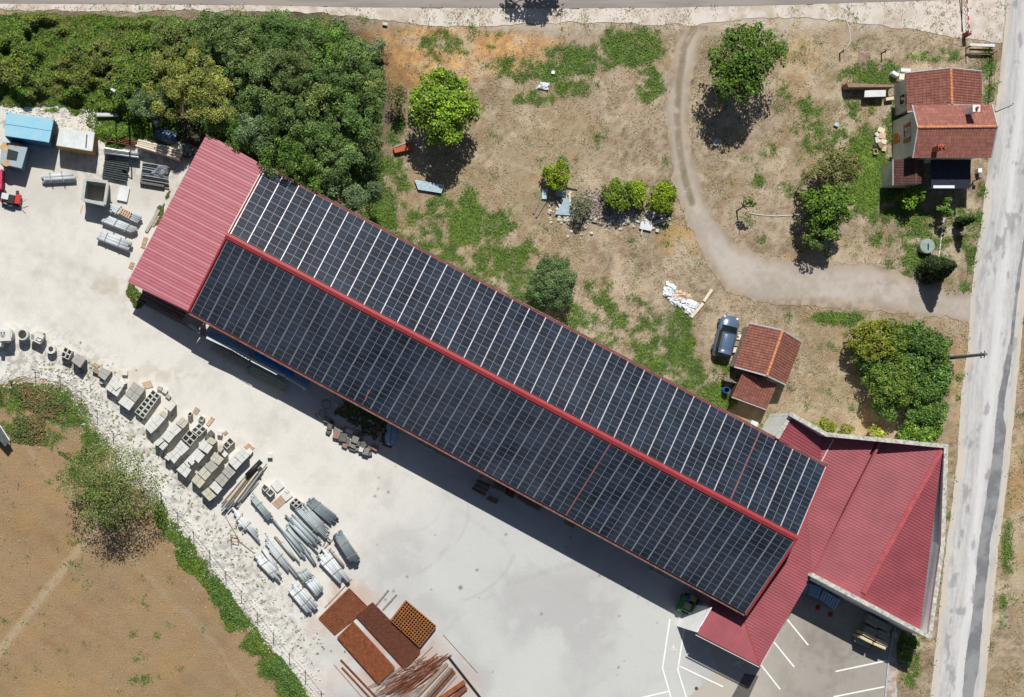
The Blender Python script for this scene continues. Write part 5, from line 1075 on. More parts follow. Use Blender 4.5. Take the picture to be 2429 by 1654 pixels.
# chambers and rings at the far left
zc = Z(0, 760, .1549)
def ring(f, x, y, r, h, label, mat=None, t=.12, name='concrete_ring', cat='concrete ring', n=28, group='concrete rings and pipes standing on end'):
    s = f(1, 0)[0] - f(0, 0)[0]; c = W(*f(x, y), h); k = (1 - h / HC) / S; mb = MB(); R = r * s * k
    mb.tube((c.x, c.y, 0), (c.x, c.y, h), R, n, hole=R - t); o = mb.build(name, mat or concw, label=label, cat=cat, group=group)
    for p in o.data.polygons: p.use_smooth = abs(p.normal.z) < .5
    return o
ring(zc, 338, 215, 88, 1.3, 'large pale concrete ring with weeds inside, left of the slotted grate')
ring(zc, 775, 440, 73, .9, 'small round concrete pipe with a narrow black bore', t=.2)
q = [(0,165),(165,165),(165,315),(-20,325)]
mb = MB(); mb.pquad([zc(*p) for p in [(-120,125),(155,150),(170,310),(-60,325)]], 1.75, 1.6); r_ = thing('grated_chamber', 'tall round chamber under a square white grate at the left edge', 'concrete box', tuple(cen(q, zc, 1.7))); mb.build('cover', concw, r_)
c = W(*zc(45, 215), 1.65); mb = MB(); mb.tube((c.x + .1, c.y, 0), (c.x + .1, c.y, 1.6), .75, 28); mb.build('ring', concw, r_)
c = W(*zc(42, 215), 1.755); 
for i, (dx, dy, w_, l_) in enumerate(((-.13, .13, .16, .14), (.13, .13, .16, .14), (0, -.05, .5, .05), (0, -.16, .4, .05), (0, -.26, .26, .05))):
    mb = MB(); mb.box((c.x + dx, c.y + dy, 1.757), (w_, l_, .012)); mb.build('slot', blackm, r_)
rr = thing('grate_stack', 'slotted white grate with a square ring leaning on it, beside the large ring', 'grate', tuple(cen([(470,200),(620,350)], zc)))
mb = MB(); mb.pquad([zc(*p) for p in [(450,285),(610,365),(680,230),(490,190)]], 1.2, .5); mb.build('slab', concw, rr)
for k in range(4): mb = MB(); mb.pbox(*zc(500, 225 + k * 20), 8, 1.3, 18, 1.22, 1.19); mb.build('slot', blackm, rr)
mb = MB(); mb.pquad([zc(*p) for p in [(510,200),(640,240),(670,190),(560,165)]], 1.0, .0); mb.build('base_block', concb, rr)
crates(zc, [(535,290),(610,330),(650,280),(570,250)], 'square white ring resting on the slotted grate', 1, 1, 1.36, t=.12, floor=1.21, name='square_ring')
crates(zc, [(925,545),(1045,605),(1110,470),(990,400)], lambda k: 'white chamber of the four right of the narrow pipe, %s one' % ('bottom left', 'top left', 'bottom right', 'top right')[k], 2, 2, 1.1)
stack(zc, [(1085,620),(1225,730),(1310,600),(1165,500)], 'pale slab stack with a seam beside the four chambers', 1, 1, 1.5, concg, 3)
cube(zc, 1480, 780, 130, 70, 25, .5, woodo, 'timber_offcuts', 'broken timber offcuts with a black hollow between stacks', 'timber')
cube(zc, -10, 370, 60, 60, 5, 1.7, concw, 'concrete_block', 'white block corner below the grated chamber at the left edge', 'block')
# ---- pipes
def bundle(f, A, B, n, r, label, mat=None, h=None, layers=1, straps=(.25, .75), legs=False, jit=.25, group='bundles of pipes lying in the yard', cat='pipes', hole=True, name='pipe_bundle', pn='pipe'):
    """pipes between edge line A (two photo points) and edge line B; straps across"""
    h = h if h is not None else (2 * r * layers + .12)
    a0, a1, b0, b1 = [W(*f(*p), h) for p in (*A, *B)]; c = (a0 + a1 + b0 + b1) / 4
    rt = thing(name, label, cat, (c.x, c.y, 0), group); axis = (a1 - a0).normalized()
    for l in range(layers):
        m = n - l % 2
        for i in range(m):
            t = (i + .5 + (l % 2) * .5) / n; p, q = a0 + (b0 - a0) * t, a1 + (b1 - a1) * t; z = h - r - (layers - 1 - l) * r * 1.75
            j1, j2 = axis * RG.normal() * jit, axis * RG.normal() * jit; p = p + j1; q = q + j2; p.z = q.z = max(r, z + RG.uniform(-.02, .02))
            mb = MB(); mb.tube(p, q, r, 10, hole=r * .78 if hole else 0); mb.tube(p - axis * .02, p + axis * .14, r * 1.15, 10)
            o = mb.build(pn, (mat[i % len(mat)] if isinstance(mat, list) else mat) or pvc, rt)
            for pg in o.data.polygons: pg.use_smooth = True
    for s in straps:
        p, q = a0 + (a1 - a0) * s, b0 + (b1 - b0) * s; e = (q - p).normalized(); p = p - e * .06; q = q + e * .06; mb = MB()
        mb.bar((p.x, p.y, h + .02), (q.x, q.y, h + .02), .07, .03)
        for w_ in (p, q): mb.bar((w_.x, w_.y, 0), (w_.x, w_.y, h + .02), .06, .06)
        mb.build('cradle', woodo if not legs else steel, rt)
    return rt
bundle(z5, ((255,410),(565,755)), ((185,560),(430,860)), 5, .127, 'long pale white pipes beside the end of the timber pile', [pvc, whitep], .55, 1, (.3, .7), jit=.5)
bundle(z5, ((545,215),(830,560)), ((465,275),(740,610)), 4, .081, 'four thin green grey pipes held in two steel trestles', pvcg, .7, 1, (.35, .82), True, jit=.12)
bundle(z5, ((1465,280),(1815,550)), ((1340,380),(1700,690)), 7, .098, 'dark slate pipe bundle nearest the open yard, top of the field', pvcd, .55, 2, (.22,), jit=.15)
bundle(z5, ((1340,385),(1680,720)), ((1190,490),(1530,860)), 8, .086, 'pale green pipe bundle below the dark slate one', pvcg, .6, 2, (.75,), jit=.3)
bundle(z5, ((1170,540),(1530,890)), ((1095,700),(1400,1030)), 8, .092, 'mixed teal and pale pipe bundle in the middle of the field', [pvcg, pvcd, pvc], .5, 2, (), jit=.4)
bundle(z5, ((1060,690),(1370,1080)), ((900,720),(1240,1120)), 6, .086, 'loose fanned pipe bundle left of the mixed teal one', [pvcg, pvc, pvcd], .45, 1, (), jit=.6)
bundle(z5, ((900,890),(1200,1200)), ((840,860),(1060,1160)), 2, .069, 'two thin dull pipes lying in front of the fanned bundle', woodo, .3, 1, (), jit=.3)
bundle(z5, ((770,880),(1160,1380)), ((700,990),(1070,1430)), 6, .086, 'slim pale pipe bundle left of the two dull pipes', [pvc, pvcg], .5, 1, (.5,), jit=.4)
bundle(z5, ((640,1130),(985,1470)), ((545,1210),(850,1530)), 4, .149, 'thick white pipe bundle at the fence side', whitep, .7, 1, (.3, .7), jit=.2)
bundle(z5, ((1650,1050),(1960,1470)), ((1490,1190),(1830,1560)), 6, .138, 'thick pale pipe bundle behind the rusty meshes', [pvc, whitep], .75, 1, (.3, .7), jit=.3)
bundle(z5, ((1870,790),(2150,1200)), ((1770,870),(2010,1270)), 5, .161, 'tall dark green pipe bundle at the corner by the open yard', pvcd, 1.1, 3, (.35, .8), jit=.12)
bundle(z5, ((1710,1040),(1920,1310)), ((1680,1060),(1900,1330)), 1, .127, 'single grey pipe with a clamp beside the tall dark bundle', concg, .4, 1, (.2,), jit=.05)
bundle(z6, ((1050,640),(1180,780)), ((890,720),(1010,890)), 4, .161, 'short green grey pipe lengths in the middle of the lower group', pvcg, .8, 1, (.9,), jit=.05)
bundle(z6, ((1190,780),(1340,990)), ((1040,880),(1220,1110)), 4, .161, 'short thick pale pipes right of the wooden bearer', pvc, .8, 1, (.9,), jit=.05)
bundle(z6, ((880,870),(1230,1260)), ((720,990),(1070,1420)), 5, .161, 'thick pipe bundle nearest the rusty meshes on the fence side', [pvc, whitep, pvcg], .75, 1, (.3, .7), jit=.2)
bundle(z5, ((1010,760),(1300,1150)), ((960,790),(1240,1170)), 3, .08, 'three pale pipes wedged between the fanned bundle and the mixed one', [pvc, pvcg], .4, 1, (), jit=.3)
bundle(z5, ((1290,980),(1480,1270)), ((1240,1010),(1440,1290)), 3, .07, 'short thin pipes pointing at the thick pale bundle', [pvcd, pvc], .35, 1, (), jit=.25)
bundle(z5, ((700,1040),(900,1330)), ((650,1060),(850,1350)), 3, .08, 'short pale pipes between the thick white bundle and the slim one', [pvc, whitep], .4, 1, (), jit=.2)
bundle(z6, ((640,160),(900,480)), ((560,130),(820,470)), 3, .07, 'greenish pipes beside the wooden strip above the lower group', [pvcg, pvc], .4, 1, (), jit=.3)
for i, (a, b, lab) in enumerate([((1850,790),(1490,1180),'long squared bearer crossing between the pipe bundles'),((1690,790),(1520,1180),'grey channel lying beside the long squared bearer'),((120,600),(310,930),'thin bent rod left of the long pale pipes'),((300,930),(580,1150),'curved scrap rail behind the thick white bundle')]):
    p, q_ = W(*z5(*a), .35), W(*z5(*b), .35); mb = MB(); mb.bar(p - Vector((0, 0, .3)), q_ - Vector((0, 0, .3)), .12 if i < 2 else .05, .1); mb.build('bearer', woodo if i != 1 else steel, label=lab, cat='beam', group='loose beams among the pipes')
mb = MB()
for (a, b) in (((170,830),(280,850)),((280,850),(300,950)),((300,950),(180,930)),((180,930),(170,830)),((190,830),(180,1000))):
    p, q_ = W(*z5(*a), .4), W(*z5(*b), .4); mb.bar(p, q_, .05, .05)
for a in ((170,830),(280,850),(300,950),(180,930)): p = W(*z5(*a), .4); mb.bar((p.x, p.y, 0), p, .05, .05)
mb.build('trestle', rust, label='small rusty trestle frame beside the bent rod', cat='frame')
# long pile of timbers and pipes beside the block rows
rt = thing('timber_pile', 'long pile of timbers and dark pipes beside the block rows', 'timber pile', tuple(cen([(720,1000),(1550,100)], z4)))
mats = [woodo, woodd, steel, cream, concg, pvcd, woodd, pvcg]
for i in range(19):
    t = i / 18; a = (730 + t * 300, 1000 + t * 60); b = (1420 + t * 310, 180 - t * 80); s0, s1 = RG.uniform(0, .3), RG.uniform(.62, 1.0)
    p, q_ = W(*z4(*a), .4), W(*z4(*b), .4); e = q_ - p; p2, q2_ = p + e * s0, p + e * s1; z = .25 + .5 * (1 - abs(t - .45) * 1.6) + RG.uniform(-.05, .1)
    p2.z = q2_.z = z; q2_ += Vector((RG.uniform(-.15, .15), RG.uniform(-.15, .15), 0)); mb = MB(); w_ = RG.uniform(.05, .13)
    if i % 3 == 0: mb.tube(p2, q2_, w_ * .6, 8)
    else: mb.bar(p2, q2_, w_, w_ * .7)
    mb.build('beam', mats[i % 8], rt)
p, q_ = W(*z4(1275, 385), 1.0), W(*z4(1545, 110), 1.0); mb = MB(); mb.tube(p, q_, .24, 20, hole=.2); o = mb.build('large_pipe', blackm, rt, label='thick dark pipe on top of the timber pile', smooth=True)
for s in (.1, .4, .7): 
    p, q_ = W(*z4(770 + 730 * s, 1010 - 900 * s), .1), W(*z4(1060 + 700 * s, 1060 - 900 * s), .1); mb = MB(); p.z = q_.z = .1; mb.bar(p, q_, .14, .14); mb.build('bearer', woodd, rt)
# ---- rusty reinforcing steel
def mesh_stack(f, pts, label, sp=.14, layers=5, h=.3, mat=None, rad=.012, jt=.03, group='stacks of rusty reinforcing mesh'):
    q = [W(*f(x, y), h) for x, y in pts]; q = [Vector((p.x, p.y, 0)) for p in q]; c = sum(q, Vector()) / 4; rt = thing('mesh_stack', label, 'reinforcing mesh', tuple(c), group)
    nu = int((q[1] - q[0]).length / sp); nv = int((q[3] - q[0]).length / sp)
    for l in range(layers):
        mb = MB(); z = .03 + h * l / layers; j = Vector((RG.normal() * jt, RG.normal() * jt, 0))
        for i in range(nu + 1): mb.bar(bil(q, i / nu, 0) + j + Vector((0, 0, z)), bil(q, i / nu, 1) + j + Vector((0, 0, z)), rad * 2, rad * 2)
        for i in range(nv + 1): mb.bar(bil(q, 0, i / nv) + j + Vector((0, 0, z + rad * 2)), bil(q, 1, i / nv) + j + Vector((0, 0, z + rad * 2)), rad * 2, rad * 2)
        mb.build('mesh_sheet', mat or rust, rt)
mesh_stack(z7, [(205,540),(410,750),(850,400),(600,150)], 'wide flat rusty mesh stack nearest the pipes', .2, 5, .14, rad=.024)
mesh_stack(z7, [(690,500),(905,335),(1530,975),(1325,1190)], 'long dark rusty mesh stack between the grid and the orange one', .18, 5, .3, rust2, rad=.024)
mesh_stack(z7, [(450,790),(650,590),(1195,1190),(985,1395)], 'orange rusty densely packed mesh stack on the chalk side', .11, 7, .32, rust, rad=.024)
mesh_stack(z7, [(1150,570),(1350,310),(1740,640),(1525,910)], 'thick coarse rusty grid stack beside the open yard', .25, 9, .6, M('rust_brown', lin(158, 104, 60), var=.3, scale=4), rad=.032, jt=.004)
def rods(f, box, n, ang, ln, label, mats_, seed, h=.3):
    r = np.random.default_rng(seed); (x0, y0), (x1, y1), wd_ = box; rt = None; P0 = W(*f(x0, y0)); P1 = W(*f(x1, y1)); e = (P1 - P0); nn = Vector((-e.y, e.x, 0)).normalized()
    rt = thing('rebar_pile', label, 'steel rods', tuple((P0 + P1) / 2)); per = [MB() for _ in mats_]
    for i in range(n):
        c = P0 + e * r.uniform(.1, .9) + nn * r.normal() * wd_; a = math.atan2(e.y, e.x) + r.normal() * ang; l = ln * r.uniform(.4, 1.2); d = Vector((math.cos(a), math.sin(a), 0)) * l / 2; z = r.uniform(.05, h)
        mb = MB(); mb.bar(c - d + Vector((0, 0, z)), c + d + Vector((0, 0, z + r.uniform(-.05, .05))), .035, .03); mb.build('rod', mats_[i % len(mats_)], rt)
rods(z7, ((950,1500),(1750,1060),.45), 90, .16, 2.6, 'tangled pile of rusty rods and bars below the mesh stacks', [rust, rust2, M('dusty_rust', lin(150, 120, 96), var=.2), woodo], 5)
rods(z7, ((1150,1571),(1900,1010),.4), 60, .05, 3.0, 'bundle of straight rusty bars beside the timber beams', [rust, rust2], 6, .35)
BE = [((1560,1620),(1930,1190),.24,woodo,'pale weathered beam between the two dark timber beams'),((1640,1640),(1990,1240),.22,rust2,'brown beam beside the pale narrow one'),((1240,1600),(1700,1150),.1,rust,'rusty bar along the left of the timber beams'),((1450,1600),(1890,1130),.28,woodo,'upper grey brown timber beam at the bottom edge'),((1590,1620),(1960,1200),.28,woodd,'dark timber beam right of the upper grey one'),((1700,1640),(2010,1290),.16,concg,'pale narrow beam in the middle of the beams'),
      ((1790,1600),(2120,1370),.36,rust,'orange rusty steel beam'),((1930,1620),(2140,1440),.36,rust2,'short darker rusty beam at the bottom edge'),((490,1085),(970,1590),.17,rust2,'long rusty tube on the chalk, right one'),((505,1185),(900,1610),.17,rust,'long rusty tube on the chalk, left one'),
      ((400,1150),(790,1600),.04,rust,'thin rusty rod on the chalk'),((1840,760),(2290,1260),.04,rust,'thin rusty rod along the edge of the concrete'),((960,360),(1120,165),.13,woodo,'left of two small grey battens above the meshes'),((1045,425),(1225,225),.13,woodo,'right of two small grey battens above the meshes'),
      ((1910,1050),(2340,1600),.2,blackm,'dark tube leaning across the beam ends'),((280,400),(640,20),.07,woodo,'thin batten along the edge of the wide mesh stack')]
for a, b, w_, m, lab in BE:
    p, q_ = W(*z7(*a), .3), W(*z7(*b), .3); p.z = q_.z = w_ * .5 + .02; mb = MB()
    if 'tube' in lab: mb.tube(p, q_, w_ / 2, 12)
    elif 'steel beam' in lab or 'rusty beam' in lab:
        mb.bar(p + Vector((0, 0, .17)), q_ + Vector((0, 0, .17)), w_, .03); mb.bar(p, q_, .04, .28); mb.bar(p + Vector((0, 0, -.12)), q_ + Vector((0, 0, -.12)), w_, .03)
    else: mb.bar(p, q_, w_, w_ * .8)
    mb.build('steel_tube' if 'tube' in lab else ('rod' if 'rod' in lab else 'beam'), m, label=lab, cat='beam' if 'tube' not in lab else 'tube', group='loose beams and tubes around the rusty steel')
# ---- containers
z8, z9 = Z(0, 220, .1936), Z(0, 420, .1936)
def container(pts, h, side, roof, label, name, ribs=14, extra=None, f=z8):
    q = [W(*f(x, y), h) for x, y in pts]; c = sum(q, Vector()) / 4; rt = thing(name, label, 'container', (c.x, c.y, 0))
    b = [Vector((p.x, p.y, .12)) for p in q]; mb = MB(); mb.prism(b, [Vector((p.x, p.y, h - .04)) for p in q]); mb.build('body', side, rt, bevel=.03)
    mb = MB(); mb.prism([Vector((p.x, p.y, h - .04)) + (p - c) * .012 for p in q], [Vector((p.x, p.y, h + .03)) + (p - c) * .004 for p in q]); mb.build('roof_panel', roof, rt, bevel=.04)
    rb = MB(); 
    for s_, e_ in ((0, 1), (1, 2), (2, 3), (3, 0)):
        for i in range(ribs):
            t = (i + .5) / ribs; p = q[s_] + (q[e_] - q[s_]) * t; o_ = (p - c).normalized() * .03; rb.bar((p.x + o_.x, p.y + o_.y, .2), (p.x + o_.x, p.y + o_.y, h - .15), .05, .05)
    rb.build('side_ribs', side, rt)
    sk = MB()
    for i in (.1, .5, .9):
        a_, b_ = q[0] + (q[1] - q[0]) * i, q[3] + (q[2] - q[3]) * i; sk.bar((a_.x, a_.y, .06), (b_.x, b_.y, .06), .15, .12)
    sk.build('skid', woodd, rt)
    if extra: extra(rt, q, c)
    return rt
def exb(rt, q, c):
    a, b = (q[0] + q[1]) / 2, (q[3] + q[2]) / 2; mb = MB(); mb.bar(a + Vector((0, 0, .04)), b + Vector((0, 0, .04)), .03, .03); mb.build('roof_seam', blue, rt)
    for p in q: mb = MB(); mb.box(p + Vector((0, 0, .05)) + (c - p) * .03, (.14, .14, .08)); mb.build('corner_fitting', bluel, rt)
container([(60,530),(80,240),(660,330),(600,610)], 2.75, blue, bluel, 'large sky blue site container with a long roof seam', 'site_container', 20, exb)
def exy(rt, q, c):
    for i in range(12):
        t = (i + .5) / 12; mb = MB(); a_, b_ = q[3] + (q[2] - q[3]) * t, q[0] + (q[1] - q[0]) * t; mb.bar(a_ + (b_ - a_) * .04 + Vector((0, 0, .04)), a_ + (b_ - a_) * .96 + Vector((0, 0, .04)), .06, .03); mb.build('roof_rib', whitep, rt)
    p = q[3] + (q[2] - q[3]) * .8 + (q[1] - q[2]) * .5; mb = MB(); mb.bar(p + Vector((-.05, -.6, .07)), p + Vector((.05, .6, .07)), .12, .02); mb.build('roof_mark', woodd, rt, label='dull brown mark on the white roof')
container([(690,650),(1130,720),(1160,490),(730,435)], 2.2, yellow, whitep, 'ochre container with a white ribbed roof', 'store_container', 14, exy)
def exs(rt, q, c):
    k = [c + (p - c) * s for p, s in zip(q, (.5, .42, .38, .46))]; mb = MB(); mb.prism([(p.x, p.y, 1.93) for p in k], [(p.x, p.y, 1.96) for p in k]); mb.build('hatch', blackm, rt)
    for (dx, dy, r1, r2) in ((-.75, .8, .55, .4), (-.6, -.75, .5, .35), (.3, .9, .3, .25)):
        mb = MB(); pts = [(c.x + dx + math.cos(a) * r1 * RG.uniform(.7, 1), c.y + dy + math.sin(a) * r2 * RG.uniform(.7, 1)) for a in np.linspace(0, 6.28, 12, False)]; mb.prism([(x, y, 1.9) for x, y in pts], [(x, y, 1.938) for x, y in pts]); mb.build('rust_patch', M('sandy_rust', lin(196, 160, 118), var=.2), rt)
container([(0,870),(265,930),(340,665),(30,600)], 1.9, M('grey_blue_paint', lin(92, 122, 142), var=.2, scale=3), M('faded_grey_blue', lin(140, 170, 190), var=.15, scale=2, tint=lin(196, 170, 140)), 'grey blue steel tank box with a square hatch and rust patches', 'tank_box', 6, exs)
container([(-80,1190),(20,1180),(30,945),(-80,930)], 1.2, M('pink_red_paint', lin(196, 70, 96), var=.3, scale=6), M('pink_red_paint'  , (0,0,0)), 'pink and red crate cut off by the left edge', 'red_crate', 4)
# machine
mc = thing('compact_machine', 'small red and black engine driven machine on the gravel by the left edge', 'machine', tuple(cen([(130,280)], z9)))
for (x, y, w_, l_, a, h, h0, m, nm) in ((60,235,90,75,12,1.0,.5,whitep,'hood'),(130,270,95,110,12,.85,.2,blackm,'engine'),(215,270,70,120,10,.75,.25,redp,'bodywork'),(95,325,120,40,20,.6,.25,steel,'deck'),(20,290,30,40,0,.6,.2,redp,'side_cover')):
    mb = MB(); mb.pbox(*z9(x, y), w_ * .19, l_ * .19, a, h, h0); mb.build(nm, m, mc, bevel=.04)
for (x, y) in ((60,200),(60,330),(215,200),(215,340)):
    c = W(*z9(x, y), .25); mb = MB(); mb.tube((c.x - .12, c.y, .25), (c.x + .12, c.y, .25), .25, 16); mb.build('wheel', blackm, mc)
c0 = W(*z9(240, 330), .5); mb = MB(); mb.bar(c0, c0 + Vector((.7, .4, .2)), .04, .04); mb.bar(c0, c0 + Vector((.5, -.5, 0)), .04, .04); mb.build('handlebar', steel, mc)
# pipes near the containers
bundle(z8, ((500,1000),(880,965)), ((520,1090),(915,1075)), 3, .21, 'three thick pale pipes in cradles below the containers', pvc, .75, 2, (.28, .66), jit=.08)
bundle(z9, ((1390,330),(1740,480)), ((1325,415),(1670,580)), 5, .1, 'thin pale pipes with a wooden pallet lying on top', pvc, .7, 2, (.25,), jit=.1)
pallet(z9, [(1445,440),(1580,515),(1620,435),(1490,375)], 'light wooden pallet lying on the thin pale pipes', wood, .74, 5)
bundle(z9, ((1310,465),(1680,620)), ((1255,560),(1620,700)), 5, .12, 'middle bundle of pale pipes between the pallet topped one and the thick ones', pvc, .75, 2, (.35, .75), jit=.08)
bundle(z9, ((1225,660),(1590,795)), ((1185,745),(1555,900)), 3, .22, 'three thick grey pipes nearest the open chalk yard', pvc, .8, 1, (.25, .7), jit=.15)
# open concrete tank
q = [W(*z8(x, y), 2.1) for x, y in [(1010,1310),(1280,1370),(1320,1095),(1045,1060)]]
c = sum(q, Vector()) / 4; ct = thing('concrete_tank', 'big open topped grey concrete tank casting a dark shadow', 'tank', (c.x, c.y, 0))
mb = MB(); inn = [p + (c - p) * .13 for p in q]; V = [(p.x, p.y, 0) for p in q] + [(p.x, p.y, 2.0) for p in q] + [(p.x, p.y, 2.0) for p in inn] + [(p.x, p.y, .15) for p in inn]; F = []
for a in range(4): b = (a + 1) % 4; F += [(a, b, 4 + b, 4 + a), (4 + a, 4 + b, 8 + b, 8 + a), (8 + a, 8 + b, 12 + b, 12 + a)]
F += [(12, 13, 14, 15)]
mb.add(V, F); mb.build('shell', concg, ct)
mb = MB()
for a in range(4): b = (a + 1) % 4; mb.bar((q[a].x, q[a].y, 2.02 + a * .003), (q[b].x, q[b].y, 2.02 + a * .003), .3, .1)
mb.build('rim', M('tank_rim', lin(176, 184, 180), var=.1), ct, bevel=.03)
a_ = inn[3] + (inn[2] - inn[3]) * .25; b_ = inn[3] + (inn[2] - inn[3]) * .8; mb = MB(); mb.bar((a_.x, a_.y - .1, 1.1), (b_.x, b_.y - .1, 1.1), .08, .05); mb.build('rail', whitep, ct)
cube(z8, 1510, 1240, 125, 175, 12, .3, whitep, 'slab', 'bright white slab lying beside the open concrete tank', 'slab')
for i, (a, b, lab) in enumerate((((985,1470),(1010,1380),'left of two thin battens below the concrete tank'), ((1200,1590),(1225,1490),'right of two thin battens below the concrete tank'))):
    p, q_ = W(*z8(*a), .05), W(*z8(*b), .05); p.z = q_.z = .04; mb = MB(); mb.bar(p, q_, .08, .06); mb.build('batten', wood, label=lab, cat='batten', group='thin battens by the tank')
# racks and timber by the top of the yard
def layered(f, pts, h, n, label, mat, name='timber_stack', cat='timber', layers=3, along=1, h0=.1, fill=.8, part='board', bear=woodd):
    q = [W(*f(x, y), h) for x, y in pts]; q = [Vector((p.x, p.y, 0)) for p in q]; c = sum(q, Vector()) / 4; rt = thing(name, label, cat, tuple(c)); lh = (h - h0) / layers
    for l in range(layers):
        for i in range(n):
            a, b = (i + (1 - fill) / 2) / n, (i + 1 - (1 - fill) / 2) / n; e = RG.normal() * .02 if l == layers - 1 else 0
            cc = [bil(q, e, a), bil(q, 1 + e, a), bil(q, 1 + e, b), bil(q, e, b)] if along else [bil(q, a, e), bil(q, b, e), bil(q, b, 1 + e), bil(q, a, 1 + e)]
            mb = MB(); z = h0 + l * lh; mb.prism([(p.x, p.y, z) for p in cc], [(p.x, p.y, z + lh * .86 + RG.uniform(-.02, .02) * (l == layers - 1)) for p in cc]); mb.build(part, mat[i % len(mat)] if isinstance(mat, list) else mat, rt)
    mb = MB()
    for t in (.15, .5, .85):
        a_, b_ = (bil(q, t, 0), bil(q, t, 1)) if along else (bil(q, 0, t), bil(q, 1, t)); mb.bar((a_.x, a_.y, h0 / 2), (b_.x, b_.y, h0 / 2), .1, h0)
    mb.build('bearer', bear, rt); return rt
layered(z8, [(1665,655),(2200,820),(2225,690),(1690,565)], 1.4, 4, 'stack of long cream timber beams near the red roof corner', cream, layers=4)
layered(z8, [(1265,745),(1690,800),(1700,740),(1280,665)], 1.1, 6, 'rack of grey steel profiles right of the ochre container', [steel, galv], 'steel_rack', 'steel rack', 2, fill=.55, part='profile')
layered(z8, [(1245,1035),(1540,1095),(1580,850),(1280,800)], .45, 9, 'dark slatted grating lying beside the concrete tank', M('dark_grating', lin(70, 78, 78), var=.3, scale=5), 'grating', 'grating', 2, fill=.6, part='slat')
layered(z8, [(1185,290),(1450,290),(1450,250),(1185,245)], .6, 3, 'small white board pile half hidden in the weeds', whitep, 'board_pile', 'boards', 2)
layered(z8, [(1690,370),(1950,410),(1955,345),(1700,330)], .8, 4, 'blue grey sheet pile under the yellow olive tree', [pvcd, steel], 'sheet_pile', 'sheets', 2)
layered(z8, [(1310,600),(1660,660),(1680,580),(1320,520)], .5, 4, 'rusty bars lying in the weeds with a red clamp', rust2, 'bar_pile', 'steel bars', 2, fill=.4, part='bar')
tp = thing('tarp_pile', 'steel pile half covered by a silver grey tarpaulin', 'covered pile', tuple(cen([(1890,1000)], z8)))
for i in range(9):
    p, q_ = W(*z8(1740, 850 + i * 26), .7), W(*z8(2050 + i * 2, 905 + i * 26), .7); p.z = q_.z = .6 - (.05 if i % 2 else 0); mb = MB(); mb.bar(p, q_, .09, .12); mb.build('profile', [steel, blackm, pvcd][i % 3], tp)
mb = MB(); mb.pbox(*z8(1880, 1010), 58, 48, 9, .5, .0); mb.build('pile', concd, tp)
g = 14; V = []; 
for i in range(g + 1):
    for j in range(g + 1):
        u, v = i / g, j / g; Q = [W(*z8(x, y), .9) for x, y in ((1790,1010),(2010,1060),(2080,900),(1960,860))]; p = bil(Q, u, v); V.append((p.x + RG.normal() * .03, p.y + RG.normal() * .03, .78 + .16 * math.sin(u * 9 + v * 4) * math.sin(v * 7) + RG.normal() * .02 - .5 * (max(u, 1 - u, v, 1 - v) ** 8)))
mb = MB(); mb.add(V, [(i * (g + 1) + j, (i + 1) * (g + 1) + j, (i + 1) * (g + 1) + j + 1, i * (g + 1) + j + 1) for i in range(g) for j in range(g)]); solid(mb.build('tarpaulin', tarp, tp), .02)
tk = thing('fuel_tank', 'dark blue cylindrical tank lying above the cream timber stack', 'tank', tuple(cen([(2030,520)], z8)))
p, q_ = W(*z8(1900, 490), 1.0), W(*z8(2160, 550), 1.0); p.z = q_.z = .75; mb = MB(); mb.tube(p, q_, .6, 20); o = mb.build('shell', M('dark_blue_paint', lin(62, 84, 110), rough=.4, var=.2), tk, smooth=False)
mb = MB(); mb.bar((p.x + .5, p.y, .1), (p.x + .5, p.y - .01, .3), .9, .9); mb.bar((q_.x - .5, q_.y, .1), (q_.x - .5, q_.y - .01, .3), .9, .9); mb.build('saddle', steel, tk)
rl = thing('cable_reel', 'round grey cable drum beside the red roof edge', 'cable drum', tuple(cen([(2290,700)], z8)))
c = W(*z8(2292, 702), .7); mb = MB(); mb.tube((c.x, c.y, .62), (c.x, c.y, .7), .62, 24); mb.build('flange', concd, rl); mb = MB(); mb.tube((c.x, c.y, .0), (c.x, c.y, .08), .62, 24); mb.build('flange', concd, rl); mb = MB(); mb.tube((c.x, c.y, .08), (c.x, c.y, .62), .35, 16); mb.build('core', woodd, rl)
for k in range(6): mb = MB(); a = k * 1.047; mb.bar((c.x, c.y, .71), (c.x + math.cos(a) * .58, c.y + math.sin(a) * .58, .71), .05, .03); mb.build('spoke', galv, rl)
for q, lab in (([(1845,590),(1890,610),(1955,480),(1900,470)], 'upper pallet leaning out from under the red roof edge'), ([(1720,855),(1770,875),(1815,740),(1760,725)], 'middle pallet sticking out from under the red roof edge'), ([(1570,1100),(1620,1130),(1650,1050),(1600,1035)], 'lowest pallet by the southern corner of the red roof')):
    pallet(z9, q, lab, wood, n=4, group='pallets sticking out under the red roof')
p, q_ = W(*z9(1790, 670), .2), W(*z9(1945, 400), .2); p.z = q_.z = .12; mb = MB(); mb.bar(p, q_, .3, .1); mb.build('plank', concg, label='long grey plank beside the pallets at the red roof edge', cat='plank')
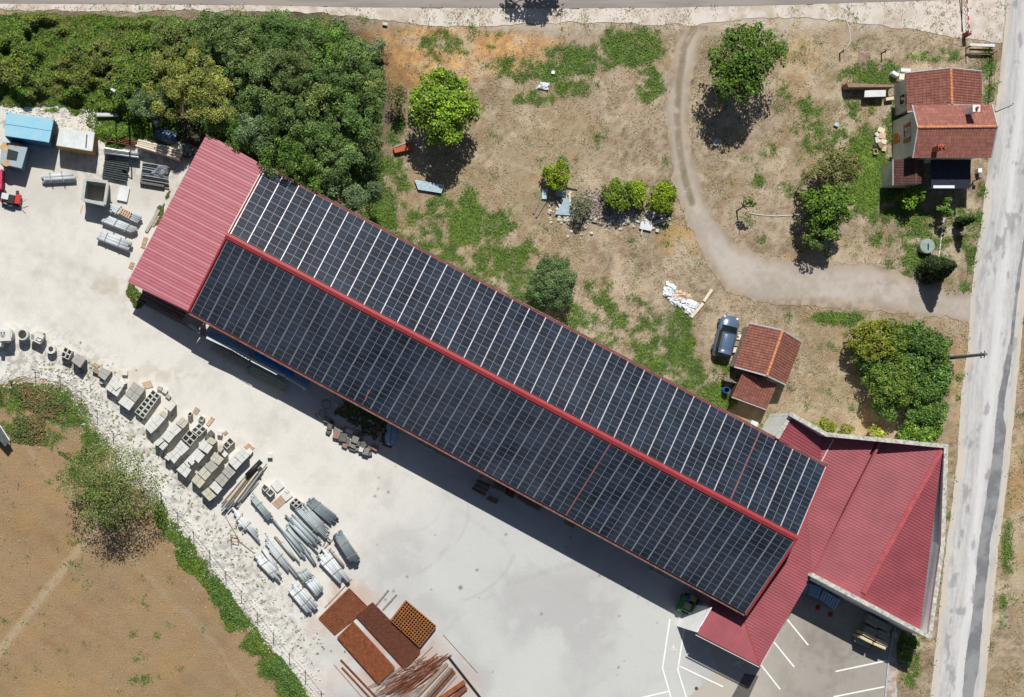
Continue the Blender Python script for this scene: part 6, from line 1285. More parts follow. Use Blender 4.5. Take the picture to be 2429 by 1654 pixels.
# ---- things under the southern eave
za, zb, zd, ze = Z(300, 640, .1549), Z(440, 720, .1549), Z(730, 900, .1549), Z(1000, 1040, .1721)
sheetb = M('blue_grey_sheet', lin(130, 160, 188), rough=.4, var=.15, scale=1.5); sheetbb = M('bright_blue_sheet', lin(20, 140, 220), rough=.35, var=.2, scale=2)
layered(za, [(185,430),(830,765),(905,655),(250,320)], 1.1, 7, 'dark weathered timber stack under the western end of the eave', [woodd, woodo, concd], layers=3)
layered(za, [(150,470),(1190,1020),(1210,995),(160,450)], .4, 1, 'long low timber rail in front of the dark stack', woodo, 'rail', 'rail', 1)
cb = thing('concrete_basin', 'grey concrete basin in the eave shadow', 'basin', tuple(cen([(1110,840)], za)))
mb = MB(); mb.pquad([za(*p) for p in [(975,820),(1150,940),(1215,860),(1040,730)]], .9, .1); mb.build('body', concg, cb); mb = MB(); mb.pquad([za(*p) for p in [(930,850),(1110,975),(1140,950),(985,830)]], .5, 0); mb.build('plinth', concw, cb)
layered(zb, [(340,500),(970,830),(1015,725),(400,400)], 2.65, 3, 'blue grey profiled sheets stacked under the eave, left pack', sheetb, 'sheet_stack', 'sheets', 4, fill=.96, part='sheet', h0=2.1, bear=steel)
layered(zb, [(1035,805),(1630,1130),(1680,1080),(1095,740)], 2.7, 3, 'bright blue profiled sheets stacked under the eave', sheetbb, 'sheet_stack', 'sheets', 4, fill=.96, part='sheet', h0=2.1, bear=steel)
layered(zb, [(1550,1130),(1850,1310),(1915,1185),(1640,1050)], 2.65, 2, 'grey blue sheet pack at the right end of the blue sheets', sheetb, 'sheet_stack', 'sheets', 4, fill=.96, part='sheet', h0=2.1, bear=steel)
layered(zb, [(385,710),(935,1020),(1000,920),(435,625)], .9, 4, 'brown board stack on the ground, left of two', M('brown_boards', lin(180, 164, 146), var=.15, scale=4), layers=4, fill=.96)
layered(zb, [(955,1085),(1495,1375),(1550,1225),(1010,950)], .9, 4, 'olive brown board stack on the ground, right of two', M('olive_boards', lin(184, 180, 150), var=.15, scale=4), layers=4, fill=.96)
for a, b, w_, lab in (((320,520),(720,705),.2,'left white beam along the top of the sheet stacks'),((990,845),(1530,1120),.18,'middle white beam along the bright blue sheets'),((1000,880),(1400,1090),.08,'thin white batten beside the middle white beam'),((1530,1130),(1850,1315),.14,'right white beam reaching past the sheet stacks')):
    p, q_ = W(*zb(*a), 2.9), W(*zb(*b), 2.9); mb = MB(); mb.bar(p, q_, w_, .12)
    for t in (.1, .9): m_ = p + (q_ - p) * t; mb.bar((m_.x, m_.y, 0), (m_.x, m_.y, 2.83), .08, .08)
    mb.build('beam', whitep, label=lab, cat='beam', group='white beams in front of the sheet stacks')
tr = thing('lattice_girder', 'short white lattice girder between the white beams', 'girder', tuple(cen([(850,770)], zb)))
pA, pB = W(*zb(715, 690), 2.96), W(*zb(985, 850), 2.96); e = (pB - pA); nn = Vector((-e.y, e.x, 0)).normalized() * .14
for s in (-1, 1): mb = MB(); mb.bar(pA + nn * s, pB + nn * s, .04, .04); mb.build('chord', whitep, tr)
for i in range(10): mb = MB(); s = 1 if i % 2 else -1; mb.bar(pA + e * (i / 10) + nn * s, pA + e * ((i + 1) / 10) - nn * s, .035, .03); mb.build('brace', whitep, tr)
for t in (.1, .9): mb = MB(); m_ = pA + e * t; mb.bar((m_.x, m_.y, 0), (m_.x, m_.y, 2.9), .06, .06); mb.build('leg', steel, tr)
tyre = M('tyre_rubber', lin(62, 66, 68), rough=.7, var=.2)
def tyre_(f, x, y, r, h, lab):
    s = f(1, 0)[0] - f(0, 0)[0]; c = W(*f(x, y), h); R = r * s / S; V = []; F = []; n, m = 24, 8
    for i in range(n):
        a = i / n * 6.2832
        for j in range(m): b = j / m * 6.2832; rr_ = R * .8 + math.cos(b) * R * .2; V.append((c.x + math.cos(a) * rr_, c.y + math.sin(a) * rr_, h - .12 + math.sin(b) * .11))
    for i in range(n):
        for j in range(m): F.append((i * m + j, (i + 1) % n * m + j, (i + 1) % n * m + (j + 1) % m, i * m + (j + 1) % m))
    mb = MB(); mb.add(V, F); mb.build('pipe_ring', M('pale_ring', lin(150, 156, 158), var=.15), label=lab, cat='ring', group='rings standing by the rubble', smooth=True)
tyre_(zd, 280, 390, 85, .6, 'large grey ring in the shade by the rubble'); tyre_(zd, 220, 525, 66, .5, 'bright rimmed ring at the shadow edge of the rubble'); tyre_(zd, 140, 550, 32, .3, 'smallest ring at the outer corner of the rubble')
brown = M('brown_block', lin(150, 124, 112), var=.15, scale=4)
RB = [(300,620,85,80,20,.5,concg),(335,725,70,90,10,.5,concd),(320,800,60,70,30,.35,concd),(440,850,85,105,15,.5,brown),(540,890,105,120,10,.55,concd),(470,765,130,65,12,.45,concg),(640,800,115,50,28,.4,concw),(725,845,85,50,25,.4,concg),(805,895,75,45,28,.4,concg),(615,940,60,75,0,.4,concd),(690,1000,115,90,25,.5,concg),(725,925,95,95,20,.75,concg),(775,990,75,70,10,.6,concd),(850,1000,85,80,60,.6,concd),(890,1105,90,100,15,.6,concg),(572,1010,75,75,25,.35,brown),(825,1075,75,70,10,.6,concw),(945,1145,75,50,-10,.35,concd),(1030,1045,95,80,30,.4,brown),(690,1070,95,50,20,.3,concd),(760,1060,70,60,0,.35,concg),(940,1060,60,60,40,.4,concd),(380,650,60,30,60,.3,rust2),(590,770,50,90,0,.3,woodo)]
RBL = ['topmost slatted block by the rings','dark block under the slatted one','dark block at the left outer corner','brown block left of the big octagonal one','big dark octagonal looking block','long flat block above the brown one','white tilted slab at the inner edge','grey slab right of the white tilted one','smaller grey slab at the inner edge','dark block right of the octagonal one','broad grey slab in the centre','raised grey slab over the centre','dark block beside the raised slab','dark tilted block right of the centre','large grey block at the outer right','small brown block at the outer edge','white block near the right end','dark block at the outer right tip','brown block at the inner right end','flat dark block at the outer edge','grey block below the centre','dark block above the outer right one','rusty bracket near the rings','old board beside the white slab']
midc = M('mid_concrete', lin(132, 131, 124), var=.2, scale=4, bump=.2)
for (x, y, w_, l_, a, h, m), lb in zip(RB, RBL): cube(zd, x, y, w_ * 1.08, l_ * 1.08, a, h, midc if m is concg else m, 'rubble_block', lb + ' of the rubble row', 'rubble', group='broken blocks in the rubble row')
pallet(zd, [(1050,1110),(1110,1130),(1140,1080),(1075,1045)], 'small white pallet at the right end of the rubble row', whitep, n=4)
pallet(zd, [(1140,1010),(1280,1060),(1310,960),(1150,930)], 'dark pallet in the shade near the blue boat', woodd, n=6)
rh = np.random.default_rng(8)
nm_ = ['a grey slab', 'a dark block', 'an old plank', 'a brown crate', 'a pale tile', 'a rusty plate']
for i in range(30):
    x, y = rh.uniform(430, 1250), 0; y = 300 + (x - 430) * .55 + rh.uniform(20, 330); k = i % 6
    cube(zd, x, y, rh.uniform(30, 110), rh.uniform(25, 60), rh.uniform(0, 90), rh.uniform(.2, .6), [concg, concd, woodo, brown, concw, rust2][k], 'scrap_piece', 'scrap in the shaded heap between the rings and the boat', 'scrap', group='scrap pieces in the shaded heap')
# upturned boat half in the shade
bt = thing('small_boat', 'small white and blue upturned boat at the eave shadow', 'boat', tuple(cen([(1290,830)], zd)))
cp = W(*zd(1275, 820), .4); V = []; n = 14; m = 6
for i in range(n + 1):
    u = i / n * 2 - 1; w_ = .62 * math.sqrt(max(0, 1 - u * u)) + .02
    for j in range(m + 1): b = j / m * math.pi; V.append((cp.x + math.cos(b) * w_ + u * -.12, cp.y - u * 1.25, .05 + math.sin(b) * .5 * (w_ / .62) ** .5))
mb = MB(); mb.add(V, [(i * (m + 1) + j, i * (m + 1) + j + 1, (i + 1) * (m + 1) + j + 1, (i + 1) * (m + 1) + j) for i in range(n) for j in range(m)]); mb.build('hull', M('boat_white', lin(170, 190, 206), rough=.4, var=.1), bt, smooth=True)
mb = MB(); mb.bar((cp.x + .1, cp.y + 1.2, .58), (cp.x - .1, cp.y - 1.2, .5), .06, .06); mb.build('keel', sheetbb, bt)
for q, lab in (([(1690,970),(1940,1105),(1975,1040),(1715,900)], 'left of two flat concrete slabs under the eave'), ([(1985,1145),(2240,1260),(2275,1190),(2010,1065)], 'right of two flat concrete slabs under the eave')):
    mb = MB(); mb.pquad([zd(*p) for p in q], .9, .0); mb.build('concrete_slab', concg, label=lab, cat='slab', group='concrete slabs at the eave', bevel=.02)
pallet(ze, [(690,700),(870,800),(960,640),(780,560)], 'dark brown pallet stack lying in the eave shade', woodd, .5, 9)
pallet(ze, [(890,840),(1030,910),(1070,850),(930,790)], 'orange brown pallet at the shadow edge', M('orange_wood', lin(150, 106, 72), var=.2), .0, 6)
layered(ze, [(980,690),(1140,745),(1190,650),(1040,580)], .8, 6, 'light slatted pallet pile under the eave, left of the dark one', woodo, 'pallet_pile', 'pallets', 3, fill=.6)
layered(ze, [(1160,770),(1260,830),(1310,730),(1200,660)], .9, 6, 'dark slatted pallet pile between two lighter ones', woodd, 'pallet_pile', 'pallets', 3, fill=.7)
layered(ze, [(1330,830),(1480,940),(1560,850),(1400,760)], .8, 6, 'grey slatted pallet pile right of the dark one', woodo, 'pallet_pile', 'pallets', 3, fill=.6)
layered(ze, [(1490,930),(1620,1010),(1680,920),(1560,850)], .8, 6, 'rightmost grey pallet pile under the eave', woodo, 'pallet_pile', 'pallets', 3, fill=.6)
cube(ze, 2060, 1175, 120, 90, 28, .7, woodo, 'wooden_crate', 'small wooden crate under the eave toward the green loader', 'crate')
mb = MB(); mb.pquad([zp(*p) for p in [(205,320),(380,415),(405,370),(235,270)]], .9, 0); mb.build('concrete_slab', concg, label='flat concrete slab under the eave left of the green loader', cat='slab', bevel=.02)
# green loader
gl = thing('green_trailer', 'green machine loaded with tan boxes in the shade beside the porch', 'machine', tuple(cen([(565,650)], zp)))
green = M('green_paint', lin(50, 116, 62), rough=.4, var=.15)
for (x, y, w_, l_, a, h, h0, m, nm) in ((565,655,150,190,25,.55,.3,blackm,'chassis'),(505,640,40,170,25,1.0,.35,green,'side_panel'),(625,650,25,170,25,.9,.35,green,'side_panel'),(555,670,75,70,25,1.0,.56,woodo,'load'),(615,595,70,60,25,1.05,.56,M('tan_box', lin(150, 132, 108)),'load'),(560,600,40,70,25,.8,.56,sheetbb,'load')):
    mb = MB(); mb.pbox(*zp(x, y), w_ * .2363, l_ * .2363, a, h, h0); mb.build(nm, m, gl, bevel=.02)
p, q_ = W(*zp(485, 695), 1.0), W(*zp(585, 745), 1.0); mb = MB(); mb.bar(p, q_, .1, .1); mb.build('rear_bar', M('light_green', lin(150, 196, 150)), gl)
for (x, y) in ((500,580),(610,600),(470,690),(590,720)): c = W(*zp(x, y), .25); mb = MB(); mb.tube((c.x - .1, c.y, .25), (c.x + .1, c.y, .25), .25, 14); mb.build('wheel', blackm, gl)
# ---- car park corner
for i, (q, lab) in enumerate((([(245,410),(285,430),(335,340),(300,325)], 'left end slatted blue grey pallet in the wall shade'), ([(300,430),(400,482),(435,375),(330,335)], 'middle slatted blue grey pallet in the wall shade'), ([(412,482),(560,580),(610,490),(445,395)], 'right slatted blue grey pallet in the wall shade'))):
    layered(zq, q, .7, 7, lab, M('blue_grey_slats', lin(150, 176, 206), var=.1), 'slatted_pallet', 'pallet', 3, along=0, fill=.75, part='slat')
for x, y, lab in ((405,560,'red cone like object nearest the slatted pallets'), (522,625,'dull red object in the wall shade, right one')):
    c = W(*zq(x, y), .3); mb = MB(); mb.box((c.x, c.y, .03), (.42, .42, .05)); mb.tube((c.x, c.y, .055), (c.x, c.y, .5), .15, 14, .04); mb.build('traffic_cone', M('cone_red', lin(170, 50, 40), var=.1), label=lab, cat='cone', group='red cones in the wall shade')
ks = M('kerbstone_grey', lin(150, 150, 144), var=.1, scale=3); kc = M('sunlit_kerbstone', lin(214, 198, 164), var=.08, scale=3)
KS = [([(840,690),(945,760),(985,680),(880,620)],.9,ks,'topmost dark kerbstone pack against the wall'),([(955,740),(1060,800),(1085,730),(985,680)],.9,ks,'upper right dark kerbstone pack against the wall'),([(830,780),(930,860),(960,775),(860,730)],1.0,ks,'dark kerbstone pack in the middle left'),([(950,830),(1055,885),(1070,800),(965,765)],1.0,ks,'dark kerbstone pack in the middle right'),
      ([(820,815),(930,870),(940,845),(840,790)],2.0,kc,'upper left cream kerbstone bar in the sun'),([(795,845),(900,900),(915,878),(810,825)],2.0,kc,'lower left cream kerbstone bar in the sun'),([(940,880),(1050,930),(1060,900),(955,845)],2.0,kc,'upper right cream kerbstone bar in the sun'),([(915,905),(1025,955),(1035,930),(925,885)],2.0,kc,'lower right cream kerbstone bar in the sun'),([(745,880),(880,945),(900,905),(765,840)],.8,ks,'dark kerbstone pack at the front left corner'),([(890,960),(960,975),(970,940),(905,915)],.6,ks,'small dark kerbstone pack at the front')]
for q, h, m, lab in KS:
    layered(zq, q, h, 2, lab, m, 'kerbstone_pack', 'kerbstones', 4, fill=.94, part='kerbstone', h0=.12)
cube(zq, 1115, 815, 50, 50, 5, .5, concg, 'utility_box', 'small grey utility box right of the kerbstones', 'box')
cube(zq, 1322, 870, 12, 90, 0, 1.0, concg, 'gate_post', 'slim grey post beyond the parapet end', 'post')
# ---------------------------------------------------------------- GARDEN, POLES, CAR, FENCES
# car
car = thing('parked_car', 'dark blue grey estate car parked beside the tiled garage', 'car', tuple(cen([(370, 380)], zg)))
cf, cb_ = W(*zg(432, 150), .6), W(*zg(308, 655), .6); ax = Vector((cf.x - cb_.x, cf.y - cb_.y, 0)); Lc = ax.length; ax.normalize(); sdv = Vector((-ax.y, ax.x, 0)); mid = (cf + cb_) / 2; mid.z = 0
def loft(secs, name, mat, parent, smooth=True, **k):
    """secs: (along -1..1, list of (half width, z)) closed cross sections"""
    mb = MB(); n = len(secs[0][1])
    for u, sec in secs:
        for w_, z in sec: p = mid + ax * (u * Lc / 2) + sdv * w_; mb.v.append((p.x, p.y, z))
    for i in range(len(secs) - 1):
        for j in range(n): mb.f.append((i * n + j, i * n + (j + 1) % n, (i + 1) * n + (j + 1) % n, (i + 1) * n + j))
    mb.f.append(tuple(range(n))); mb.f.append(tuple(reversed(range((len(secs) - 1) * n, len(secs) * n))))
    o = mb.build(name, mat, parent, smooth=smooth, **k); return o
def bodysec(w_, z0, z1, r=.14): return [(-w_ * .93, z0), (w_ * .93, z0), (w_, z0 + .2), (w_, z1 - r), (w_ - r * .8, z1), (0, z1 + .03), (-w_ + r * .8, z1), (-w_, z1 - r), (-w_, z0 + .2)]
carp = M('car_paint', lin(92, 112, 138), rough=.25, var=.03, metal=.15, spec=.6); glass = M('car_glass', lin(22, 30, 34), rough=.08, var=.05, spec=.7)
loft([(-1, bodysec(.72, .35, .78)), (-.94, bodysec(.85, .24, .9)), (-.7, bodysec(.9, .2, .95)), (-.2, bodysec(.91, .2, .95)), (.3, bodysec(.9, .2, .93)), (.62, bodysec(.88, .22, .86)), (.86, bodysec(.8, .25, .74)), (.96, bodysec(.66, .3, .62)), (1, bodysec(.5, .36, .54))], 'body', carp, car)
def cabsec(w0, w1, z0, z1): return [(-w0, z0), (w0, z0), (w1, z1), (0, z1 + .03), (-w1, z1)]
loft([(-.97, cabsec(.72, .6, .86, .9)), (-.84, cabsec(.8, .62, .9, 1.38)), (-.6, cabsec(.82, .66, .92, 1.45)), (.05, cabsec(.82, .66, .92, 1.44)), (.2, cabsec(.82, .63, .9, 1.36)), (.5, cabsec(.78, .6, .86, .93))], 'windows', glass, car, smooth=False)
loft([(-.84, [(-.63, 1.36), (.63, 1.36), (.61, 1.43), (0, 1.46), (-.61, 1.43)]), (-.6, [(-.68, 1.43), (.68, 1.43), (.65, 1.49), (0, 1.52), (-.65, 1.49)]), (.05, [(-.68, 1.42), (.68, 1.42), (.65, 1.48), (0, 1.51), (-.65, 1.48)]), (.16, [(-.65, 1.36), (.65, 1.36), (.62, 1.42), (0, 1.44), (-.62, 1.42)])], 'roof', carp, car)
for s in (-1, 1):
    for u in (-.62, .62):
        p = mid + ax * (u * Lc / 2) + sdv * s * .86; mb = MB(); mb.tube(p + Vector((0, 0, .31)) - sdv * .1, p + Vector((0, 0, .31)) + sdv * .1, .31, 20); o = mb.build('wheel', tyre, car); mb = MB(); mb.tube(p + Vector((0, 0, .31)) + sdv * s * .08, p + Vector((0, 0, .31)) + sdv * s * .115, .19, 14); mb.build('rim', steel, o)
    p = mid + ax * (.9 * Lc / 2) + sdv * s * .6; mb = MB(); mb.box(p + Vector((0, 0, .68)), (.22, .2, .1), rz=math.atan2(ax.y, ax.x)); mb.build('headlight', M('headlight', lin(226, 230, 230), rough=.1), car, bevel=.03)
    p = mid + ax * (.36 * Lc / 2) + sdv * s * 1.0; mb = MB(); mb.box(p + Vector((0, 0, .98)), (.12, .2, .14), rz=math.atan2(ax.y, ax.x)); mb.build('mirror', carp, car, bevel=.03)
    mb = MB(); mb.bar(mid + ax * (-.75 * Lc / 2) + sdv * s * .56 + Vector((0, 0, 1.52)), mid + ax * (.02 * Lc / 2) + sdv * s * .56 + Vector((0, 0, 1.52)), .03, .04); mb.build('roof_rail', blackm, car)
    p = mid + ax * (-.95 * Lc / 2) + sdv * s * .62; mb = MB(); mb.box(p + Vector((0, 0, .82)), (.12, .2, .14), rz=math.atan2(ax.y, ax.x)); mb.build('tail_light', redp, car)
# around the garage
mb = MB(); c = W(*zg(380, 1050), .9); bb = thing('barrel', 'open blue plastic barrel beside the lean-to', 'barrel', (c.x, c.y, 0)); mb.tube((c.x, c.y, 0), (c.x, c.y, .9), .3, 20, hole=.26); mb.build('shell', M('blue_plastic', lin(54, 110, 178), rough=.4), bb); mb = MB(); mb.tube((c.x, c.y, .3), (c.x, c.y, .32), .26, 16); mb.build('water', blackm, bb)
layered(zg, [(350,935),(525,975),(528,912),(352,908)], 1.0, 3, 'weathered plank rack beside the lean-to', woodo, 'plank_rack', 'planks', 2, fill=.7)
layered(zg, [(440,600),(490,605),(580,370),(520,365)], .4, 3, 'sun bleached planks between the car and the garage', [cream, woodo], 'plank_pile', 'planks', 2, fill=.8)
cube(zg, 710, 1460, 85, 70, 20, .7, whitep, 'plastic_table', 'small white table close to the north eave', 'table')
# plastic sheeting heap and scraps
zs = Z(1200, 380, .2581)
def crumple(f, q, label, name, mat, amp=.12, g=16, h=.15, cat='sheeting'):
    Q = [W(*f(*p)) for p in q]; V = []
    for i in range(g + 1):
        for j in range(g + 1):
            u, v = i / g, j / g; p = bil(Q, u, v); ed = min(u, 1 - u, v, 1 - v); V.append((p.x + RG.normal() * .09, p.y + RG.normal() * .09, .03 + (h + abs(RG.normal()) * amp) * min(1, ed * 5)))
    mb = MB(); mb.add(V, [(i * (g + 1) + j, (i + 1) * (g + 1) + j, (i + 1) * (g + 1) + j + 1, i * (g + 1) + j + 1) for i in range(g) for j in range(g)]); o = mb.build(name, mat, label=label, cat=cat); solid(o, .015); return o
film = M('white_film', lin(228, 232, 236), rough=.5, var=.05)
crumple(zs, [(1440,1240),(1530,1290),(1570,1170),(1475,1110)], 'small crumpled white plastic sheet on the dry lawn', 'plastic_sheet', film)
crumple(zs, [(1500,1290),(1690,1440),(1780,1320),(1560,1230)], 'larger crumpled white plastic sheet right of the small one', 'plastic_sheet', film)
crumple(zs, [(1530,1290),(1640,1310),(1700,1250),(1560,1190)], 'pinkish torn sheet between the two white ones', 'plastic_sheet', M('pink_film', lin(216, 188, 168), var=.1))
for a, b, lab in (((1815,1300),(1890,1190),'upper white board beside the plastic sheets'),((1700,1445),(1810,1315),'lower white board beside the plastic sheets')):
    p, q_ = W(*zs(*a)), W(*zs(*b)); p.z = q_.z = .12; mb = MB(); mb.bar(p, q_, .28, .08); mb.build('board', cream, label=lab, cat='board', group='white boards by the plastic sheets')
crumple(Z(1200, 0, .2582), [(280,820),(380,830),(400,770),(310,760)], 'white scrap of film below the weeds', 'film_scrap', film, g=8)
cube(Z(1200, 0, .2582), 435, 665, 30, 30, 10, .3, film, 'white_bucket', 'white bucket in the green weeds', 'bucket')
c = W(*Z(1200, 0, .2582)(1940, 1310)); mb = MB(); mb.tube((c.x, c.y, 0), (c.x, c.y, .08), .46, 24); mb.build('well_cover', concg, label='flat round concrete cover below the large tree shadow', cat='cover')
cube(Z(600, 0, .2582), 1215, 220, 45, 25, 10, .3, chalk, 'stone', 'white stone at the top of the orange bank', 'stone')
# trough and metal sheet
zt = Z(880, 320, .1895)
th = thing('rusty_trough', 'rusty orange metal trough beside the bare footpath', 'trough', tuple(cen([(400,160)], zt)))
mb = MB(); mb.pquad([zt(*p) for p in [(275,165),(300,230),(515,180),(500,85)]], .5, .0); mb.build('body', M('orange_rust', lin(182, 100, 66), var=.15), th, bevel=.05); mb = MB(); p, q_ = W(*zt(300, 150), .55), W(*zt(490, 78), .55); mb.bar(p, q_, .12, .06); mb.build('rim', concg, th)
mb = MB(); c = W(*zt(445, 135), .52); mb.tube((c.x, c.y, .5), (c.x, c.y, .53), .12, 14); mb.build('hole', rust2, th)
Q = [W(*zt(*p), .35) for p in ((545,560),(590,685),(880,735),(915,625))]; mb = MB(); o = ribbed([Vector((p.x, p.y, .3)) for p in Q], Q[3] - Q[0], .12, .03); solid(o.build('metal_sheet', M('zinc_sheet', lin(176, 196, 204), rough=.5, var=.1, metal=.1), label='corrugated zinc sheet lying below the round bright green tree', cat='metal sheet', loc=(Q[0].x, Q[0].y, .02)), .02)
# scrap heap
Q = [W(*zs(*p), .3) for p in ((450,500),(600,510),(590,400),(560,330))]; solid(ribbed([Vector((p.x, p.y, .3)) for p in Q], Q[1] - Q[0], .12, .03).build('metal_sheet', M('zinc_sheet'  , (0,0,0)), label='corrugated pale sheet left of the grey half dead bush', cat='metal sheet', group='zinc sheets on the scrap heap'), .02)
for q, lab in (([(330,355),(375,360),(385,270),(335,265)], 'small pale sheet under the left end bush'), ([(455,330),(540,340),(550,270),(470,265)], 'blue grey sheet right under the left end bush')):
    mb = MB(); mb.pquad([zs(*p) for p in q], .25, .22); mb.build('metal_sheet', M('zinc_sheet', (0,0,0)), label=lab, cat='metal sheet', group='zinc sheets on the scrap heap', loc=None)
PL = [((255,490),(300,370),'leftmost thin plank of the scrap heap'),((280,520),(370,375),'second plank from the left of the scrap heap'),((410,495),(450,395),'short plank between the small sheets'),((1245,510),(1270,400),'left plank between the two right bushes'),((1275,520),(1300,400),'middle plank between the two right bushes'),((1305,510),(1320,400),'right plank between the two right bushes'),
      ((550,240),(660,265),'plank behind the left end bush'),((790,560),(960,595),'long grey branch below the scrap heap'),((760,320),(920,370),'rail along the top of the branch pile'),((770,350),(920,390),'second rail along the branch pile')]
for a, b, lab in PL:
    p, q_ = W(*zs(*a), .2), W(*zs(*b), .2); p.z = q_.z = .16; mb = MB(); mb.bar(p, q_, .14, .07); mb.build('plank', woodo if 'rail' not in lab else concg, label=lab, cat='plank', group='old planks of the scrap heap')
def branches(f, x, y, rx, ry, n, label, seed):
    r = np.random.default_rng(seed); c = W(*f(x, y)); k = .2581 / S; mb = MB()
    for i in range(n):
        p = Vector((c.x + r.normal() * rx * k * .5, c.y + r.normal() * ry * k * .5, r.uniform(.04, .4))); a = r.uniform(0, 3.14); l = r.uniform(.25, .8); d = Vector((math.cos(a), math.sin(a), r.uniform(-.2, .2))) * l; mb.bar(p - d, p + d, .05, .04)
    mb.build('branch_pile', M('dry_branch', lin(158, 146, 134), var=.3, scale=5), label=label, cat='branch pile', kind=None)
branches(zs, 860, 430, 130, 90, 90, 'heap of dry branches between the bushes', 2); branches(zs, 1110, 480, 150, 60, 60, 'thin scatter of dry sticks under the middle bushes', 3)
cube(zs, 1290, 605, 110, 75, 12, .25, whitep, 'cabinet', 'white discarded cabinet with a round hole at the scrap heap', 'cabinet')
rq = np.random.default_rng(18)
for i in range(46):
    x, y = [(rq.normal(560, 70), rq.normal(420, 60)), (rq.normal(1000, 190), rq.normal(500, 60)), (rq.normal(1320, 40), rq.normal(520, 60))][i % 3]
    cube(zs, x, y, rq.uniform(25, 95), rq.uniform(10, 30), rq.uniform(0, 180), rq.uniform(.06, .25), [cream, chalk, woodo, concw, concg][i % 5], 'scrap_piece', 'pale scrap strewn between the small bushes', 'scrap', group='pale scrap among the small bushes')
# dead sapling
c = W(*zs(2120, 470)); dt = thing('bare_tree', 'nearly leafless small tree in the garden bend', 'tree', (c.x, c.y, 0)); tk_ = MB(); tk_.tube(c, c + Vector((.1, .2, 1.6)), .09, 8, .06); tk_.build('trunk', bark, dt)
for dx, dy, dz in ((.6, .7, 2.6), (-.4, .5, 2.4), (.8, .1, 2.3), (-.2, 1.0, 2.7), (.2, -.3, 2.5)): l = MB(); l.tube(c + Vector((.1, .2, 1.5)), c + Vector((dx, dy, dz)), .06, 6, .02); l.build('limb', bark, dt)
V, F, Cc = leaf_geo([(c.x + .3, c.y + .6, 2.5, .35, .35, .25, 0), (c.x + .7, c.y + .3, 2.4, .3, .2, .2, 0)], 160, .14, HEDGE); npmesh('crown', V, F, leafm, Cc, parent=dt)
# garden things round the house
z1, z15 = Z(1800, 0, .2707), Z(1800, 380, .2707)
cable = MB(); pts = [(1776,505),(1800,510),(1840,513),(1880,511),(1905,507)]
for a, b in zip(pts[:-1], pts[1:]): cable.bar(W(*a) + Vector((0, 0, .05)), W(*b) + Vector((0, 0, .05)), .06, .04)
cable.build('hose', whitep, label='pale hose lying between the bare tree and the leafy one', cat='hose')
h2 = MB(); pts = [(755,160),(785,230),(798,320),(795,380),(770,415),(740,440)]
for a, b in zip(pts[:-1], pts[1:]): h2.bar(W(*z1(*a)) + Vector((0, 0, .05)), W(*z1(*b)) + Vector((0, 0, .05)), .05, .04)
h2.build('hose', whitep, label='pale curved hose on the verge above the garden', cat='hose')
bn = thing('roadside_bench', 'white topped bench frame at the corner of the lane', 'bench', tuple(cen([(1960,420)], z1)))
for q, h, h0, m, nm in (([(1850,400),(1852,380),(2070,388),(2068,412)], 1.0, .93, whitep, 'seat'), ([(1845,440),(1850,425),(2065,432),(2062,450)], .6, .5, woodd, 'slat'), ([(1850,478),(1850,462),(2060,468),(2060,482)], .35, .28, woodd, 'slat')):
    mb = MB(); mb.pquad([z1(*p) for p in q], h, h0); mb.build(nm, m, bn)
for x in (1855, 2060):
    for y in (405, 470): p = W(*z1(x, y), .9); mb = MB(); mb.box((p.x, p.y, .45), (.1, .1, .9)); mb.build('leg', woodd, bn)
mb = MB(); mb.pquad([z1(*p) for p in [(930,795),(925,852),(1110,846),(1115,782)]], .9, .8); tb = thing('white_table', 'white slatted table beside the low garden wall', 'table', tuple(cen([(1020,815)], z1))); mb.build('top', whitep, tb)
for x, y in ((940,805),(1100,795),(940,840),(1100,835)): p = W(*z1(x, y), .8); mb = MB(); mb.box((p.x, p.y, .4), (.06, .06, .8)); mb.build('leg', steel, tb)
mb = MB(); mb.pquad([z1(*p) for p in [(770,728),(785,765),(1185,762),(1185,745)]], 1.2, 0); mb.build('garden_wall', M('earth_wall', lin(150, 124, 104), var=.2), label='low brown retaining wall ending at the house', cat='wall')
mb = MB(); mb.pquad([z1(*p) for p in [(870,465),(885,630),(945,630),(965,465)]], .03, 0); mb.build('paving', M('pink_paving', lin(150, 124, 112), var=.2), kind='structure', label='short pinkish paved path in the garden')
for x, y, lab in ((708,470,'dark clothes line post, left one'), (1074,470,'dark clothes line post, right one')):
    p = W(*z1(x, y)); mb = MB(); mb.tube(p, p + Vector((0, 0, .95)), .07, 8); mb.bar(p + Vector((-.02, 0, .9)), p + Vector((.02, 0, .9)), .4, .06); mb.build('post', blackm, label=lab, cat='post', group='garden posts')
cube(z1, 1290, 615, 85, 30, 3, 1.0, whitep, 'washbasin', 'white basin at the north corner of the house', 'basin'); cube(z1, 1200, 645, 60, 30, 30, .7, whitep, 'white_board', 'tilted white board left of the basin', 'board'); cube(z1, 1255, 670, 45, 55, 5, .8, cream, 'wooden_box', 'cream box under the basin', 'box')
cube(z1, 1150, 865, 70, 25, -8, .5, cream, 'doorstep', 'cream doorstep slab by the white table', 'step')
r0 = np.random.default_rng(12)
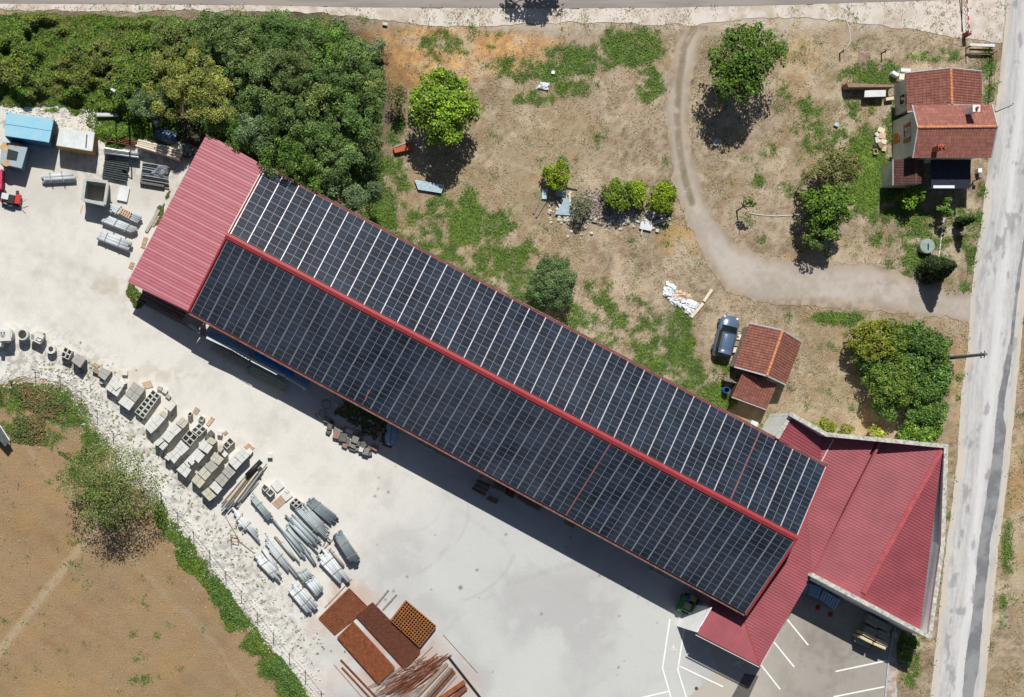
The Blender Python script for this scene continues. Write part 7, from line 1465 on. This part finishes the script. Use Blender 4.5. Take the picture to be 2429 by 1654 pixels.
for i, (x, y, w_, l_, a, m, lb) in enumerate([(1075,1140,60,40,20,cream,'topmost cream stone'),(1040,1180,40,30,50,chalk,'small white stone'),(1085,1190,55,50,10,wood,'tan box'),(1045,1225,50,45,80,chalk,'white broken slab'),(1095,1240,50,40,20,cream,'cream stone near the wall'),(1070,1270,50,40,60,M('tan_box', (0,0,0)),'tan crate'),(1045,1290,80,20,0,blackm,'black tray'),(1100,1300,40,50,10,wood,'lowest tan stone')]):
    cube(z1, x, y, w_, l_, a, .25 + .05 * (i % 3), m, 'garden_clutter', lb + ' in the clutter heap by the west wall', 'clutter', group='clutter heap by the west wall')
crates(z1, [(1003,1305),(1010,1355),(1048,1350),(1040,1303)], 'small crate with red contents below the clutter heap', 1, 1, .35, wood, name='crate', cat='crate', group='')
cube(z1, 683, 1092, 35, 30, 20, .25, M('pale_blue', lin(176, 204, 216)), 'bucket', 'pale blue bucket on the dry lawn', 'bucket')
cube(z15, 1940, 90, 35, 38, 0, .6, film, 'electric_cabinet', 'small white cabinet beside the lane', 'cabinet')
p = W(*z15(1875, 185)); mb = MB(); mb.tube(p, p + Vector((0, 0, 1.0)), .05, 8); mb.box(p + Vector((.05, .1, .9)), (.3, .16, .3)); mb.build('letter_box', blackm, label='black letter box on a post below the white cabinet', cat='letter box')
wl = thing('round_well', 'round stone well with a pale glassy lid in the garden', 'well', tuple(cen([(1480,752)], z15))); c = W(*z15(1480, 752), .8); mb = MB(); mb.tube((c.x, c.y, 0), (c.x, c.y, .75), .68, 28, hole=.52); mb.build('wall', concg, wl)
mb = MB(); mb.tube((c.x, c.y, .7), (c.x, c.y, .78), .6, 28); mb.build('lid', M('frosted_lid', lin(150, 168, 160), rough=.25, var=.15, spec=.6), wl); mb = MB(); mb.bar((c.x + .05, c.y - .4, .8), (c.x + .05, c.y + .2, .8), .12, .03); mb.build('handle', blackm, wl)
for a, b, lab in (((1618,510),(1600,600),'top piece of the pale garden edging'), ((1603,610),(1580,780),'middle piece of the pale garden edging'), ((1578,790),(1560,925),'lowest piece of the pale garden edging'), ((1455,903),(1545,905),'pale edging piece lying across below the well')):
    p, q_ = W(*z15(*a)), W(*z15(*b)); mb = MB(); mb.bar(p + Vector((0, 0, .08)), q_ + Vector((0, 0, .08)), .09, .16); mb.build('edging', concw, label=lab, cat='edging', group='pale garden edging')
# poles
def pole(base, h, label, r=.12, arm=None, mat=None, name='power_pole', cat='pole', z0=0.0):
    b = W(*base, z0); rt = thing(name, label, cat, (b.x, b.y, z0 if z0 < .1 else 0)); mb = MB(); mb.tube((b.x, b.y, z0), (b.x, b.y, h), r, 12, r * .65); mb.build('mast', mat or concd, rt)
    if arm:
        for z, l, an in arm:
            mb = MB(); d = Vector((math.cos(an), math.sin(an), 0)) * l; mb.bar(Vector((b.x, b.y, z)) - d, Vector((b.x, b.y, z)) + d, .07, .07); mb.build('crossarm', steel, rt)
            for s in (-1, 0, 1): mb = MB(); q_ = Vector((b.x, b.y, z)) + d * s * .9; mb.tube(q_, q_ + Vector((0, 0, .18)), .05, 8); mb.build('insulator', whitep, rt)
    return rt, b
pole((2222, 852), 9.0, 'tall slender power pole rising out of the hedge over the lane', .2, [(8.7, .35, 1.5), (8.1, .3, 1.5)], M('pole_concrete', lin(120, 118, 116), var=.1))
rt, b = pole((2362, 266), 7.8, 'thin electric mast on the east gable of the house', .05, [(7.6, .3, .8)], steel, 'roof_mast', z0=5.0)
rt, b = pole((306, 272), 8.0, 'dark street lamp standing in the weeds right of the ochre container', .1, None, blackm, 'street_lamp', 'street lamp'); mb = MB(); mb.bar((b.x, b.y, 7.95), (b.x - .5, b.y + .3, 8.05), .08, .08); mb.build('arm', blackm, rt); mb = MB(); mb.box((b.x - .65, b.y + .38, 8.05), (.45, .22, .12), rz=2.6); mb.build('lamp_head', whitep, rt, bevel=.03)
pole((274, 258), 5.4, 'short thin pole left of the street lamp', .06, None, rust2, 'thin_pole')
# level crossing barrier at the top of the lane
ba = thing('barrier', 'red and white lattice barrier boom lying toward the main road', 'barrier', tuple(W(2300, 76)))
a, b = W(2300, 78, 1.1), W(2291, -40, 1.3)
for i in range(12):
    p, q_ = a + (b - a) * (i / 12), a + (b - a) * ((i + 1) / 12); mb = MB(); mb.bar(p, q_, .09, .09); mb.build('boom_segment', redp if i % 2 else whitep, ba)
    mb = MB(); mb.bar(p, q_ + Vector((0, 0, -.7)), .03, .03); mb.bar(p + Vector((0, 0, -.7)), q_, .03, .03); mb.build('lattice', whitep if i % 2 else redp, ba)
mb = MB(); mb.box((a.x, a.y, .55), (.35, .35, 1.1)); mb.build('stand', M('barrier_stand', lin(120, 60, 50)), ba)
p = W(2281, 75); shadow_line = MB(); shadow_line.bar(p + Vector((0, 0, .04)), W(2281, 0) + Vector((0, 0, .04)), .08, .05); shadow_line.build('rail', blackm, label='added thin dark strip laid as a shadow line on the verge left of the barrier', cat='rail')  # black strip added in place of a thin cast shadow on the verge
# fence along the chalk
FP = [(2,930),(28,905),(83,878),(142,893),(192,929),(230,975),(268,1024),(328,1104),(382,1168),(421,1215),(459,1261),(497,1307),(535,1356),(572,1400),(610,1452),(648,1500),(686,1549),(724,1590),(762,1640)]
fc = thing('wire_fence', 'thin wire fence with dark posts between the chalk yard and the brown field', 'fence', tuple(W(*FP[8])))
fm = M('fence_green', lin(70, 76, 70), rough=.5, var=.1)
for x, y in FP: p = W(x, y); mb = MB(); mb.box((p.x, p.y, .85), (.07, .07, 1.7)); mb.build('post', fm, fc)
for z in (.3, .9, 1.5):
    mb = MB()
    for a, b in zip(FP[:-1], FP[1:]): p, q_ = W(*a), W(*b); mb.bar(Vector((p.x, p.y, z)), Vector((q_.x, q_.y, z)), .012, .012)
    mb.build('wire', fm, fc)
G2 = [(2352,128),(2347,180),(2345,215),(2343,245)]
fc = thing('garden_fence', 'low dark garden fence between the house lawn and the lane', 'fence', tuple(W(*G2[0])))
for x, y in G2: p = W(x, y); mb = MB(); mb.box((p.x, p.y, .5), (.06, .06, 1.0)); mb.build('post', fm, fc)
for z in (.45, .95):
    mb = MB()
    for a, b in zip(G2[:-1], G2[1:]): p, q_ = W(*a), W(*b); mb.bar(Vector((p.x, p.y, z)), Vector((q_.x, q_.y, z)), .03, .03)
    mb.build('rail', fm, fc)
# dark trough at the left edge of the field
zf = Z(0, 880, .2065)
tg = thing('field_shelter', 'dark low shelter roof with a pale edge at the left border of the field', 'shelter', tuple(cen([(20,740)], zf)))
mb = MB(); mb.pquad([zf(*p) for p in [(-60,740),(60,870),(110,800),(0,630)]], 1.3, 1.15); mb.build('roof', M('shelter_roof', lin(84, 92, 92), var=.2), tg)
p, q_ = W(*zf(0, 628), 1.35), W(*zf(112, 800), 1.35); mb = MB(); mb.bar(p, q_, .1, .1); mb.build('edge', whitep, tg)
for x, y in ((10,660),(95,790),(50,845)): p = W(*zf(x, y), 1.1); mb = MB(); mb.box((p.x, p.y, .57), (.08, .08, 1.14)); mb.build('post', woodd, tg)
# tree beyond the main road whose shadow edge shows on the asphalt
tree(1220, -84, 60, 36, 5.2, GREEN, 'tree north of the main road, its shadow falling on the asphalt', leaf=.2, clump=.55, dens=.9)
